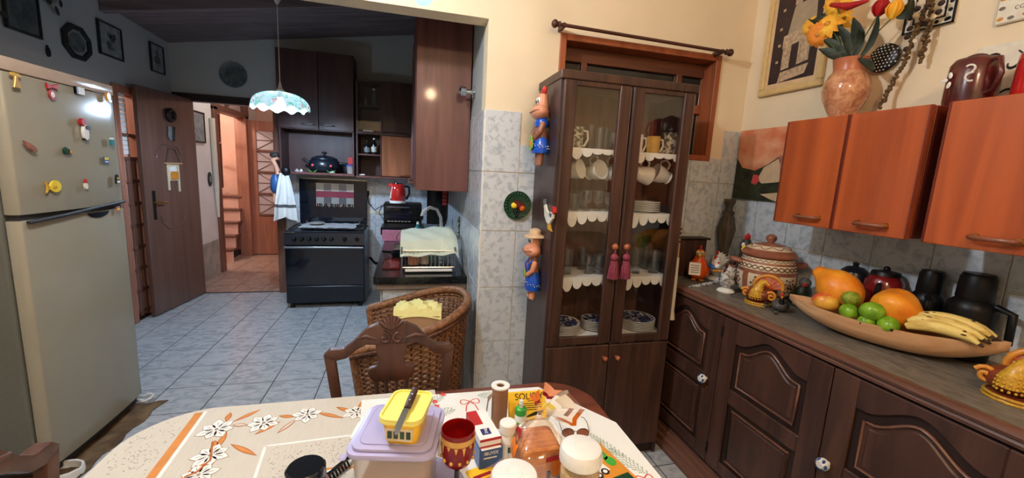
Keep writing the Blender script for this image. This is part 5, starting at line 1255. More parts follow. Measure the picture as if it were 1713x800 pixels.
lay('sand_path', 'hen_sand', [(.5, .09), (.8, .13), (1.3, .13), (1.3, 0), (.8, .0), (.68, .03)], .0009)
af = thing('arch_poster', 'framed poster of a stone arch in cream frame on the right wall', 'picture', wall_r(2.02, 2.003))
W, Hh = .372, .64
MB().box(-.012, 0, -W + .02, -.02, .02, Hh - .02).build('mount', 'mat_gold', af)
fm = MB().box(-.026, 0, -W, 0, 0, .032).box(-.026, 0, -W, 0, Hh - .032, Hh).box(-.026, 0, -.032, 0, .032, Hh - .032).box(-.026, 0, -W, -W + .032, .032, Hh - .032); fm.build('frame', 'gold_frame', af, bevel=.005)
def al(nm, mat, pts, d): MB().prism([(-.052 - u * (W - .104), .058 + v * (Hh - .116)) for u, v in pts], -.012 - d, -.012, 'x').build(nm, mat, af)
al('print', 'poster_dark', [(0, 0), (1, 0), (1, 1), (0, 1)], .001)
al('road', 'poster_stone', [(.22, .0), (.8, .04), (.86, .13), (.26, .1)], .0016)
al('sky_glow', 'poster_sky', [(.3, .4), (.9, .46), (.85, .78), (.6, .86), (.4, .7)], .0014)
al('arch_left', 'poster_stone', [(.26, .12), (.44, .13), (.44, .36), (.26, .34)], .002)
al('arch_right', 'poster_stone', [(.6, .14), (.84, .16), (.84, .4), (.6, .38)], .002)
al('arch_attic', 'poster_stone', [(.24, .33), (.86, .38), (.86, .5), (.24, .45)], .0024)
al('arch_shadow', 'poster_dark', [(.44, .13), (.6, .14), (.6, .3), (.56, .36), (.48, .35), (.44, .28)], .0022)
al('upper_vault', 'poster_stone', [(.4, .72), (.6, .78), (.9, .74), (.9, .96), (.4, .96)], .0018)
al('vault_shadow', 'poster_dark', [(.55, .72), (.85, .74), (.82, .86), (.7, .9), (.58, .84)], .0022)
for q in ((.12, .2), (.13, .36), (.12, .52), (.14, .7)): al('lantern', 'poster_stone', [(q[0], q[1]), (q[0] + .06, q[1]), (q[0] + .06, q[1] + .025), (q[0], q[1] + .025)], .002)
fp = thing('filigree_picture', 'small cream filigree-framed picture above the jug, cut by the top edge', 'picture', wall_r(1.335, 2.137))
W2 = .165
MB().box(-.008, 0, -W2, 0, 0, .24).build('backing', 'tile_plaque', fp, bevel=.002)
fm = MB().box(-.014, -.008, -W2, 0, 0, .006).box(-.014, -.008, -.006, 0, 0, .24).box(-.014, -.008, -W2, -W2 + .006, 0, .24).box(-.014, -.008, -W2, 0, .234, .24); fm.build('frame_edge', 'iron', fp)
fm = MB().box(-.012, -.008, -W2 + .03, -.03, .03, .034).box(-.012, -.008, -.034, -.03, .03, .21).box(-.012, -.008, -W2 + .03, -W2 + .034, .03, .21); fm.build('inner_edge', 'iron', fp)
for i in range(7):
    MB().prism([( -W2 + .018 + .007 * math.cos(a), .02 + .03 * i + .007 * math.sin(a)) for a in [2 * PI * q / 8 for q in range(8)]], -.010, -.008, 'x').build('filigree_dot', 'iron', fp)
    if i < 5: MB().prism([( -.02 - .03 * i + .007 * math.cos(a), .018 + .007 * math.sin(a)) for a in [2 * PI * q / 8 for q in range(8)]], -.010, -.008, 'x').build('filigree_dot', 'iron', fp)
tq = thing('text_plaque', 'white ceramic plaque with handwritten verse at the top right corner', 'plaque', wall_r(1.052, 2.085))
MB().box(-.016, 0, -.2, 0, 0, .2).build('tile', 'tile_plaque', tq, bevel=.004)
Mx = lambda y, z: T(-.0165, y, z) @ RY(-PI / 2) @ RZ(-PI / 2)
text_mesh('lettering', 'cobrará', .026, 'ink_grey', tq, Mx(-.085, .045)); text_mesh('lettering', 'y di', .026, 'ink_grey', tq, Mx(-.075, .08))
for q in ((-.014, .016, 'amber'), (-.014, .05, 'ink_grey'), (-.013, .08, 'mustard'), (-.04, .014, 'ink_grey'), (-.075, .016, 'cloth_orange'), (-.012, .11, 'ink_grey'), (-.11, .016, 'ink_grey')):
    MB().ell((-.0165, q[0], q[1]), (.001, .009, .006), 10, 6).build('border_flower', q[2], tq)
# relief tile standing on the cabinet
rt = thing('relief_tile', 'white tile with black swirl relief leaning behind the red jug', 'tile', (XR - .007, 1.07, 1.792), rot=(0, -.06, 0))
MB().box(-.014, 0, -.24, 0, 0, .225).build('slab', 'tile_plaque', rt, bevel=.003)
for (y, z, r, a0, a1) in ((-.05, .17, .03, .3, 4.5), (-.09, .16, .035, 2, 6), (-.06, .1, .03, 0, 3.6), (-.12, .1, .03, 1, 5), (-.15, .17, .03, 0, 4), (-.04, .05, .025, 2, 6), (-.1, .05, .03, 0, 4), (-.17, .08, .03, 1, 5)):
    MB().tube([(-.014, y + (r - .003 * i) * math.cos(a0 + (a1 - a0) * i / 10), z + (r - .0022 * i) * math.sin(a0 + (a1 - a0) * i / 10)) for i in range(11)], [.002 + .0025 * math.sin(PI * i / 10) for i in range(11)], 5).build('swirl', 'ink_black', rt)
# spotted guinea fowl plaque behind the vase
gp_ = thing('guinea_fowl_plaque', 'black white-dotted guinea fowl plaque on the wall behind the vase', 'ornament', wall_r(1.385, 2.062, .018))
m = MB().ell((0, 0, 0), (.016, .062, .058), 18, 10); m.build('body', 'spots', gp_, smooth=60)
d = MB()
for i in range(9):
    for j in range(9):
        y, z = -.052 + .013 * i + .006 * (j % 2), -.05 + .0125 * j
        q = (y / .062) ** 2 + (z / .058) ** 2
        if q < .9: d.ell((-.016 * math.sqrt(1 - q), y, z), .0032, 6, 4)
d.build('dots', 'white_ceramic', gp_)
# vase with artificial flowers
vx, vy, vz = 1.845, 1.445, 1.792
va = thing('ceramic_vase', 'glossy peach ceramic vase on top of the wall cabinet', 'vase', (vx, vy, vz))
vp = [(.05, 0), (.052, .012), (.048, .03), (.062, .06), (.08, .10), (.086, .135), (.083, .17), (.07, .20), (.058, .215)]
MB().solid(vp, 32).build('body', 'vase_glaze', va, smooth=50)
MB().lathe([(.058, .213), (.056, .225), (.062, .262), (.064, .268), (.057, .268), (.051, .225), (0, .215)], 32).build('neck', 'vase_lip', va, smooth=40)
fb = thing('flower_bouquet', 'artificial yellow, orange and red flowers with dark leaves in the vase', 'flowers', (vx, vy, vz + .225))
base = Vector((vx, vy, vz + .225))
def Lp(px, py, x): return PX(px, py, x) - base
def stem(p, mat='leaf_green', r=.003):
    a = Vector((0, 0, 0)) + Vector((p.x * .1, p.y * .1, 0)); mid = a.lerp(p, .5) + Vector((0, 0, .03)); MB().tube([a, mid, p], r, 6).build('stem', mat, fb, smooth=60)
def daisy(p, n, r, mat, nrm, w_=.3):
    nrm = Vector(nrm).normalized(); Q = nrm.to_track_quat('Z', 'Y').to_matrix().to_4x4()
    fl_ = MB().ell((0, 0, .004), (r * .2, r * .2, r * .12), 10, 6); fl_.xf(0, T(*p) @ Q); c = fl_.build('flower_centre', 'amber', fb, smooth=60)
    for i in range(n):
        a = 2 * PI * i / n; m = MB().sheet([[(r * t, (v) * r * w_ * math.sin(PI * min(1, .12 + t * .86)) ** .7, .01 * math.sin(PI * t) - .02 * t * t) for v in (-1, 0, 1)] for t in (0.1, .3, .55, .8, 1.0)])
        m.xf(0, T(*p) @ Q @ RZ(a)); m.build('petal', mat, c, smooth=60)
def tulip(p, mat, tilt, s=1):
    Q = Vector(tilt).normalized().to_track_quat('Z', 'Y').to_matrix().to_4x4()
    for i in range(6):
        m = MB().sheet([[( .02 * s * math.sin(PI * (.08 + t * .8)) , v * .02 * s * math.sin(PI * (.1 + t * .85)), .065 * s * t) for v in (-1, 0, 1)] for t in (0, .25, .5, .75, 1)])
        m.xf(0, T(*p) @ Q @ RZ(2 * PI * i / 6)); m.build('petal', mat, fb, smooth=60)
def leaf(a, b, wd, mat='leaf_dark', up=(1, 0, 0)):
    a, b = Vector(a), Vector(b); d_ = b - a; sd = d_.cross(Vector(up)).normalized()
    rows_ = []
    for t in (0, .15, .35, .6, .82, 1):
        w2 = wd * math.sin(PI * (.04 + .94 * t)) ** .8; c = a.lerp(b, t) + Vector(up) * -.02 * math.sin(PI * t); rows_.append([c - sd * w2, c + Vector(up) * .006, c + sd * w2])
    MB().sheet(rows_).build('leaf', mat, fb, smooth=60)
for (px, py, x, r, mat, n) in ((1385, 40, 1.78, .06, 'petal_yellow', 10), (1368, 58, 1.77, .055, 'petal_orange', 14), (1400, 5, 1.8, .06, 'petal_yellow', 10), (1356, 45, 1.8, .045, 'petal_yellow', 9), (1405, 35, 1.83, .05, 'petal_yellow', 9)):
    p = Lp(px, py, x); stem(p); daisy(p, n, r, mat, (-1, -.3, .1 + .4 * math.sin(px)))
for (px, py, x, mat) in ((1467, 28, 1.8, 'petal_red'), (1490, 32, 1.8, 'petal_yellow')):
    p = Lp(px, py, x); stem(p, 'stem'); tulip(p, mat, (0, -.25, 1), 1.05)
p = Lp(1390, 8, 1.76); MB().tube([p, Lp(1420, 11, 1.75), Lp(1452, 1, 1.75)], [.008, .016, .006], 8).build('red_bud', 'petal_red', fb, smooth=60)
for (a, b, wd) in (((1410, 95), (1372, 25), .016), ((1415, 95), (1375, 62), .02), ((1412, 98), (1370, 82), .022), ((1425, 95), (1402, 42), .022), ((1430, 97), (1428, 30), .03), ((1440, 97), (1470, 25), .017), ((1436, 98), (1462, 118), .016), ((1420, 98), (1388, 92), .025), ((1422, 90), (1438, 48), .02), ((1500, 30), (1530, 0), .03), ((1408, 60), (1352, 32), .012), ((1395, 12), (1358, 34), .012)):
    leaf(Lp(a[0], a[1], 1.81), Lp(b[0], b[1], 1.78), wd, 'leaf_dark', (-1, 0, 0))
# dried hanging branches
db = thing('dried_branch', 'dried brown seed branch trailing from the wall down to the cabinet top', 'branch', (1.9, 1.3, 1.792))
def Bp(px, py, x=1.91): return PX(px, py, x) - Vector((1.9, 1.3, 1.792))
def seedy(pts, n, r0):
    pts = [Vector(p) for p in pts]; MB().tube(pts, .004, 6).build('twig', 'dried', db, smooth=60); m = MB()
    for i in range(n):
        t = i / n * (len(pts) - 1); k = int(t); p = pts[k].lerp(pts[min(k + 1, len(pts) - 1)], t - k); m.ell(p + Vector((random.uniform(-.006, .006), random.uniform(-.007, .007), random.uniform(-.005, .005))), random.uniform(.6, 1.2) * r0, 6, 4)
    m.build('seeds', 'dried', db, smooth=60)
seedy([Bp(1471, 181, 1.88), Bp(1490, 145), Bp(1512, 105), Bp(1530, 60), Bp(1545, 25), Bp(1562, -25)], 90, .0075)
seedy([Bp(1538, 105), Bp(1548, 72), Bp(1556, 35), Bp(1563, -20)], 60, .008)
for (px, py) in ((1522, 48), (1524, 30), (1518, 62), (1516, 82), (1535, 15), (1570, 20), (1575, 5), (1552, 12), (1545, 40)): MB().ell(Bp(px, py), (.006, .012, .01), 8, 6).build('seed_pod', 'seed_dark', db, smooth=60)
for (px, py) in ((1532, 26), (1540, 5), (1528, 70), (1560, 28)): MB().ell(Bp(px, py), (.006, .014, .012), 8, 6).build('dry_bract', 'cream_glaze', db, smooth=60)
# red jug and its neighbour
def jug(label, y, mat, x=1.79, deco=True):
    t = thing('clay_jug', label, 'jug', (x, y, 1.792), .45)
    MB().solid([(.062, 0), (.064, .02), (.063, .09), (.060, .135), (.05, .152), (.03, .157)], 28).build('body', mat, t, smooth=50)
    MB().solid([(.022, .156), (.024, .162), (.012, .168)], 14).build('cap', 'clay_dark', t, smooth=50)
    MB().tube([(-.048, -.034, .138), (-.072, -.052, .135), (-.084, -.06, .085), (-.07, -.05, .04), (-.05, -.036, .034)], .0075, 8).build('handle', mat, t, smooth=60)
    if deco:
        for q in range(5):
            a = 2 * PI * q / 5; c = (-.048, .045, .085); m = MB().ell((0, 0, 0), (.002, .011, .007), 10, 6); m.xf(0, T(c[0], c[1] + .016 * math.cos(a), c[2] + .016 * math.sin(a)) @ RZ(-.75) @ RX(a)); m.build('painted_petal', 'white_ceramic', t, smooth=60)
        MB().tube([(-.063 + .1 * (y_ - .0) ** 2, y_, z_) for y_, z_ in [(.008 + .011 * math.cos(.6 + 3.9 * k / 8), .113 + .011 * math.sin(.6 + 3.9 * k / 8)) for k in range(9)] + [(.002 + .013 * math.cos(1.9 - 3.9 * k / 8), .087 + .013 * math.sin(1.9 - 3.9 * k / 8)) for k in range(9)]], .0035, 6).build('painted_scroll', 'white_ceramic', t, smooth=60)
    return t
jug('dark red clay jug with white painted flower on the right wall cabinet', .99, 'red_jug'); jug('bright red jug cut by the right edge above the cabinet', .83, 'red_gloss', 1.8, False)

# ---- things on the sideboard
def on_sb(px, py): p = PZ(px, py, TZ); return p
bw = thing('dough_bowl', 'long boat-shaped wooden bowl holding fruit on the sideboard', 'bowl')
tl_, tr_ = PZ(1322, 492, 1.05), PZ(1692, 574, 1.069)
bc = (tl_ + tr_) / 2; bd = tr_ - tl_; brz = math.atan2(bd.y, bd.x); BL = Vector((bd.x, bd.y)).length / 2
bw.location = (bc.x, bc.y, TZ); bw.rotation_euler = (0, 0, brz)
def bowl_sec(s, off):
    w2 = (.106 - off) * max(0, 1 - abs(s) ** 2.3) ** .75; rim = .088 + .012 * abs(s) ** 2.2 + .02 * max(0, s) ** 2; bot = off * .9 + .078 * abs(s) ** 2.6 + .012 * max(0, s) ** 4
    return w2, rim, min(bot, rim - .008)
outer, inner = [], []
NS = 28
for i in range(NS + 1):
    s = -1 + 2 * i / NS
    for lst, off in ((outer, 0), (inner, .012)):
        w2, rim, bot = bowl_sec(s, off); w2 = max(w2, .004); Ls = BL * (1 if off == 0 else .965)
        row = []
        for j in range(13):
            a = PI * j / 12; cx_ = -math.cos(a); zz = rim - (rim - bot) * math.sin(a) ** .75
            row.append((s * Ls, w2 * cx_ * (1 if off == 0 else 1), zz))
        lst.append(row)
m = MB().sheet(outer); nb = len(m.v); m.sheet(inner)
W13 = 13
for i in range(NS):
    for j in (0, 12):
        a, b = i * W13 + j, (i + 1) * W13 + j; m.face((a, b, nb + b, nb + a))
for i in (0, NS):
    for j in range(12): a = i * W13 + j; m.face((a, a + 1, nb + a + 1, nb + a))
m.build('hull', 'bowl_wood', bw, smooth=50)
def fruit(name, label, mb, mat, loc, rot=(0, 0, 0), group='fruit in the wooden bowl', stemmat=None, cat='fruit', stem_at=None):
    t = thing(name, label, cat, loc, group=group, rot=rot); mb.build('flesh', mat, t, smooth=60)
    if stem_at: MB().tube([stem_at, (stem_at[0] * 1.06, stem_at[1] * 1.06, stem_at[2] * 1.06)], .006, 7).build('stem', 'banana_tip', t)
    return t
def papaya_mb(L, R, bumps):
    m = MB(); prof = []
    prof = [(R * r, L * (t - .45)) for t, r in ((0, 0), (.03, .3), (.08, .52), (.16, .75), (.27, .92), (.4, 1), (.53, .98), (.64, .87), (.73, .7), (.81, .53), (.87, .42), (.93, .36), (.98, .3), (1, 0))]
    m.lathe(prof, 26)
    for i, v in enumerate(m.v):
        a = math.atan2(v[1], v[0]); k = 1 + bumps * math.cos(5 * a) * .5 + bumps * math.sin(3 * a + v[2] * 20) * .5; m.v[i] = (v[0] * k, v[1] * k, v[2])
    return m
def inbowl(px, py, x): return PX(px, py, x)
p = inbowl(1402, 482, 1.675); fruit('papaya', 'large orange papaya standing at the left end of the bowl', papaya_mb(.205, .074, .035), 'papaya', (p.x + .005, p.y, p.z - .003), Vector((-.1, .85, .5)).to_track_quat('Z', 'Y').to_euler(), stem_at=(0, 0, .108))
p = inbowl(1497, 515, 1.70); fruit('papaya', 'rounded orange papaya in the middle of the bowl', papaya_mb(.165, .072, .10), 'papaya', (p.x + .005, p.y, p.z - .004), Vector((.2, -.8, -.25)).to_track_quat('Z', 'Y').to_euler(), stem_at=(0, 0, .084))
p = inbowl(1382, 505, 1.615); fruit('mango', 'yellow mango with red blush in front of the large papaya', MB().ell((0, 0, 0), (.048, .04, .036), 18, 12), 'mango', p, (0, .1, -.9), stem_at=(-.045, 0, 0))
for i, (px, py, x, r, mt, lb) in enumerate(((1424, 500, 1.625, .030, 'lime_old', 'wrinkled olive-green lime on top of the limes'), (1420, 521, 1.61, .030, 'lime', 'green lime below the wrinkled one'), (1459, 521, 1.625, .035, 'lime', 'largest bright green lime in front of the middle papaya'), (1450, 538, 1.62, .026, 'lime', 'green lime mostly hidden at the bowl rim'), (1486, 544, 1.64, .032, 'lime', 'green lime low beside the bananas'))):
    p = inbowl(px, py, x); fruit('lime', lb, MB().ell((0, 0, 0), (r * 1.12, r, r * .96), 16, 12), mt, p, (.1, .2, i), stem_at=(r * 1.1, 0, 0))
bn = PX(1586, 556, 1.72); bt_ = thing('banana_bunch', 'bunch of spotted ripe bananas at the right end of the bowl', 'bananas', bn, brz, 'fruit in the wooden bowl')
for i in range(7):
    o = (i - 3); pts = []
    for k in range(11):
        t = k / 10; ang = -1.05 + 2.05 * t; pts.append((.1 * math.sin(ang) * 1.05 + .004 * o * t, -.045 + .017 * i + .006 * math.sin(t * PI), .045 * math.cos(ang) - .004 * abs(o) - .015 + .01 * (i % 2)))
    b_ = MB().tube(pts, [.010, .015, .018, .0195, .02, .02, .0195, .018, .015, .010, .006], 10).build('banana', 'banana', bt_, smooth=60)
    e = Vector(pts[-1]); d_ = (e - Vector(pts[-2])).normalized(); MB().tube([e - d_ * .004, e + d_ * .012], [.006, .004], 7).build('tip', 'banana_tip', b_)
    for q in range(3):
        tt = random.uniform(1.5, 8.3); kk = int(tt); pp = Vector(pts[kk]).lerp(Vector(pts[kk + 1]), tt - kk); an_ = random.uniform(-.2, 1.3)
        MB().ell(pp + Vector((0, -.0165 * math.sin(an_), .0175 * math.cos(an_))), (random.uniform(.003, .012), .0035, .0025), 8, 5).build('ripe_spot', 'banana_tip', b_, smooth=60)
# thermos flasks, teapot, kettle
def thermos(label, px, x, r, h, hside):
    p = PX(px, 515, x); t = thing('thermos_flask', label, 'thermos', (x, p.y, TZ), 0, 'thermos flasks behind the bowl')
    MB().solid([(r * .95, 0), (r, .02), (r, h * .58), (r * .96, h * .64), (r * .7, h * .7)], 24).build('body', 'black_matte', t, smooth=40)
    MB().solid([(r * .7, h * .69), (r * .74, h * .72), (r * .7, h * .95), (r * .6, h)], 22).build('cup_lid', 'black_matte', t, smooth=40)
    t.rotation_euler = (0, 0, 0 if r > .06 else -1.0)
    MB().tube([(0, -r * .9, h * .66), (0, -r * 1.55, h * .62), (0, -r * 1.6, h * .3), (0, -r * .95, h * .2)], .012, 8).build('handle', 'black_matte', t, smooth=60)
    return t
thermos('shorter black thermos behind the middle papaya', 1548, 1.9, .051, .275, 1); thermos('larger black thermos with side handle at the right', 1626, 1.888, .064, .297, 1)
p = PX(1476, 490, 1.888); tp_ = thing('red_teapot', 'round red enamel teapot with black lid behind the fruit', 'teapot', (1.888, p.y, TZ))
MB().solid([(.05, 0), (.066, .03), (.067, .15), (.062, .2), (.045, .222)], 24).build('body', 'red_dark_gloss', tp_, smooth=50); ld = MB().solid([(.05, .222), (.045, .236), (.015, .242)], 18).build('lid', 'black_matte', tp_, smooth=40); MB().ell((0, 0, .247), .012, 10, 8).build('knob', 'black_matte', ld, smooth=60)
MB().tube([(-.055, -.02, .19), (-.085, -.035, .185), (-.085, -.035, .14), (-.062, -.025, .1)], .009, 8).build('handle', 'black_matte', tp_, smooth=60)
p = PX(1428, 465, 1.885); tk = thing('dark_kettle', 'dark metal kettle behind the large papaya', 'kettle', (1.885, p.y, TZ))
MB().solid([(.05, 0), (.062, .03), (.06, .17), (.045, .21)], 20).build('body', 'black_enamel', tk, smooth=50); ld = MB().solid([(.05, .21), (.03, .228), (.01, .232), (.012, .246), (.004, .25)], 16).build('lid', 'black_enamel', tk, smooth=40)
MB().tube([(0, -.055, .18), (0, -.085, .16), (0, -.08, .12)], .008, 8).build('spout', 'black_enamel', tk, smooth=60)
# clay tureen
p = PX(1282, 455, 1.775); pc = thing('clay_tureen', 'brown clay tureen with cream wave bands and lid', 'pot', (1.775, p.y, TZ), scale=(1.03, 1.03, 1.03))
PR = .128
pf = [(.07, 0), (.1, .012), (.122, .05), (PR, .1), (.124, .15), (.112, .19), (.1, .205)]
MB().solid(pf, 36).build('body', 'clay', pc, smooth=50)
ld = MB().solid([(.118, .205), (.12, .215), (.1, .238), (.06, .258), (.03, .266)], 36).build('lid', 'clay', pc, smooth=40)
MB().solid([(.016, .264), (.014, .272), (.024, .284), (.022, .3), (.01, .308)], 16).build('knob', 'clay', ld, smooth=60)
def prad(z):
    for (r0, z0), (r1, z1) in zip(pf, pf[1:]):
        if z0 <= z <= z1: return r0 + (r1 - r0) * (z - z0) / (z1 - z0)
    return PR
def ring(z0, z1, mat, nm='band', a0=0, a1=2 * PI, off=.0012):
    n = 48; MB().sheet([[((prad(z) + off) * math.cos(a0 + (a1 - a0) * i / n), (prad(z) + off) * math.sin(a0 + (a1 - a0) * i / n), z) for i in range(n + 1)] for z in [z0 + (z1 - z0) * k / 4 for k in range(5)]]).build(nm, mat, pc, smooth=80)
ring(.142, .172, 'cream_glaze'); ring(.182, .197, 'cream_glaze')
wv = MB()
for ph in (0, PI):
    wv.tube([((prad(.157 + .009 * math.sin(14 * a + ph)) + .002) * math.cos(a), (prad(.157 + .009 * math.sin(14 * a + ph)) + .002) * math.sin(a), .157 + .009 * math.sin(14 * a + ph)) for a in [2 * PI * i / 140 for i in range(140)]], .0022, 5, True)
wv.tube([((prad(.1895) + .002) * math.cos(a), (prad(.1895) + .002) * math.sin(a), .1895 + .004 * math.sin(30 * a)) for a in [2 * PI * i / 180 for i in range(180)]], .0014, 5, True)
wv.build('wave_line', 'clay_dark', pc)
lw = MB()
lw.sheet([[(r * math.cos(a), r * math.sin(a), z) for a in [2 * PI * i / 48 for i in range(49)]] for r, z in ((.1015, .2385), (.085, .2475), (.068, .256))]); lw.build('lid_band', 'cream_glaze', ld, smooth=80)
lw = MB().tube([((.085 + .009 * math.sin(9 * a)) * math.cos(a), (.085 + .009 * math.sin(9 * a)) * math.sin(a), .2475 - .0048 * math.sin(9 * a) + .001) for a in [2 * PI * i / 120 for i in range(120)]], .002, 5, True); lw.build('lid_wave', 'clay', ld)
for q in range(6):
    a = 2 * PI * q / 6 + .55
    ring(.03, .125, 'cream_glaze', 'panel', a - .4, a + .4)
    m = MB()
    for k in range(12):
        b_ = 2 * PI * k / 12; rr_ = .024 if k % 2 else .034
        aa = a + rr_ * math.cos(b_) / PR; zz = .08 + rr_ * math.sin(b_); m.ell(((prad(zz) + .001) * math.cos(aa), (prad(zz) + .001) * math.sin(aa), zz), .0055, 6, 4)
    m.build('flower_ring', 'clay_dark', pc)
    m = MB().ell(((prad(.08) + .0005) * math.cos(a), (prad(.08) + .0005) * math.sin(a), .08), (.012, .012, .014), 10, 6); m.build('flower_heart', 'clay_dark', pc, smooth=60)
for s in (-1, 1):
    m = MB().tube([(s * .118, -.025, .165), (s * .15, -.02, .172), (s * .158, 0, .174), (s * .15, .02, .172), (s * .118, .025, .165)], .011, 8); m.xf(0, RZ(-.6)); m.build('handle', 'clay', pc, smooth=60)
# corn-textured snail hens (base, body, tail fan, head)
def corn_hen(label, loc, S, rz):
    # local -x looks at the viewer, +y is the viewer's left
    t = thing('ceramic_turkey', label, 'figurine', loc, rz, 'corn-textured turkey figurines', scale=(S, S, S))
    MB().solid([(.05, 0), (.054, .006), (.05, .014), (.042, .018)], 24).build('base', 'rust', t, smooth=50)
    for z, r in ((.004, .056), (.013, .0545)): MB().tube([(r * math.cos(a), r * math.sin(a), z) for a in [2 * PI * i / 32 for i in range(32)]], .0038, 6, True).build('base_ring', 'mustard', t, smooth=60)
    MB().ell((0, 0, .05), (.052, .066, .038), 20, 12).build('body', 'rust', t, smooth=60)
    nk = MB().tube([(-.036, .012, .045), (-.04, .012, .068), (-.034, .004, .094), (-.022, -.006, .112), (-.024, -.024, .112)], [.027, .024, .0165, .014, .011], 12).build('neck', 'mustard', t, smooth=60)
    cm = MB()
    for r_ in range(8):
        z = .034 + .010 * r_; R_ = (.026, .0275, .0265, .0245, .022, .0185, .0165, .015)[r_]; c = Vector((-.037 + .003 * max(0, r_ - 4), .012 - .003 * max(0, r_ - 3), z))
        for q in range(14): a = 2 * PI * q / 14; cm.ell(c + Vector((R_ * math.cos(a), R_ * math.sin(a), 0)), (.0036, .0036, .0038), 6, 4)
    cm.build('kernels', 'mustard', nk, smooth=60)
    MB().tube([(-.024, -.02, .112), (-.034, -.036, .1)], [.01, .003], 8).build('beak', 'amber', nk, smooth=60)
    fan = [(-.03 + .058 * math.cos(a), .088 + .05 * math.sin(a)) for a in [PI * 1.05 - PI * 1.25 * i / 18 for i in range(19)]]
    fo = MB().prism(fan, .012, .022, 'x').build('tail_fan', 'hen_pink', t, bevel=.003)
    MB().tube([(.014, y, z) for y, z in fan], .008, 8).build('fan_rim', 'amber', fo, smooth=60)
    for k in range(1, 18, 2): MB().tube([(.011, -.03, .075), (.011, fan[k][0], fan[k][1])], .0022, 5).build('fan_rib', 'orange', fo)
    for y, x in ((-.048, -.03), (.056, -.014)):
        MB().tube([(x - .004 - .0004 * i, y + (.021 - .0011 * i) * math.cos(a), .052 + (.023 - .0012 * i) * math.sin(a)) for i, a in enumerate([.4 + .55 * k for k in range(17)])], .006, 8).build('wing_spiral', 'amber', t, smooth=60)
    return t
p = on_sb(1268, 507); corn_hen('small yellow corn-textured turkey figurine in front of the tureen', (p.x - .01, p.y - .01, TZ), 1.0, .72)
p = on_sb(1676, 664); corn_hen('larger corn-textured turkey figurine at the right edge of the sideboard', (p.x + .01, p.y - .02, TZ), 1.08, .4)
# orange hen cook
p = on_sb(1160, 466); t = thing('orange_hen_figurine', 'orange hen figurine holding a white menu at the far end', 'figurine', (p.x, p.y - .03, TZ), -.6)
MB().solid([(.03, 0), (.058, .02), (.062, .05), (.045, .09), (.028, .115), (.022, .14)], 22, (0, 0, .012)).build('body', 'orange_gloss', t, smooth=60)
MB().ell((0, -.005, .155), (.026, .026, .026), 14, 10).build('head', 'amber', t, smooth=60); MB().tube([(-.004, -.028, .15), (-.008, -.05, .143)], [.012, .003], 8).build('beak', 'mustard', t, smooth=60)
for q in range(3): MB().ell((0, -.012 + .012 * q, .184 + .006 * (q == 1)), (.007, .009, .014), 8, 6).build('comb', 'red_gloss', t, smooth=60)
for s in (-1, 1):
    e = MB().ell((s * .012 - .004, -.026, .162), (.008, .006, .01), 8, 6).build('eye', 'white_ceramic', t, smooth=60); MB().ell((s * .012 - .004, -.032, .162), (.004, .003, .005), 6, 5).build('pupil', 'ink_black', e)
    MB().ell((s * .02, -.02, .006), (.014, .026, .006), 10, 6).build('foot', 'amber', t, smooth=60)
mn = MB().box(-.034, .026, -.003, .003, -.035, .035); mn.xf(0, T(-.02, -.064, .075) @ RX(-.2)); mo = mn.build('menu', 'white_ceramic', t)
for q in range(4): m = MB().box(-.026, .018, -.0045, -.003, -.022 + .013 * q, -.018 + .013 * q); m.xf(0, T(-.02, -.064, .075) @ RX(-.2)); m.build('menu_line', 'ink_grey', mo)
MB().tube([(.05, -.01, .1), (.075, -.03, .085), (.085, -.035, .09)], [.014, .012, .01], 8).build('wing', 'box_blue', t, smooth=60)
ch = MB().ell((.092, -.035, .1), (.016, .014, .016), 10, 8).build('chick', 'white_ceramic', t, smooth=60); MB().ell((.095, -.036, .116), (.006, .006, .008), 8, 6).build('chick_comb', 'red_gloss', ch, smooth=60); MB().box(.07, .115, -.05, -.02, .068, .08).build('tray', 'amber', t, bevel=.003)
# white porcelain roosters
def rooster(label, loc, S, rz, mat, wattle):
    t = thing('porcelain_rooster', label, 'figurine', loc, rz, 'porcelain roosters by the tureen', scale=(S, S, S))
    MB().solid([(.04, 0), (.046, .008), (.036, .02), (.018, .026)], 18).build('base', 'white_ceramic', t, smooth=50)
    MB().tube([(.035, 0, .06), (0, 0, .055), (-.025, 0, .075), (-.03, 0, .105), (-.03, 0, .125)], [.02, .036, .032, .02, .017], 14).build('body', mat, t, smooth=60)
    for s in (-1, 1): MB().tube([(0, s * .012, .035), (0, s * .012, .015)], .006, 6).build('leg', 'white_ceramic', t)
    MB().tube([(-.042, 0, .124), (-.062, 0, .118)], [.008, .002], 6).build('beak', wattle, t)
    for q in range(3): MB().ell((-.034 + .01 * q, 0, .145), (.007, .004, .01), 8, 6).build('comb', wattle, t, smooth=60)
    for q in range(5): a = .5 + .22 * q; MB().tube([(.03, 0, .065), (.03 + .05 * math.cos(a), .008 * (q - 2), .065 + .07 * math.sin(a)), (.03 + .09 * math.cos(a - .35), .012 * (q - 2), .065 + .075 * math.sin(a - .1))], [.01, .009, .003], 7).build('tail_feather', mat, t, smooth=60)
    MB().ell((.002, -.03, .062), (.026, .008, .016), 12, 8).build('wing', mat, t, smooth=60)
p = on_sb(1213, 489); rooster('front white and black porcelain rooster with spread tail', (p.x, p.y - .0, TZ), .95, PI - 2.7, 'porcelain_grey', 'dark_red')
p = on_sb(1197, 469); rooster('rear white porcelain rooster behind the front one', (p.x, p.y, TZ), 1.15, PI - 2.6, 'white_ceramic', 'red_matte')
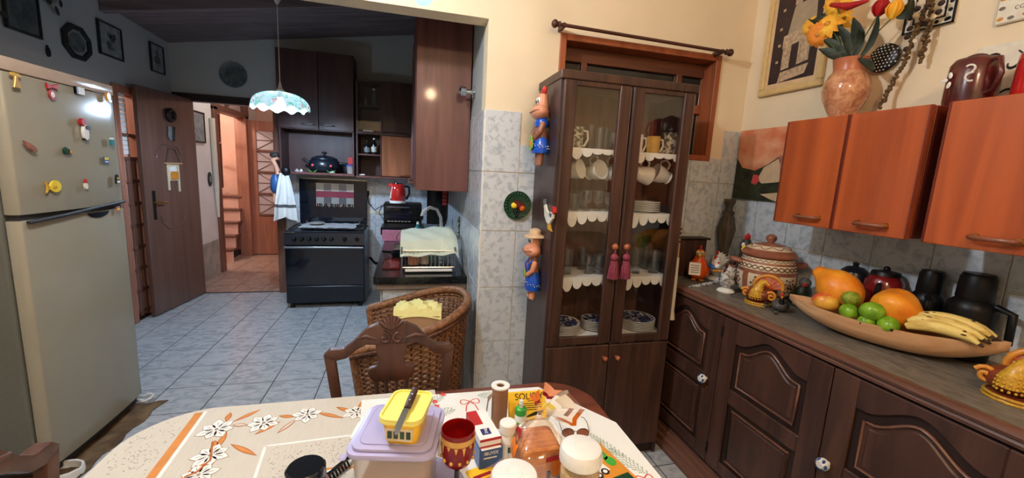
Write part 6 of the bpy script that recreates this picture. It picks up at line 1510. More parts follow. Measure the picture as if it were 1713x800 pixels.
# black rooster bust and brown hen behind
p = PX(1248, 412, 1.84); t = thing('black_rooster', 'black rooster figurine with red comb behind the tureen', 'figurine', (1.84, p.y, TZ), .0, scale=(.88, .88, .97))
MB().solid([(.045, 0), (.05, .04), (.04, .12), (.03, .2), (.034, .235), (.02, .265)], 18).build('body', 'hen_black', t, smooth=60)
for q in range(3): MB().ell((-.012 + .014 * q, 0, .275 + .008 * (q == 1)), (.012, .006, .02), 8, 6).build('comb', 'red_gloss', t, smooth=60)
MB().ell((-.034, -.012, .235), (.012, .012, .014), 8, 6).build('eye_patch', 'white_ceramic', t, smooth=60); MB().tube([(-.03, -.02, .222), (-.06, -.03, .212)], [.014, .004], 8).build('beak', 'yellow', t, smooth=60)
p = PX(1226, 445, 1.852); t = thing('brown_hen', 'small brown speckled hen figurine left of the tureen', 'figurine', (1.852, p.y + .005, TZ), -.6, scale=(.75, .75, .8))
MB().solid([(.04, 0), (.055, .04), (.05, .09), (.03, .12)], 16).build('body', 'clay', t, smooth=60); MB().ell((0, -.01, .135), .026, 12, 8).build('head', 'clay_dark', t, smooth=60); MB().ell((0, -.015, .162), (.014, .008, .014), 8, 6).build('comb', 'print_red', t, smooth=60)
for q in range(5): MB().ell((-.03 + .015 * q, -.045, .09 + .008 * (q % 2)), .006, 6, 5).build('painted_dot', 'mustard', t, smooth=60)
# guinea fowl and chicks
p = on_sb(1304, 521); t = thing('guinea_hen', 'small grey speckled guinea hen figurine before the tureen', 'figurine', (p.x, p.y, TZ), .4)
MB().ell((0, 0, .03), (.044, .034, .03), 16, 10).build('body', 'grey_feather', t, smooth=60); MB().tube([(-.025, -.01, .045), (-.034, -.012, .065), (-.034, -.012, .075)], [.014, .009, .009], 8).build('neck', 'spots', t, smooth=60); MB().ell((-.033, -.012, .085), (.007, .006, .01), 8, 6).build('comb', 'red_gloss', t, smooth=60); MB().tube([(-.04, -.014, .076), (-.052, -.018, .073)], [.005, .002], 6).build('beak', 'amber', t)
for i, (px, py) in enumerate(((1281, 515), (1297, 526))):
    p = on_sb(px, py); t = thing('tiny_chick', ('tiny grey chick left of the guinea hen', 'tiny grey chick in front of the guinea hen')[i], 'figurine', (p.x, p.y, TZ), .5)
    MB().ell((0, 0, .012), (.014, .01, .01), 10, 6).build('body', 'grey_feather', t, smooth=60); MB().ell((-.01, 0, .026), .007, 8, 6).build('head', 'spots', t, smooth=60); MB().tube([(0, 0, .006), (0, 0, 0)], .004, 6).build('foot', 'spots', t)
p = on_sb(1336, 515); t = thing('mushroom_figurine', 'little green dish with white mushrooms by the bowl tip', 'figurine', (p.x + .03, p.y + .02, TZ))
MB().solid([(.035, 0), (.042, .006), (.03, .008)], 16).build('base', 'dark_green', t, smooth=50)
for (x, y, s) in ((-.014, -.005, 1), (.012, .004, .8), (.0, .018, .9), (-.02, .015, .7)):
    MB().tube([(x, y, .005), (x, y, .02 * s)], .005, 6).build('mushroom_stalk', 'off_white', t); MB().ell((x, y, .024 * s), (.012 * s, .012 * s, .009 * s), 10, 6).build('mushroom_cap', 'cream_glaze', t, smooth=60)
p = PX(1346, 480, 1.87); t = thing('small_dark_bird', 'small dark bird figurine with red bill behind the bowl tip', 'figurine', (1.87, p.y, TZ), .2)
MB().ell((0, 0, .05), (.04, .03, .05), 14, 10).build('body', 'hen_black', t, smooth=60); MB().ell((-.01, -.005, .105), .026, 12, 8).build('head', 'grey_feather', t, smooth=60); MB().tube([(-.03, -.015, .1), (-.055, -.022, .092)], [.01, .003], 7).build('beak', 'red_gloss', t, smooth=60)
# crochet leaf on the counter edge
p0, p1 = on_sb(1160, 481), on_sb(1205, 472); t = thing('crochet_leaf', 'grey crocheted leaf doily at the far edge of the sideboard', 'doily', (p0.x, p0.y, TZ))
for i in range(9):
    a = p0.lerp(p1, i / 8) - p0; MB().tube([a + Vector((-.025, -.0, .004)), a + Vector((.0, .01, .007)), a + Vector((.03, .0, .004))], .004, 5).build('stitch', 'porcelain_grey', t, smooth=60)
MB().tube([Vector((0, 0, .004)), (p1 - p0) + Vector((0, 0, .004))], .004, 5).build('rib', 'porcelain_grey', t)
# carved candlestick with string, wooden box in the corner
p = PX(1213, 390, 1.87); t = thing('carved_candlestick', 'tall dark carved wooden candlestick in the wall corner', 'candlestick', (1.87, 2.045, TZ))
hz_ = PY(1217, 333, 2.045).z - TZ
MB().solid([(.05, 0), (.052, .02), (.034, .05), (.028, .13), (.034, .21), (.045, .28), (.044, .32), (.028, .37), (.033, .38), (.034, .395), (.021, .40), (.022, .425), (.032, .445), (.033, hz_)], 20, (0, 0, 0)).build('column', 'carved_wood', t, smooth=50)
for q in range(8): a = 2 * PI * q / 8; MB().tube([(.03 * math.cos(a), .03 * math.sin(a), .18), (.044 * math.cos(a), .044 * math.sin(a), .29), (.03 * math.cos(a), .03 * math.sin(a), .365)], [.004, .008, .004], 6).build('flute', 'carved_wood', t, smooth=60)
for q in range(3): MB().tube([((.042 + .01 * math.sin(a * 2 + q)) * math.cos(a), (.042 + .01 * math.sin(a * 2)) * math.sin(a), .1 + .03 * math.sin(a + 1.3 * q)) for a in [2 * PI * i / 16 for i in range(16)]], .003, 5, True).build('string', 'off_white', t)
pa, pb_ = PY(1150, 395, 2.05), PY(1183, 398, 2.05)
t = thing('wooden_box', 'dark wooden box with thin tray on top in the corner behind the hen', 'box', (1.5, 2.065, TZ)); zt2 = pb_.z - TZ
MB().box(0, pb_.x - 1.5, -.02, .05, 0, zt2 - .012).build('box', 'hutch_wood', t, bevel=.004); MB().box(-.02, pb_.x - 1.5 + .02, -.03, .055, zt2 - .012, zt2).build('tray', 'side_wood_dark', t, bevel=.005)
# ================================================================== chairs
def carved_chair(label, loc, rz):
    t = thing('dining_chair', label, 'chair', loc, rz, 'carved dining chairs')      # back plane at y=0, seat towards -y, sitter looks along -y
    def mir(p): return p + [(-x, z) for x, z in p[::-1]]
    up = [(-.228, .846), (-.205, .868), (-.16, .868), (-.13, .89), (-.086, .938), (-.05, .955), (-.02, .952)]
    lo = [(-.185, .826), (-.15, .834), (-.118, .862), (-.085, .88), (-.05, .878)]
    MB().prism(mir(up) + [(x, z) for x, z in mir(lo)][::-1], -.016, .016, 'y').build('crest_rail', 'chair_wood', t, bevel=.006, seg=2)
    for s in (-1, 1):
        pts = [(s * .225, .846), (s * .188, .83), (s * .166, .64), (s * .17, .46), (s * .205, .46), (s * .2, .66)]
        MB().prism(pts, -.014, .014, 'y').build('stile', 'chair_wood', t, bevel=.005, seg=2)
    sh = MB()
    for q in range(7):
        a = PI / 2 + (q - 3) * .34; sh.tube([(.0, -.014, .935), (.026 * math.cos(a), -.02, .935 + .03 * math.sin(a)), (.044 * math.cos(a), -.012, .935 + .05 * math.sin(a))], [.006, .0085, .007], 7)
    sh.build('shell', 'chair_wood', t, smooth=60)
    for s in (-1, 1):
        MB().tube([(s * (.024 + (.022 - .0011 * i) * math.cos(.9 * i * .4 + 1.5)), -.018, .902 + (.022 - .0011 * i) * math.sin(.9 * i * .4 + 1.5)) for i in range(17)], .006, 7).build('scroll', 'chair_wood', t, smooth=60)
        MB().tube([(s * .05, -.012, .9), (s * .085, -.014, .912), (s * .115, -.012, .905)], [.006, .008, .004], 7).build('leaf_carving', 'chair_wood', t, smooth=60)
    sp = [(-.056, .885), (-.05, .84), (-.042, .815), (-.05, .795), (-.078, .788), (-.082, .77), (-.074, .752), (-.066, .742), (-.06, .735)]
    MB().prism(mir(sp), -.012, .012, 'y').build('splat', 'chair_wood', t, bevel=.005, seg=2)
    for x0, x1, w_ in ((-.055, -.045, .012), (-.019, -.015, .010), (.019, .015, .010), (.055, .045, .012)):
        MB().tube([(x0, 0, .745), (x0 * .85, 0, .66), (x1 * .75, 0, .52)], [w_, w_ * .85, w_], 8, flat=.8).build('slat', 'chair_wood', t, smooth=60)
    MB().box(-.17, .17, -.014, .014, .49, .53).build('lower_rail', 'chair_wood', t, bevel=.005)
    MB().prism(rrect(-.215, .215, -.42, .01, .03), .42, .455).build('seat_frame', 'chair_wood', t, bevel=.004)
    MB().prism(rrect(-.19, .19, -.4, -.02, .04), .455, .475).build('seat', 'terra_brown', t, bevel=.01, seg=3)
    for s in (-1, 1):
        MB().tube([(s * .19, 0, .46), (s * .19, .015, .2), (s * .195, .05, 0)], [.02, .018, .015], 8).build('leg', 'chair_wood', t, smooth=60)
        MB().tube([(s * .19, -.39, .43), (s * .2, -.4, .3), (s * .188, -.39, .12), (s * .195, -.4, 0)], [.024, .024, .015, .018], 8).build('leg', 'chair_wood', t, smooth=60)
    return t
carved_chair('carved dark wooden dining chair with shell crest at the far side of the table', (-.047, 1.45, 0), 0)
carved_chair('dark wooden dining chair at the lower left corner by the refrigerator', (-.765, .83, 0), PI / 2)
# ---- wicker armchair
wc = thing('wicker_armchair', 'brown wicker barrel armchair facing left beside the counter', 'armchair', (.06, 2.17, 0))
ctrl = [(-.295, -.28, .655), (-.1, -.295, .70), (.1, -.26, .755), (.23, -.15, .80), (.272, .0, .815), (.23, .14, .815), (.1, .245, .78), (-.1, .29, .715), (-.27, .3, .665)]
def cat(ps, n):
    ps = [Vector(p) for p in ps]; out = []
    for i in range(len(ps) - 1):
        p0, p1, p2, p3 = ps[max(i - 1, 0)], ps[i], ps[i + 1], ps[min(i + 2, len(ps) - 1)]
        for k in range(n):
            t = k / n; out.append(.5 * ((2 * p1) + (p2 - p0) * t + (2 * p0 - 5 * p1 + 4 * p2 - p3) * t * t + (3 * p1 - p0 - 3 * p2 + p3) * t ** 3))
    return out + [ps[-1]]
rim = cat(ctrl, 9); NR = len(rim)
bot = [Vector((p.x * .86 - .0, p.y * .88, .30)) for p in rim]
MB().tube(rim, .021, 10).build('rim', 'wicker', wc, smooth=60)
MB().tube([p + (bot[i] - p) * .06 + Vector((p.x * .04, p.y * .05, 0)) for i, p in enumerate(rim)], .012, 8).build('rim_braid', 'wicker_dark', wc, smooth=60)
wv = MB(); NRW = 30
for r_ in range(NRW):
    f = (r_ + .7) / NRW; pts = []
    for i in range(NR):
        p = rim[i].lerp(bot[i], f); nrm = Vector((p.x, p.y, 0)).normalized(); pts.append(p + nrm * (.005 if (i + r_) % 2 else -.005))
    wv.tube(pts, .0062, 5)
wo = wv.build('weave', 'wicker', wc, smooth=70); wo['kind'] = 'stuff'
sk = MB()
for i in range(0, NR, 2): sk.tube([rim[i], bot[i]], .0055, 5)
so = sk.build('stakes', 'wicker_dark', wc); so['kind'] = 'stuff'
for i in (0, NR - 1): MB().tube([rim[i], rim[i].lerp(bot[i], .5), bot[i], Vector((bot[i].x, bot[i].y, 0))], .018, 8).build('front_post', 'wicker', wc, smooth=60)
for x, y in ((.2, -.14), (.2, .14)): MB().tube([(x, y, .32), (x * 1.05, y * 1.1, 0)], .018, 8).build('leg', 'wicker_dark', wc, smooth=60)
MB().tube(bot, .016, 8).build('base_rail', 'wicker_dark', wc, smooth=60); MB().tube([bot[0], bot[-1]], .016, 8).build('front_rail', 'wicker_dark', wc)
MB().prism([(p.x, p.y) for p in bot][::2], .30, .33).build('seat', 'wicker_dark', wc)
MB().prism(rrect(-.27, .16, -.2, .21, .06), .332, .40).build('cushion', 'cream_glaze', wc, bevel=.018, seg=3)
bx = thing('cardboard_box', 'open cardboard box lying on the wicker armchair', 'box', (.07, 2.2, .402), -.1, scale=(1, 1, 1.32))
MB().box(-.115, .115, -.085, .085, 0, .004).box(-.115, .115, -.085, -.081, 0, .25).box(-.115, .115, .081, .085, 0, .25).box(-.115, -.111, -.081, .081, 0, .25).box(.111, .115, -.081, .081, 0, .25).build('carton', 'cardboard', bx)
rows_ = []
for i in range(9):
    rows_.append([(-.125 + .25 * j / 10, -.09 + .18 * i / 8, .255 + .035 * math.sin(PI * i / 8) * (0.7 + .5 * math.sin(j * 1.9 + i)) + .02 * math.sin(PI * j / 10) - (.03 if i == 0 else 0)) for j in range(11)])
t = MB().sheet(rows_).build('yellow_paper', 'yellow_paper', solid=.002, smooth=25, loc=(.07, 2.2, .487), rz=-.1); tag(t, 'crumpled pale yellow paper on top of the cardboard box', 'paper')

# ================================================================== table
TT = .757
tb = thing('dining_table', 'dark wooden dining table with rounded corners under two tablecloths', 'table', (0, 0, 0))
tpoly = rrect(-.70, .628, .22, 1.308, .15, 8)
MB().prism(tpoly, TT - .028, TT).build('top', 'table_wood', tb, bevel=.006, seg=2)
MB().box(-.56, .5, .36, 1.17, TT - .1, TT - .028).build('apron', 'chair_wood', tb)
for x in (-.52, .46):
    for y in (.4, 1.13): MB().solid([(.03, 0), (.035, .1), (.03, .4), (.042, .55), (.036, .6), (.042, TT - .028)], 14, (x, y, 0)).build('leg', 'chair_wood', tb, smooth=40)
CT = TT + .0025
c1 = thing('cream_tablecloth', 'cream tablecloth with orange stripe and white flowers on the left half of the table', 'tablecloth', (0, 0, 0))
cp_ = [p for p in rrect(-.715, .1, .2, 1.315, .17, 8)]
cp_ = [(min(x, .1), y) for x, y in cp_]
MB().prism([(-.0, 1.312)] + arc(-.535, 1.132, .18, PI / 2, PI, 10) + [(-.715, .4), (-.715, .2), (.1, .2), (.1, 1.312)], TT + .0004, CT).build('cloth', 'cloth_cream', c1)
# hanging left edge
edge = arc(-.535, 1.132, .18, PI / 2 + .2, PI, 10) + [(-.715, .8), (-.715, .5), (-.715, .2)]
MB().sheet([[(x, y, CT) for x, y in edge], [(x - .008, y + .003, CT - .03) for x, y in edge], [(x - .01 + .006 * math.sin(i * 1.5), y, CT - .13) for i, (x, y) in enumerate(edge)]]).build('overhang', 'cloth_cream', c1, smooth=60)
DZ_ = CT + .0002
def P2(px, py): p = PZ(px, py, CT); return Vector((p.x, p.y))
def flat(poly, z0, z1): return MB().prism([(p[0], p[1]) for p in poly], z0, z1)
def stripe(a, b, w_, mat, nm, lev=1):
    d_ = (b - a).normalized(); n_ = Vector((-d_.y, d_.x)) * w_ / 2; flat([a + n_, b + n_, b - n_, a - n_], DZ_, DZ_ + .0003 * lev).build(nm, mat, c1)
a, b = P2(333, 691), P2(252, 800); ext = a + (b - a) * 2.2
stripe(a, ext, .02, 'cloth_orange', 'orange_stripe'); o_ = Vector((.016, .004)); stripe(a + o_, ext + o_, .008, 'cloth_petal', 'white_stripe')
a, b, c = P2(444, 747), P2(426, 800), P2(600, 727); stripe(a, a + (b - a) * 3, .007, 'cloth_petal', 'white_stripe'); stripe(a, c, .007, 'cloth_petal', 'white_stripe')
a, c = P2(520, 787), P2(640, 778); stripe(a, c, .008, 'cloth_orange', 'orange_stripe')
sp = MB(); rnd = random.Random(3)
def in_left(p): return True
for _ in range(260):
    px, py = rnd.uniform(180, 330), rnd.uniform(690, 800); q = P2(px, py)
    lim = P2(333, 691).x + (P2(252, 800).x - P2(333, 691).x) * (py - 691) / 109 - .018
    if q.x > lim or q.x < -.70 or (q.x < -.535 and q.y > 1.132 and (q - Vector((-.535, 1.132))).length > .17): continue
    an = rnd.uniform(0, PI); L_ = rnd.uniform(.0015, .004); u = Vector((math.cos(an), math.sin(an))); v = Vector((-u.y, u.x)) * .0007
    sp.prism([tuple(q + u * L_ + v), tuple(q - u * L_ + v), tuple(q - u * L_ - v), tuple(q + u * L_ - v)], DZ_, DZ_ + .0002)
for _ in range(200):
    px, py = rnd.uniform(430, 600), rnd.uniform(735, 800); q = P2(px, py)
    if py < 747 - (px - 444) * .128 + 4 or px < 444 - (py - 747) * .33 + 8: continue
    an = rnd.uniform(0, PI); L_ = rnd.uniform(.0015, .004); u = Vector((math.cos(an), math.sin(an))); v = Vector((-u.y, u.x)) * .0007
    sp.prism([tuple(q + u * L_ + v), tuple(q - u * L_ + v), tuple(q - u * L_ - v), tuple(q + u * L_ - v)], DZ_, DZ_ + .0002)
so = sp.build('speck_print', 'cloth_speck', c1); so['kind'] = 'stuff'
def lens(a, b, w_, n=8):
    d_ = b - a; nn = Vector((-d_.y, d_.x)).normalized() * w_; return [a + d_ * (i / n) + nn * math.sin(PI * i / n) for i in range(n + 1)] + [b - d_ * (i / n) - nn * math.sin(PI * i / n) for i in range(1, n)]
def flower_print(px, py, r, ph):
    c = P2(px, py)
    for i in range(7):
        an = ph + 2 * PI * i / 7; e = c + Vector((math.cos(an), math.sin(an))) * r * (.85 + .25 * ((i * 37) % 5) / 5)
        flat(lens(c, e, r * .30), DZ_, DZ_ + .0004).build('petal_outline', 'cloth_line', c1); flat(lens(c.lerp(e, .06), c.lerp(e, .955), r * .26), DZ_ + .0004, DZ_ + .0007).build('petal_print', 'cloth_petal', c1)
        flat(lens(c.lerp(e, .25), c.lerp(e, .75), r * .02), DZ_ + .0007, DZ_ + .0009).build('vein_print', 'cloth_line', c1)
    flat([c + Vector((math.cos(a), math.sin(a))) * r * .1 for a in [2 * PI * k / 8 for k in range(8)]], DZ_ + .0007, DZ_ + .001).build('flower_heart', 'cloth_line', c1)
for i, (px, py, r) in enumerate(((362, 719, .05), (441, 708, .047), (514, 694, .045), (596, 690, .042), (352, 762, .048), (332, 795, .045))): flower_print(px, py, r, i * .6)
def leaf_print(a, b, w_=.008, mat='cloth_orange'):
    a, b = P2(*a), P2(*b); flat(lens(a, b, w_), DZ_, DZ_ + .0003).build('leaf_print', 'cloth_orange_dark', c1); flat(lens(a.lerp(b, .1), a.lerp(b, .92), w_ * .6), DZ_ + .0003, DZ_ + .0005).build('leaf_fill', 'cloth_orange' if (a.x * 1000) % 2 < 1.4 else 'cloth_cream', c1)
for a, b in (((390, 706), (437, 685)), ((378, 706), (386, 690)), ((425, 728), (470, 705)), ((463, 726), (498, 700)), ((466, 696), (492, 698)), ((528, 690), (575, 700)), ((562, 681), (590, 690)), ((605, 672), (603, 686)), ((362, 752), (380, 722)), ((360, 737), (358, 752)), ((385, 743), (430, 763)), ((305, 800), (355, 764)), ((340, 790), (372, 752)), ((388, 712), (415, 711))): leaf_print(a, b)
stem_pts = [(356, 740), (352, 770), (330, 790), (308, 800)]
MB().tube([(*P2(*p), DZ_ + .0003) for p in stem_pts], .003, 5).build('vine_print', 'cloth_orange_dark', c1)
# white Christmas cloth
c2 = thing('white_tablecloth', 'white Christmas tablecloth with pine twigs and red bows on the right half', 'tablecloth', (0, 0, 0))
wl = [P2(605, 670), P2(900, 648), P2(960, 675), P2(1030, 705), P2(1055, 745), P2(1090, 800)]
wp = [(p.x, p.y) for p in wl[:3]] + [(.632, 1.03), (.632, .6), (.632, .24), (-.06, .24)]
C2 = CT + .0012
MB().prism(wp, TT + .0006, C2).build('cloth', 'cloth_white', c2)
def Q2(px, py): p = PZ(px, py, C2); return Vector((p.x, p.y))
def line2(pts, r, nm, mat, tube_z=C2 + .0002):
    m = MB()
    for q in pts: m.tube([(p.x, p.y, tube_z) for p in q], r, 4, flat=.3)
    return m.build(nm, mat, c2)
rnd = random.Random(5)
def twig(pa, pb, nm='pine_print'):
    a, b = Q2(*pa), Q2(*pb); L_ = []; d_ = (b - a); n_ = Vector((-d_.y, d_.x)).normalized(); ln = d_.length
    L_.append([a, a.lerp(b, .5) + n_ * .006, b])
    for k in range(int(ln / .006)):
        t = (k + .5) / (ln / .006); base_ = a.lerp(b, t) + n_ * .006 * math.sin(PI * t); s = 1 if k % 2 else -1; l2 = .028 * math.sin(PI * (.15 + .8 * t)); e = base_ + (d_.normalized() * .7 + n_ * s * .8).normalized() * l2; L_.append([base_, e])
        for q in (.4, .7): bb_ = base_.lerp(e, q); L_.append([bb_, bb_ + (d_.normalized() + n_ * s * .1).normalized() * l2 * .35])
    line2(L_, .0007, nm, 'print_green')
for pa, pb in (((1085, 795), (1020, 750)), ((1045, 765), (978, 722)), ((700, 690), (745, 660)), ((722, 700), (760, 685)), ((845, 655), (800, 662)), ((790, 720), (762, 700)), ((735, 735), (760, 718))): twig(pa, pb)
def bow(px, py, s=.02):
    c = Q2(px, py); L_ = []
    for sx in (-1, 1):
        L_.append([c + Vector((sx * s * (math.sin(a) * 1.1), s * .5 * math.sin(2 * a))) for a in [PI * k / 10 for k in range(11)]]); L_.append([c, c + Vector((sx * s * .5, -s * .8)), c + Vector((sx * s * .7, -s * 1.9))])
    line2(L_, .0018, 'bow_print', 'print_red')
bow(786, 672, .028); bow(852, 668, .026); bow(1078, 800, .02)
for (px, py) in ((730, 680), (727, 672), (741, 660), (735, 735), (732, 750)): 
    c = Q2(px, py); flat([c + Vector((.014 * math.cos(a) * (1 if k % 2 else .5), .014 * math.sin(a) * (1 if k % 2 else .5))) for k, a in enumerate([2 * PI * k / 10 for k in range(10)])], C2, C2 + .0004).build('star_print', 'print_red', c2)

# ---- things on the table
Z0 = C2 + .0006
lp = thing('lilac_plate', 'round lilac plate under the plastic container', 'plate', (.012, .845, Z0)); MB().lathe([(0, 0), (.09, 0), (.128, .012), (.128, .015), (.088, .004), (0, .004)], 40).build('dish', 'lilac', lp, smooth=40); MB().lathe([(.126, .012), (.131, .0135), (.126, .016)], 40).build('rim', 'lilac_dark', lp, smooth=60)
ct = thing('plastic_container', 'square translucent plastic container with lilac lid', 'container', (-.010, .868, Z0 + .006), -.22)
LH = .925 - (Z0 + .006)
def rr_prism(m, hw, hd, r, z0, z1): return m.prism(rrect(-hw, hw, -hd, hd, r, 6), z0, z1)
m = MB(); lay_ = []
for z, k in ((0, .86), (.01, .9), (LH - .012, 1.0)): lay_.append([(x * k, y * k, z) for x, y in rrect(-.084, .084, -.084, .084, .026, 6)])
m.sheet([l + [l[0]] for l in lay_]); m.poly(lay_[0]); m.build('tub', 'clear_plastic', ct, smooth=50)
rr_prism(MB(), .07, .07, .02, .008, LH * .45).build('contents', 'bread', ct, bevel=.01, seg=2)
ld = rr_prism(MB(), .093, .092, .028, LH - .014, LH - .002).build('lid', 'lilac', ct, bevel=.004, seg=2)
rr_prism(MB(), .084, .083, .024, LH - .002, LH + .006).build('lid_step', 'lilac', ld, bevel=.004, seg=2)
rr_prism(MB(), .07, .069, .018, LH + .006, LH + .0085).build('lid_panel', 'lilac', ld, bevel=.002)
for s in (-1, 1): MB().box(s * .096 - .006, s * .096 + .006, -.03, .03, LH - .05, LH - .006).build('clip', 'white_plastic', ld, bevel=.003)
MB().box(-.1, -.085, -.098, -.08, LH - .012, LH - .006).build('lid_tab', 'lilac', ld, bevel=.003)
LZt = .925 + .0085
mg = thing('margarine_tub', 'yellow-lidded margarine tub on the lilac container lid', 'tub', (.006, .842, LZt), -.3)
lay_ = []
for z, k in ((0, .78), (.004, .8), (.05, .95)): lay_.append([(x * k, y * k, z) for x, y in rrect(-.043, .043, -.058, .058, .02, 6)])
m = MB().sheet([l + [l[0]] for l in lay_]); m.poly(lay_[0]); m.poly(lay_[-1]); m.build('tub', 'box_yellow', mg, smooth=50)
for s in (-1,): MB().prism([(-.028, .012), (.026, .012), (.03, .04), (-.03, .04)], -.0545, -.052, 'y').build('label', 'cream_glaze', mg); 
for q in range(4): MB().box(-.024 + .013 * q, -.015 + .013 * q, -.0556, -.0545, .018, .034).build('label_print', 'dark_green', mg)
ld = MB().prism(rrect(-.046, .046, -.061, .061, .022, 6), .05, .058).build('lid', 'pale_yellow', mg, bevel=.003, seg=2)
m = MB(); o1, i1 = rrect(-.0455, .0455, -.0605, .0605, .022, 6), rrect(-.041, .041, -.056, .056, .019, 6)
for i in range(len(o1)): j = (i + 1) % len(o1); m.prism([o1[i], o1[j], i1[j], i1[i]], .058, .062)
m.build('lid_rim', 'pale_yellow', ld)
kn = thing('table_knife', 'table knife with dark wooden handle across the margarine tub', 'knife', (0, 0, 0))
za = LZt + .064
ka, kb = PZ(695, 650, za + .008), PZ(662, 728, za - .0); d_ = kb - ka
MB().tube([ka, ka + d_ * .25, ka + d_ * .46], [.0075, .0085, .0075], 8, flat=.55).build('handle', 'hutch_wood', kn, smooth=60)
for f in (.18, .32): MB().ell(ka + d_ * f + Vector((0, 0, .0046)), (.0028, .0028, .0012), 8, 5).build('rivet', 'chrome', kn, smooth=60)
pp = Vector((-d_.y, d_.x, 0)).normalized() * .0075
bl = [ka + d_ * .46 - pp * .6, ka + d_ * .5 - pp, ka + d_ * .85 - pp * 1.1, ka + d_ * .97 - pp * .5, ka + d_ * 1.0, ka + d_ * .95 + pp * .7, ka + d_ * .6 + pp * .7, ka + d_ * .46 + pp * .6]
m = MB(); n_ = len(bl); m.v = [tuple(p + Vector((0, 0, .0008))) for p in bl] + [tuple(p - Vector((0, 0, .0008))) for p in bl]; m.f = [tuple(range(n_)), tuple(range(2 * n_ - 1, n_ - 1, -1))] + [(i, n_ + i, n_ + (i + 1) % n_, (i + 1) % n_) for i in range(n_)]; m.m = [0] * len(m.f)
m.build('blade', 'steel', kn)
# jar with dark lid at the front left
jr = thing('amber_jar', 'amber jar with dark screw lid at the front of the cream cloth', 'jar', (-.203, .862, CT + .001))
MB().solid([(.042, 0), (.046, .01), (.046, .06), (.036, .075)], 26).build('jar', 'amber_glass', jr, smooth=50); MB().solid([(.039, .076), (.04, .08), (.04, .097), (.036, .101)], 28).build('lid', 'black_gloss', jr, smooth=40)
p = P2(566, 792); hc = thing('hair_clip', 'black ribbed hair clip between jar and container', 'hair clip', (p.x, p.y, CT + .001), .9)
for i in range(7): MB().tube([(-.03 + .009 * i, -.012, .004), (-.028 + .009 * i, 0, .018), (-.03 + .009 * i, .012, .004)], .0028, 6).build('tooth', 'black_gloss', hc, smooth=60)
MB().tube([(-.034, 0, .019), (.032, 0, .019), (.05, .004, .012)], .005, 7).build('spine', 'black_gloss', hc, smooth=60)
# red goblet
gb = thing('red_goblet', 'red glass goblet with gold band and dark stem', 'goblet', (.113, .80, Z0 + .015))
zb = .955 - (Z0 + .015)
MB().lathe([(.012, zb - .088), (.028, zb - .078), (.034, zb - .06), (.0365, zb - .03), (.036, zb), (.0345, zb), (.035, zb - .03), (.03, zb - .066), (0, zb - .08)], 28).build('bowl', 'red_glass', gb, smooth=50)
MB().lathe([(.0358, zb - .026), (.0372, zb - .02), (.0371, zb - .012), (.0368, zb - .010)], 28).build('gold_band', 'gold_paint', gb, smooth=60)
for q in range(14): a = 2 * PI * q / 14; MB().prism([(-.004, 0), (.004, 0), (.0, -.009 - .005 * (q % 3))], -.0006, .0006, 'y').xf(0, T(.0370 * math.cos(a), .0370 * math.sin(a), zb - .024) @ RZ(a + PI / 2)).build('gold_drip', 'gold_paint', gb)
for q in range(12): a = 2 * PI * q / 12; MB().ell((.0345 * math.cos(a), .0345 * math.sin(a), zb - .061), .0042, 8, 6).build('gold_bead', 'gold_paint', gb, smooth=60); 
MB().solid([(.034, 0), (.033, .004), (.008, .012), (.006, .03), (.006, zb - .1), (.012, zb - .088), (.03, zb - .072)], 22).build('stem', 'black_gloss', gb, smooth=50)
# paper-tube roll, packs, bottles
rl = thing('bag_roll', 'brown cardboard roll with white end standing on the table', 'roll', (.273, 1.083, Z0))
MB().lathe([(.012, 0), (.0235, 0), (.0235, .122), (.012, .122), (.012, 0)], 28).build('tube', 'kraft_tube', rl, smooth=40); MB().lathe([(.0118, .1215), (.0275, .1215), (.0275, .1255), (.0118, .1255), (.0118, .1215)], 28).build('end_ring', 'white_plastic', rl, smooth=40)
MB().sheet([[(-.022, -.005, .1), (-.035, -.008, .08), (-.04, -.006, .03)], [(-.022, .005, .1), (-.034, .01, .085), (-.038, .014, .035)]]).build('loose_end', 'kraft_tube', rl)
yb_ = thing('yellow_pack', 'yellow packet printed SOLIDY leaning behind the dropper bottle', 'packet', (.366, 1.082, Z0 + .004), rot=(-.5, 0, -.03))
MB().box(-.06, .06, 0, .016, 0, .082).build('pack', 'box_yellow', yb_, bevel=.002)
text_mesh('lettering', 'SOLIDY', .027, 'ink_black', yb_, T(.006, -.0006, .066) @ RX(PI / 2))
for i, (z, x0, x1) in enumerate(((.052, .0, .04), (.045, -.03, .045), (.039, -.03, .04), (.033, -.02, .045), (.027, -.03, .03))): MB().box(x0, x1, -.0006, 0, z, z + .002).build('print_line', 'ink_black', yb_)
for i in range(4): q = lens(Vector((-.02 + .01 * i, .006 + .004 * i)), Vector((.05, .018 + .002 * i)), .0016); MB().prism([(p.x, p.y) for p in q], -.0008, 0, 'y').build('print_stroke', 'ink_black', yb_)
dp = thing('dropper_bottle', 'white dropper bottle with green collar in front of the yellow packet', 'bottle', (.325, 1.035, Z0))
MB().solid([(.0165, 0), (.017, .004), (.017, .056), (.015, .06)], 20).build('bottle', 'white_plastic', dp, smooth=40); MB().solid([(.0165, .058), (.0165, .075), (.012, .079)], 20).build('collar', 'green', dp, smooth=40); MB().solid([(.006, .078), (.006, .088), (.0075, .09), (.006, .1)], 12).build('tip', 'white_plastic', dp, smooth=40); MB().box(-.0175, -.008, -.0165, -.012, .01, .04).build('label_mark', 'green', dp)
pb2 = thing('pill_bottle', 'white pill bottle with ribbed screw cap', 'bottle', (.262, .938, Z0))
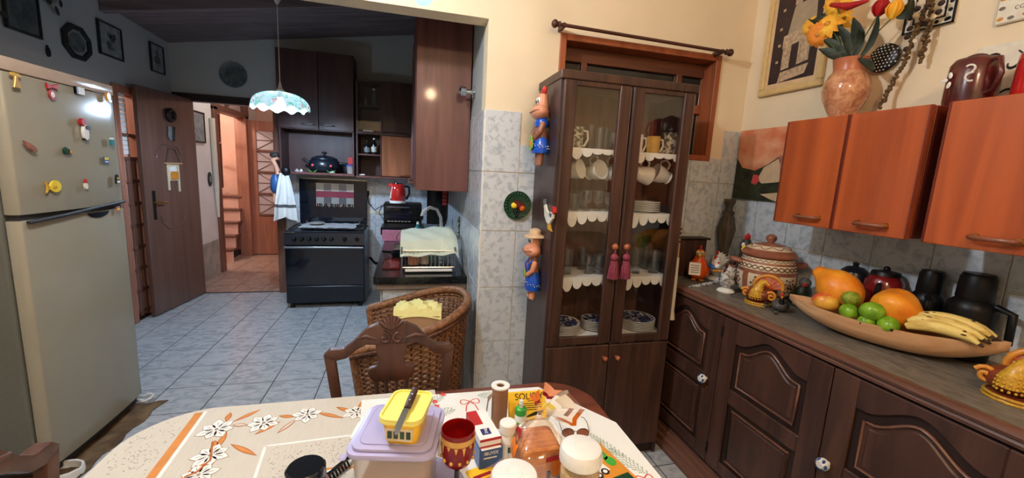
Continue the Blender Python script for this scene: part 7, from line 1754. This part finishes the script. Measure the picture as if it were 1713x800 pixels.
MB().solid([(.022, 0), (.023, .004), (.023, .064), (.018, .074)], 22).build('bottle', 'white_plastic', pb2, smooth=40); MB().solid([(.0215, .076), (.022, .08), (.0222, .1), (.019, .103)], 26).build('cap', 'white_plastic', pb2, smooth=40); MB().lathe([(.0233, .012), (.0233, .052)], 22).build('label', 'paper', pb2, smooth=60); MB().box(-.004, .012, -.0245, -.0225, .03, .045).build('label_mark', 'dark_green', pb2)
bb2 = thing('blue_medicine_box', 'blue medicine box printed IBUVIX under the red and white box', 'box', (.206, .962, Z0), .12)
MB().box(-.031, .031, -.058, .058, 0, .056).build('carton', 'box_blue', bb2, bevel=.0015)
text_mesh('lettering', 'IBUVIX', .0125, 'paper', bb2, T(0, -.0588, .044) @ RX(PI / 2)); MB().prism([(-.03, .0), (.03, .0), (.03, .024), (.01, .012)], -.0588, -.058, 'y').build('swoosh', 'lilac_dark', bb2); MB().box(-.02, .015, -.0588, -.058, .03, .033).build('print_line', 'paper', bb2)
rb2 = thing('red_white_medicine_box', 'white medicine box with red end stacked on the blue one', 'box', (.203, .972, Z0 + .0565), .14)
MB().box(-.028, .028, -.062, .064, 0, .024).build('carton', 'paper', rb2, bevel=.0015); MB().box(-.0285, .0, .0, .0645, .004, .0245).build('red_patch', 'red_matte', rb2); MB().box(-.0285, .0285, -.0628, -.062, .0, .005).build('red_edge', 'red_matte', rb2); MB().box(-.0286, .0286, -.0632, -.062, .018, .0244).build('red_edge', 'red_matte', rb2)
MB().box(-.016, .008, -.045, -.02, .024, .0246).build('blue_patch', 'navy', rb2); text_mesh('lettering', '2mg', .012, 'paper', rb2, T(-.004, -.032, .0248) @ RZ(PI / 2)); MB().box(-.026, .026, -.071, -.062, .0, .001).build('flap', 'paper', rb2)
p = Q2(808, 792); yp = thing('yellow_sachet', 'yellow and orange sachet under the blue medicine box', 'sachet', (p.x, p.y - .01, Z0), .3); MB().box(-.035, .035, -.045, .03, 0, .004).build('sachet', 'box_yellow', yp); MB().box(-.03, .03, -.04, -.012, .004, .0045).build('print', 'orange', yp); MB().box(-.028, .02, -.006, .004, .004, .0045).build('print', 'bag_red', yp)
# bread in its bag
bg = thing('bread_bag', 'loaf of sliced bread in a twisted clear bag with orange print', 'bread', (.328, .885, Z0))
for i in range(6):
    m = MB().prism([(x * 1.0, z) for x, z in rrect(-.052, .052, .006, .088, .022, 4)], -.05 + .016 * i, -.036 + .016 * i, 'y'); m.build('slice', 'bread', bg, bevel=.003)
nk = Vector((.012, .035, .122)); rows_ = []
rnd = random.Random(11)
for i in range(15):
    t = i / 14; row = []
    for j in range(49):
        a = 2 * PI * j / 48; sx_, sy_ = .066, .062
        sq = 1 / max(abs(math.cos(a)) ** 4 + abs(math.sin(a)) ** 4, .3) ** .25
        r_ = (1 - max(0, (t - .45) / .55) ** 1.5 * .93) * (1 if t > .06 else .9); wr2 = 1 + .05 * math.sin(9 * a + 3) * min(1, max(0, t - .25) * 3)
        row.append((sx_ * sq * r_ * wr2 * math.cos(a) + nk.x * max(0, t - .4) / .6, sy_ * sq * r_ * wr2 * math.sin(a) + nk.y * max(0, t - .4) / .6, nk.z * (t ** .8)))
    rows_.append(row)
MB().sheet(rows_).build('bag_film', 'plastic_film', bg, smooth=45)
def bagpatch(mat, i0, i1, j0, j1, nm='bag_print'):
    MB().sheet([[Vector(rows_[i][j % 48]) * 1.012 for j in range(j0, j1)] for i in range(i0, i1)]).build(nm, mat, bg, smooth=45)
bagpatch('bag_orange', 2, 7, 38, 46); bagpatch('bag_red', 6, 8, 36, 47); bagpatch('bag_red', 1, 7, 46, 49); bagpatch('bag_orange', 4, 9, 22, 28); bagpatch('bag_red', 9, 11, 20, 27); bagpatch('bag_orange', 9, 11, 14, 20)
MB().lathe([(.006, -.006), (.0075, 0), (.006, .006)], 12, nk).build('tie', 'white_plastic', bg, smooth=60)
fl_rows = []
fedge = [PY(886, 672, .93), PY(892, 655, .935), PY(913, 644, .945), PY(938, 652, .955), PY(964, 668, .965), PY(977, 690, .96), PY(962, 708, .95), PY(934, 713, .935)]
fedge = cat([p - Vector((.328, .885, Z0)) for p in fedge], 3)
for i in range(9):
    t = i / 8; row = []
    for j, e in enumerate(fedge):
        q = nk.lerp(e, t); ph = j * 1.25
        row.append(q + Vector((.004 * math.sin(ph * 1.7), .010 * t * math.sin(ph), .010 * math.sin(PI * t) + .007 * t * math.cos(ph))))
    fl_rows.append(row)
MB().sheet(fl_rows).build('bag_top', 'plastic_film', bg, smooth=45)
def flp(mat, i0, i1, j0, j1): MB().sheet([[fl_rows[i][j] + Vector((0, 0, .0012)) for j in range(j0, j1)] for i in range(i0, i1)]).build('bag_print', mat, bg, smooth=45)
flp('bag_orange', 4, 9, 0, 5); flp('bag_red', 3, 5, 0, 6); flp('terracotta', 4, 9, 6, 10); flp('bag_red', 4, 6, 6, 10); flp('white_plastic', 4, 8, 11, 15); flp('lilac_dark', 5, 7, 14, 18); flp('bag_orange', 7, 9, 14, 20); flp('pale_yellow', 2, 4, 8, 14); flp('terracotta', 4, 8, 18, 22)
# white-lidded jars
def lid_jar(label, x, y, z, r, body, hgt):
    t = thing('white_lid_jar', label, 'jar', (x, y, Z0)); h = z - Z0
    MB().solid([(r * .86, .0), (r * .95, .008), (r * .95, h - .055), (r * .86, h - .035)], 30).build('jar', 'drink_glass', t, smooth=50); MB().solid([(r * .84, .006), (r * .9, .012), (r * .9, h - .06)], 26).build('contents', body, t, smooth=50)
    MB().lathe([(r * .962, .02), (r * .962, .055)], 30).build('label', 'mug_pattern', t, smooth=60)
    ld = MB().solid([(r * .98, h - .036), (r * 1.0, h - .034), (r * 1.0, h - .012), (r * .93, h - .003), (r * .8, h)], 40).build('lid', 'white_plastic', t, smooth=35)
    m = MB()
    for q in range(40): a = 2 * PI * q / 40; m.box(-.0012, .0012, r * .996, r * 1.012, h - .034, h - .014); 
    for q in range(40): M_ = RZ(2 * PI * q / 40); [m.v.__setitem__(i, tuple(M_ @ Vector(m.v[i]))) for i in range(q * 8, q * 8 + 8)]
    m.build('grip_ribs', 'white_plastic', ld); MB().lathe([(r * .3, h), (r * .32, h + .001), (r * .34, h)], 24).build('lid_mark', 'white_plastic', ld)
lid_jar('large glass jar with white ribbed lid and yellow contents', .392, .772, .897, .0485, 'cream_food', 0); lid_jar('white-lidded jar cut by the bottom edge of the picture', .228, .745, .875, .051, 'cream_food', 0)
# picture book, blue card, spectacles
ca, cb_ = PZ(1012, 748, Z0 + .012), PZ(1068, 800, Z0 + .012); d_ = (cb_ - ca).normalized()
bk2 = thing('picture_book', 'orange and green picture book under the large jar', 'book', (ca.x, ca.y, Z0), math.atan2(d_.y, d_.x))
MB().box(-.02, .17, -.17, 0, 0, .012).build('cover', 'amber', bk2, bevel=.002); MB().box(-.018, .168, -.168, -.002, .002, .010).build('pages', 'paper', bk2)
def bkp(mat, pts, d=.0004): MB().prism(pts, .012, .012 + d).build('cover_print', mat, bk2)
bkp('green', [(.02 + .022 * math.cos(a), -.03 + .013 * math.sin(a)) for a in [2 * PI * k / 14 for k in range(14)]]); bkp('green', [(.05 + .018 * math.cos(a), -.024 + .014 * math.sin(a)) for a in [2 * PI * k / 14 for k in range(14)]])
bkp('dark_green', [(.03, -.07), (.06, -.075), (.055, -.105), (.025, -.1)]); bkp('dark_green', [(.1, -.01), (.16, -.01), (.16, -.09), (.1, -.06)]); bkp('yellow', [(-.0, -.06), (.03, -.05), (.03, -.08), (0, -.09)]); bkp('cloth_petal', [(.05, -.05), (.075, -.045), (.075, -.1), (.05, -.1)])
for q in ((.075, -.062), (.08, -.085)): bkp('ink_black', [(q[0] + .011 * math.cos(a), q[1] + .011 * math.sin(a)) for a in [2 * PI * k / 14 for k in range(14)]], .0007); bkp('paper', [(q[0] + .006 * math.cos(a), q[1] + .006 * math.sin(a)) for a in [2 * PI * k / 12 for k in range(12)]], .001)
p = Q2(925, 796); bc2 = thing('blue_card_box', 'small blue card box leaning in front of the bread bag', 'box', (p.x, p.y, Z0), .6); MB().box(-.03, .03, -.006, .006, 0, .03).build('card', 'navy', bc2, bevel=.001); MB().box(-.028, .028, -.0064, -.006, .022, .028).build('edge_print', 'blue', bc2)
p = Q2(962, 733); sg = thing('spectacles', 'thin wire spectacles with brown lenses beside the jar', 'spectacles', (p.x, p.y, Z0), -.2, scale=(.8, .8, .8))
for s in (-1, 1):
    rp2 = [(s * .027 + .022 * math.cos(a), .0, .02 + .017 * math.sin(a)) for a in [2 * PI * k / 18 for k in range(18)]]; f_ = MB().tube(rp2, .0011, 5, True).build('rim', 'iron', sg); m = MB().prism([(x, z) for x, y, z in rp2], -.0005, .0005, 'y'); m.build('lens', 'clay', f_)
    MB().tube([(s * .05, 0, .026), (s * .052, .05, .03), (s * .05, .09, .022), (s * .046, .115, .008)], .0012, 5).build('temple', 'iron', sg, smooth=60)
MB().tube([(-.006, 0, .024), (0, -.002, .028), (.006, 0, .024)], .0011, 5).build('bridge', 'iron', sg)
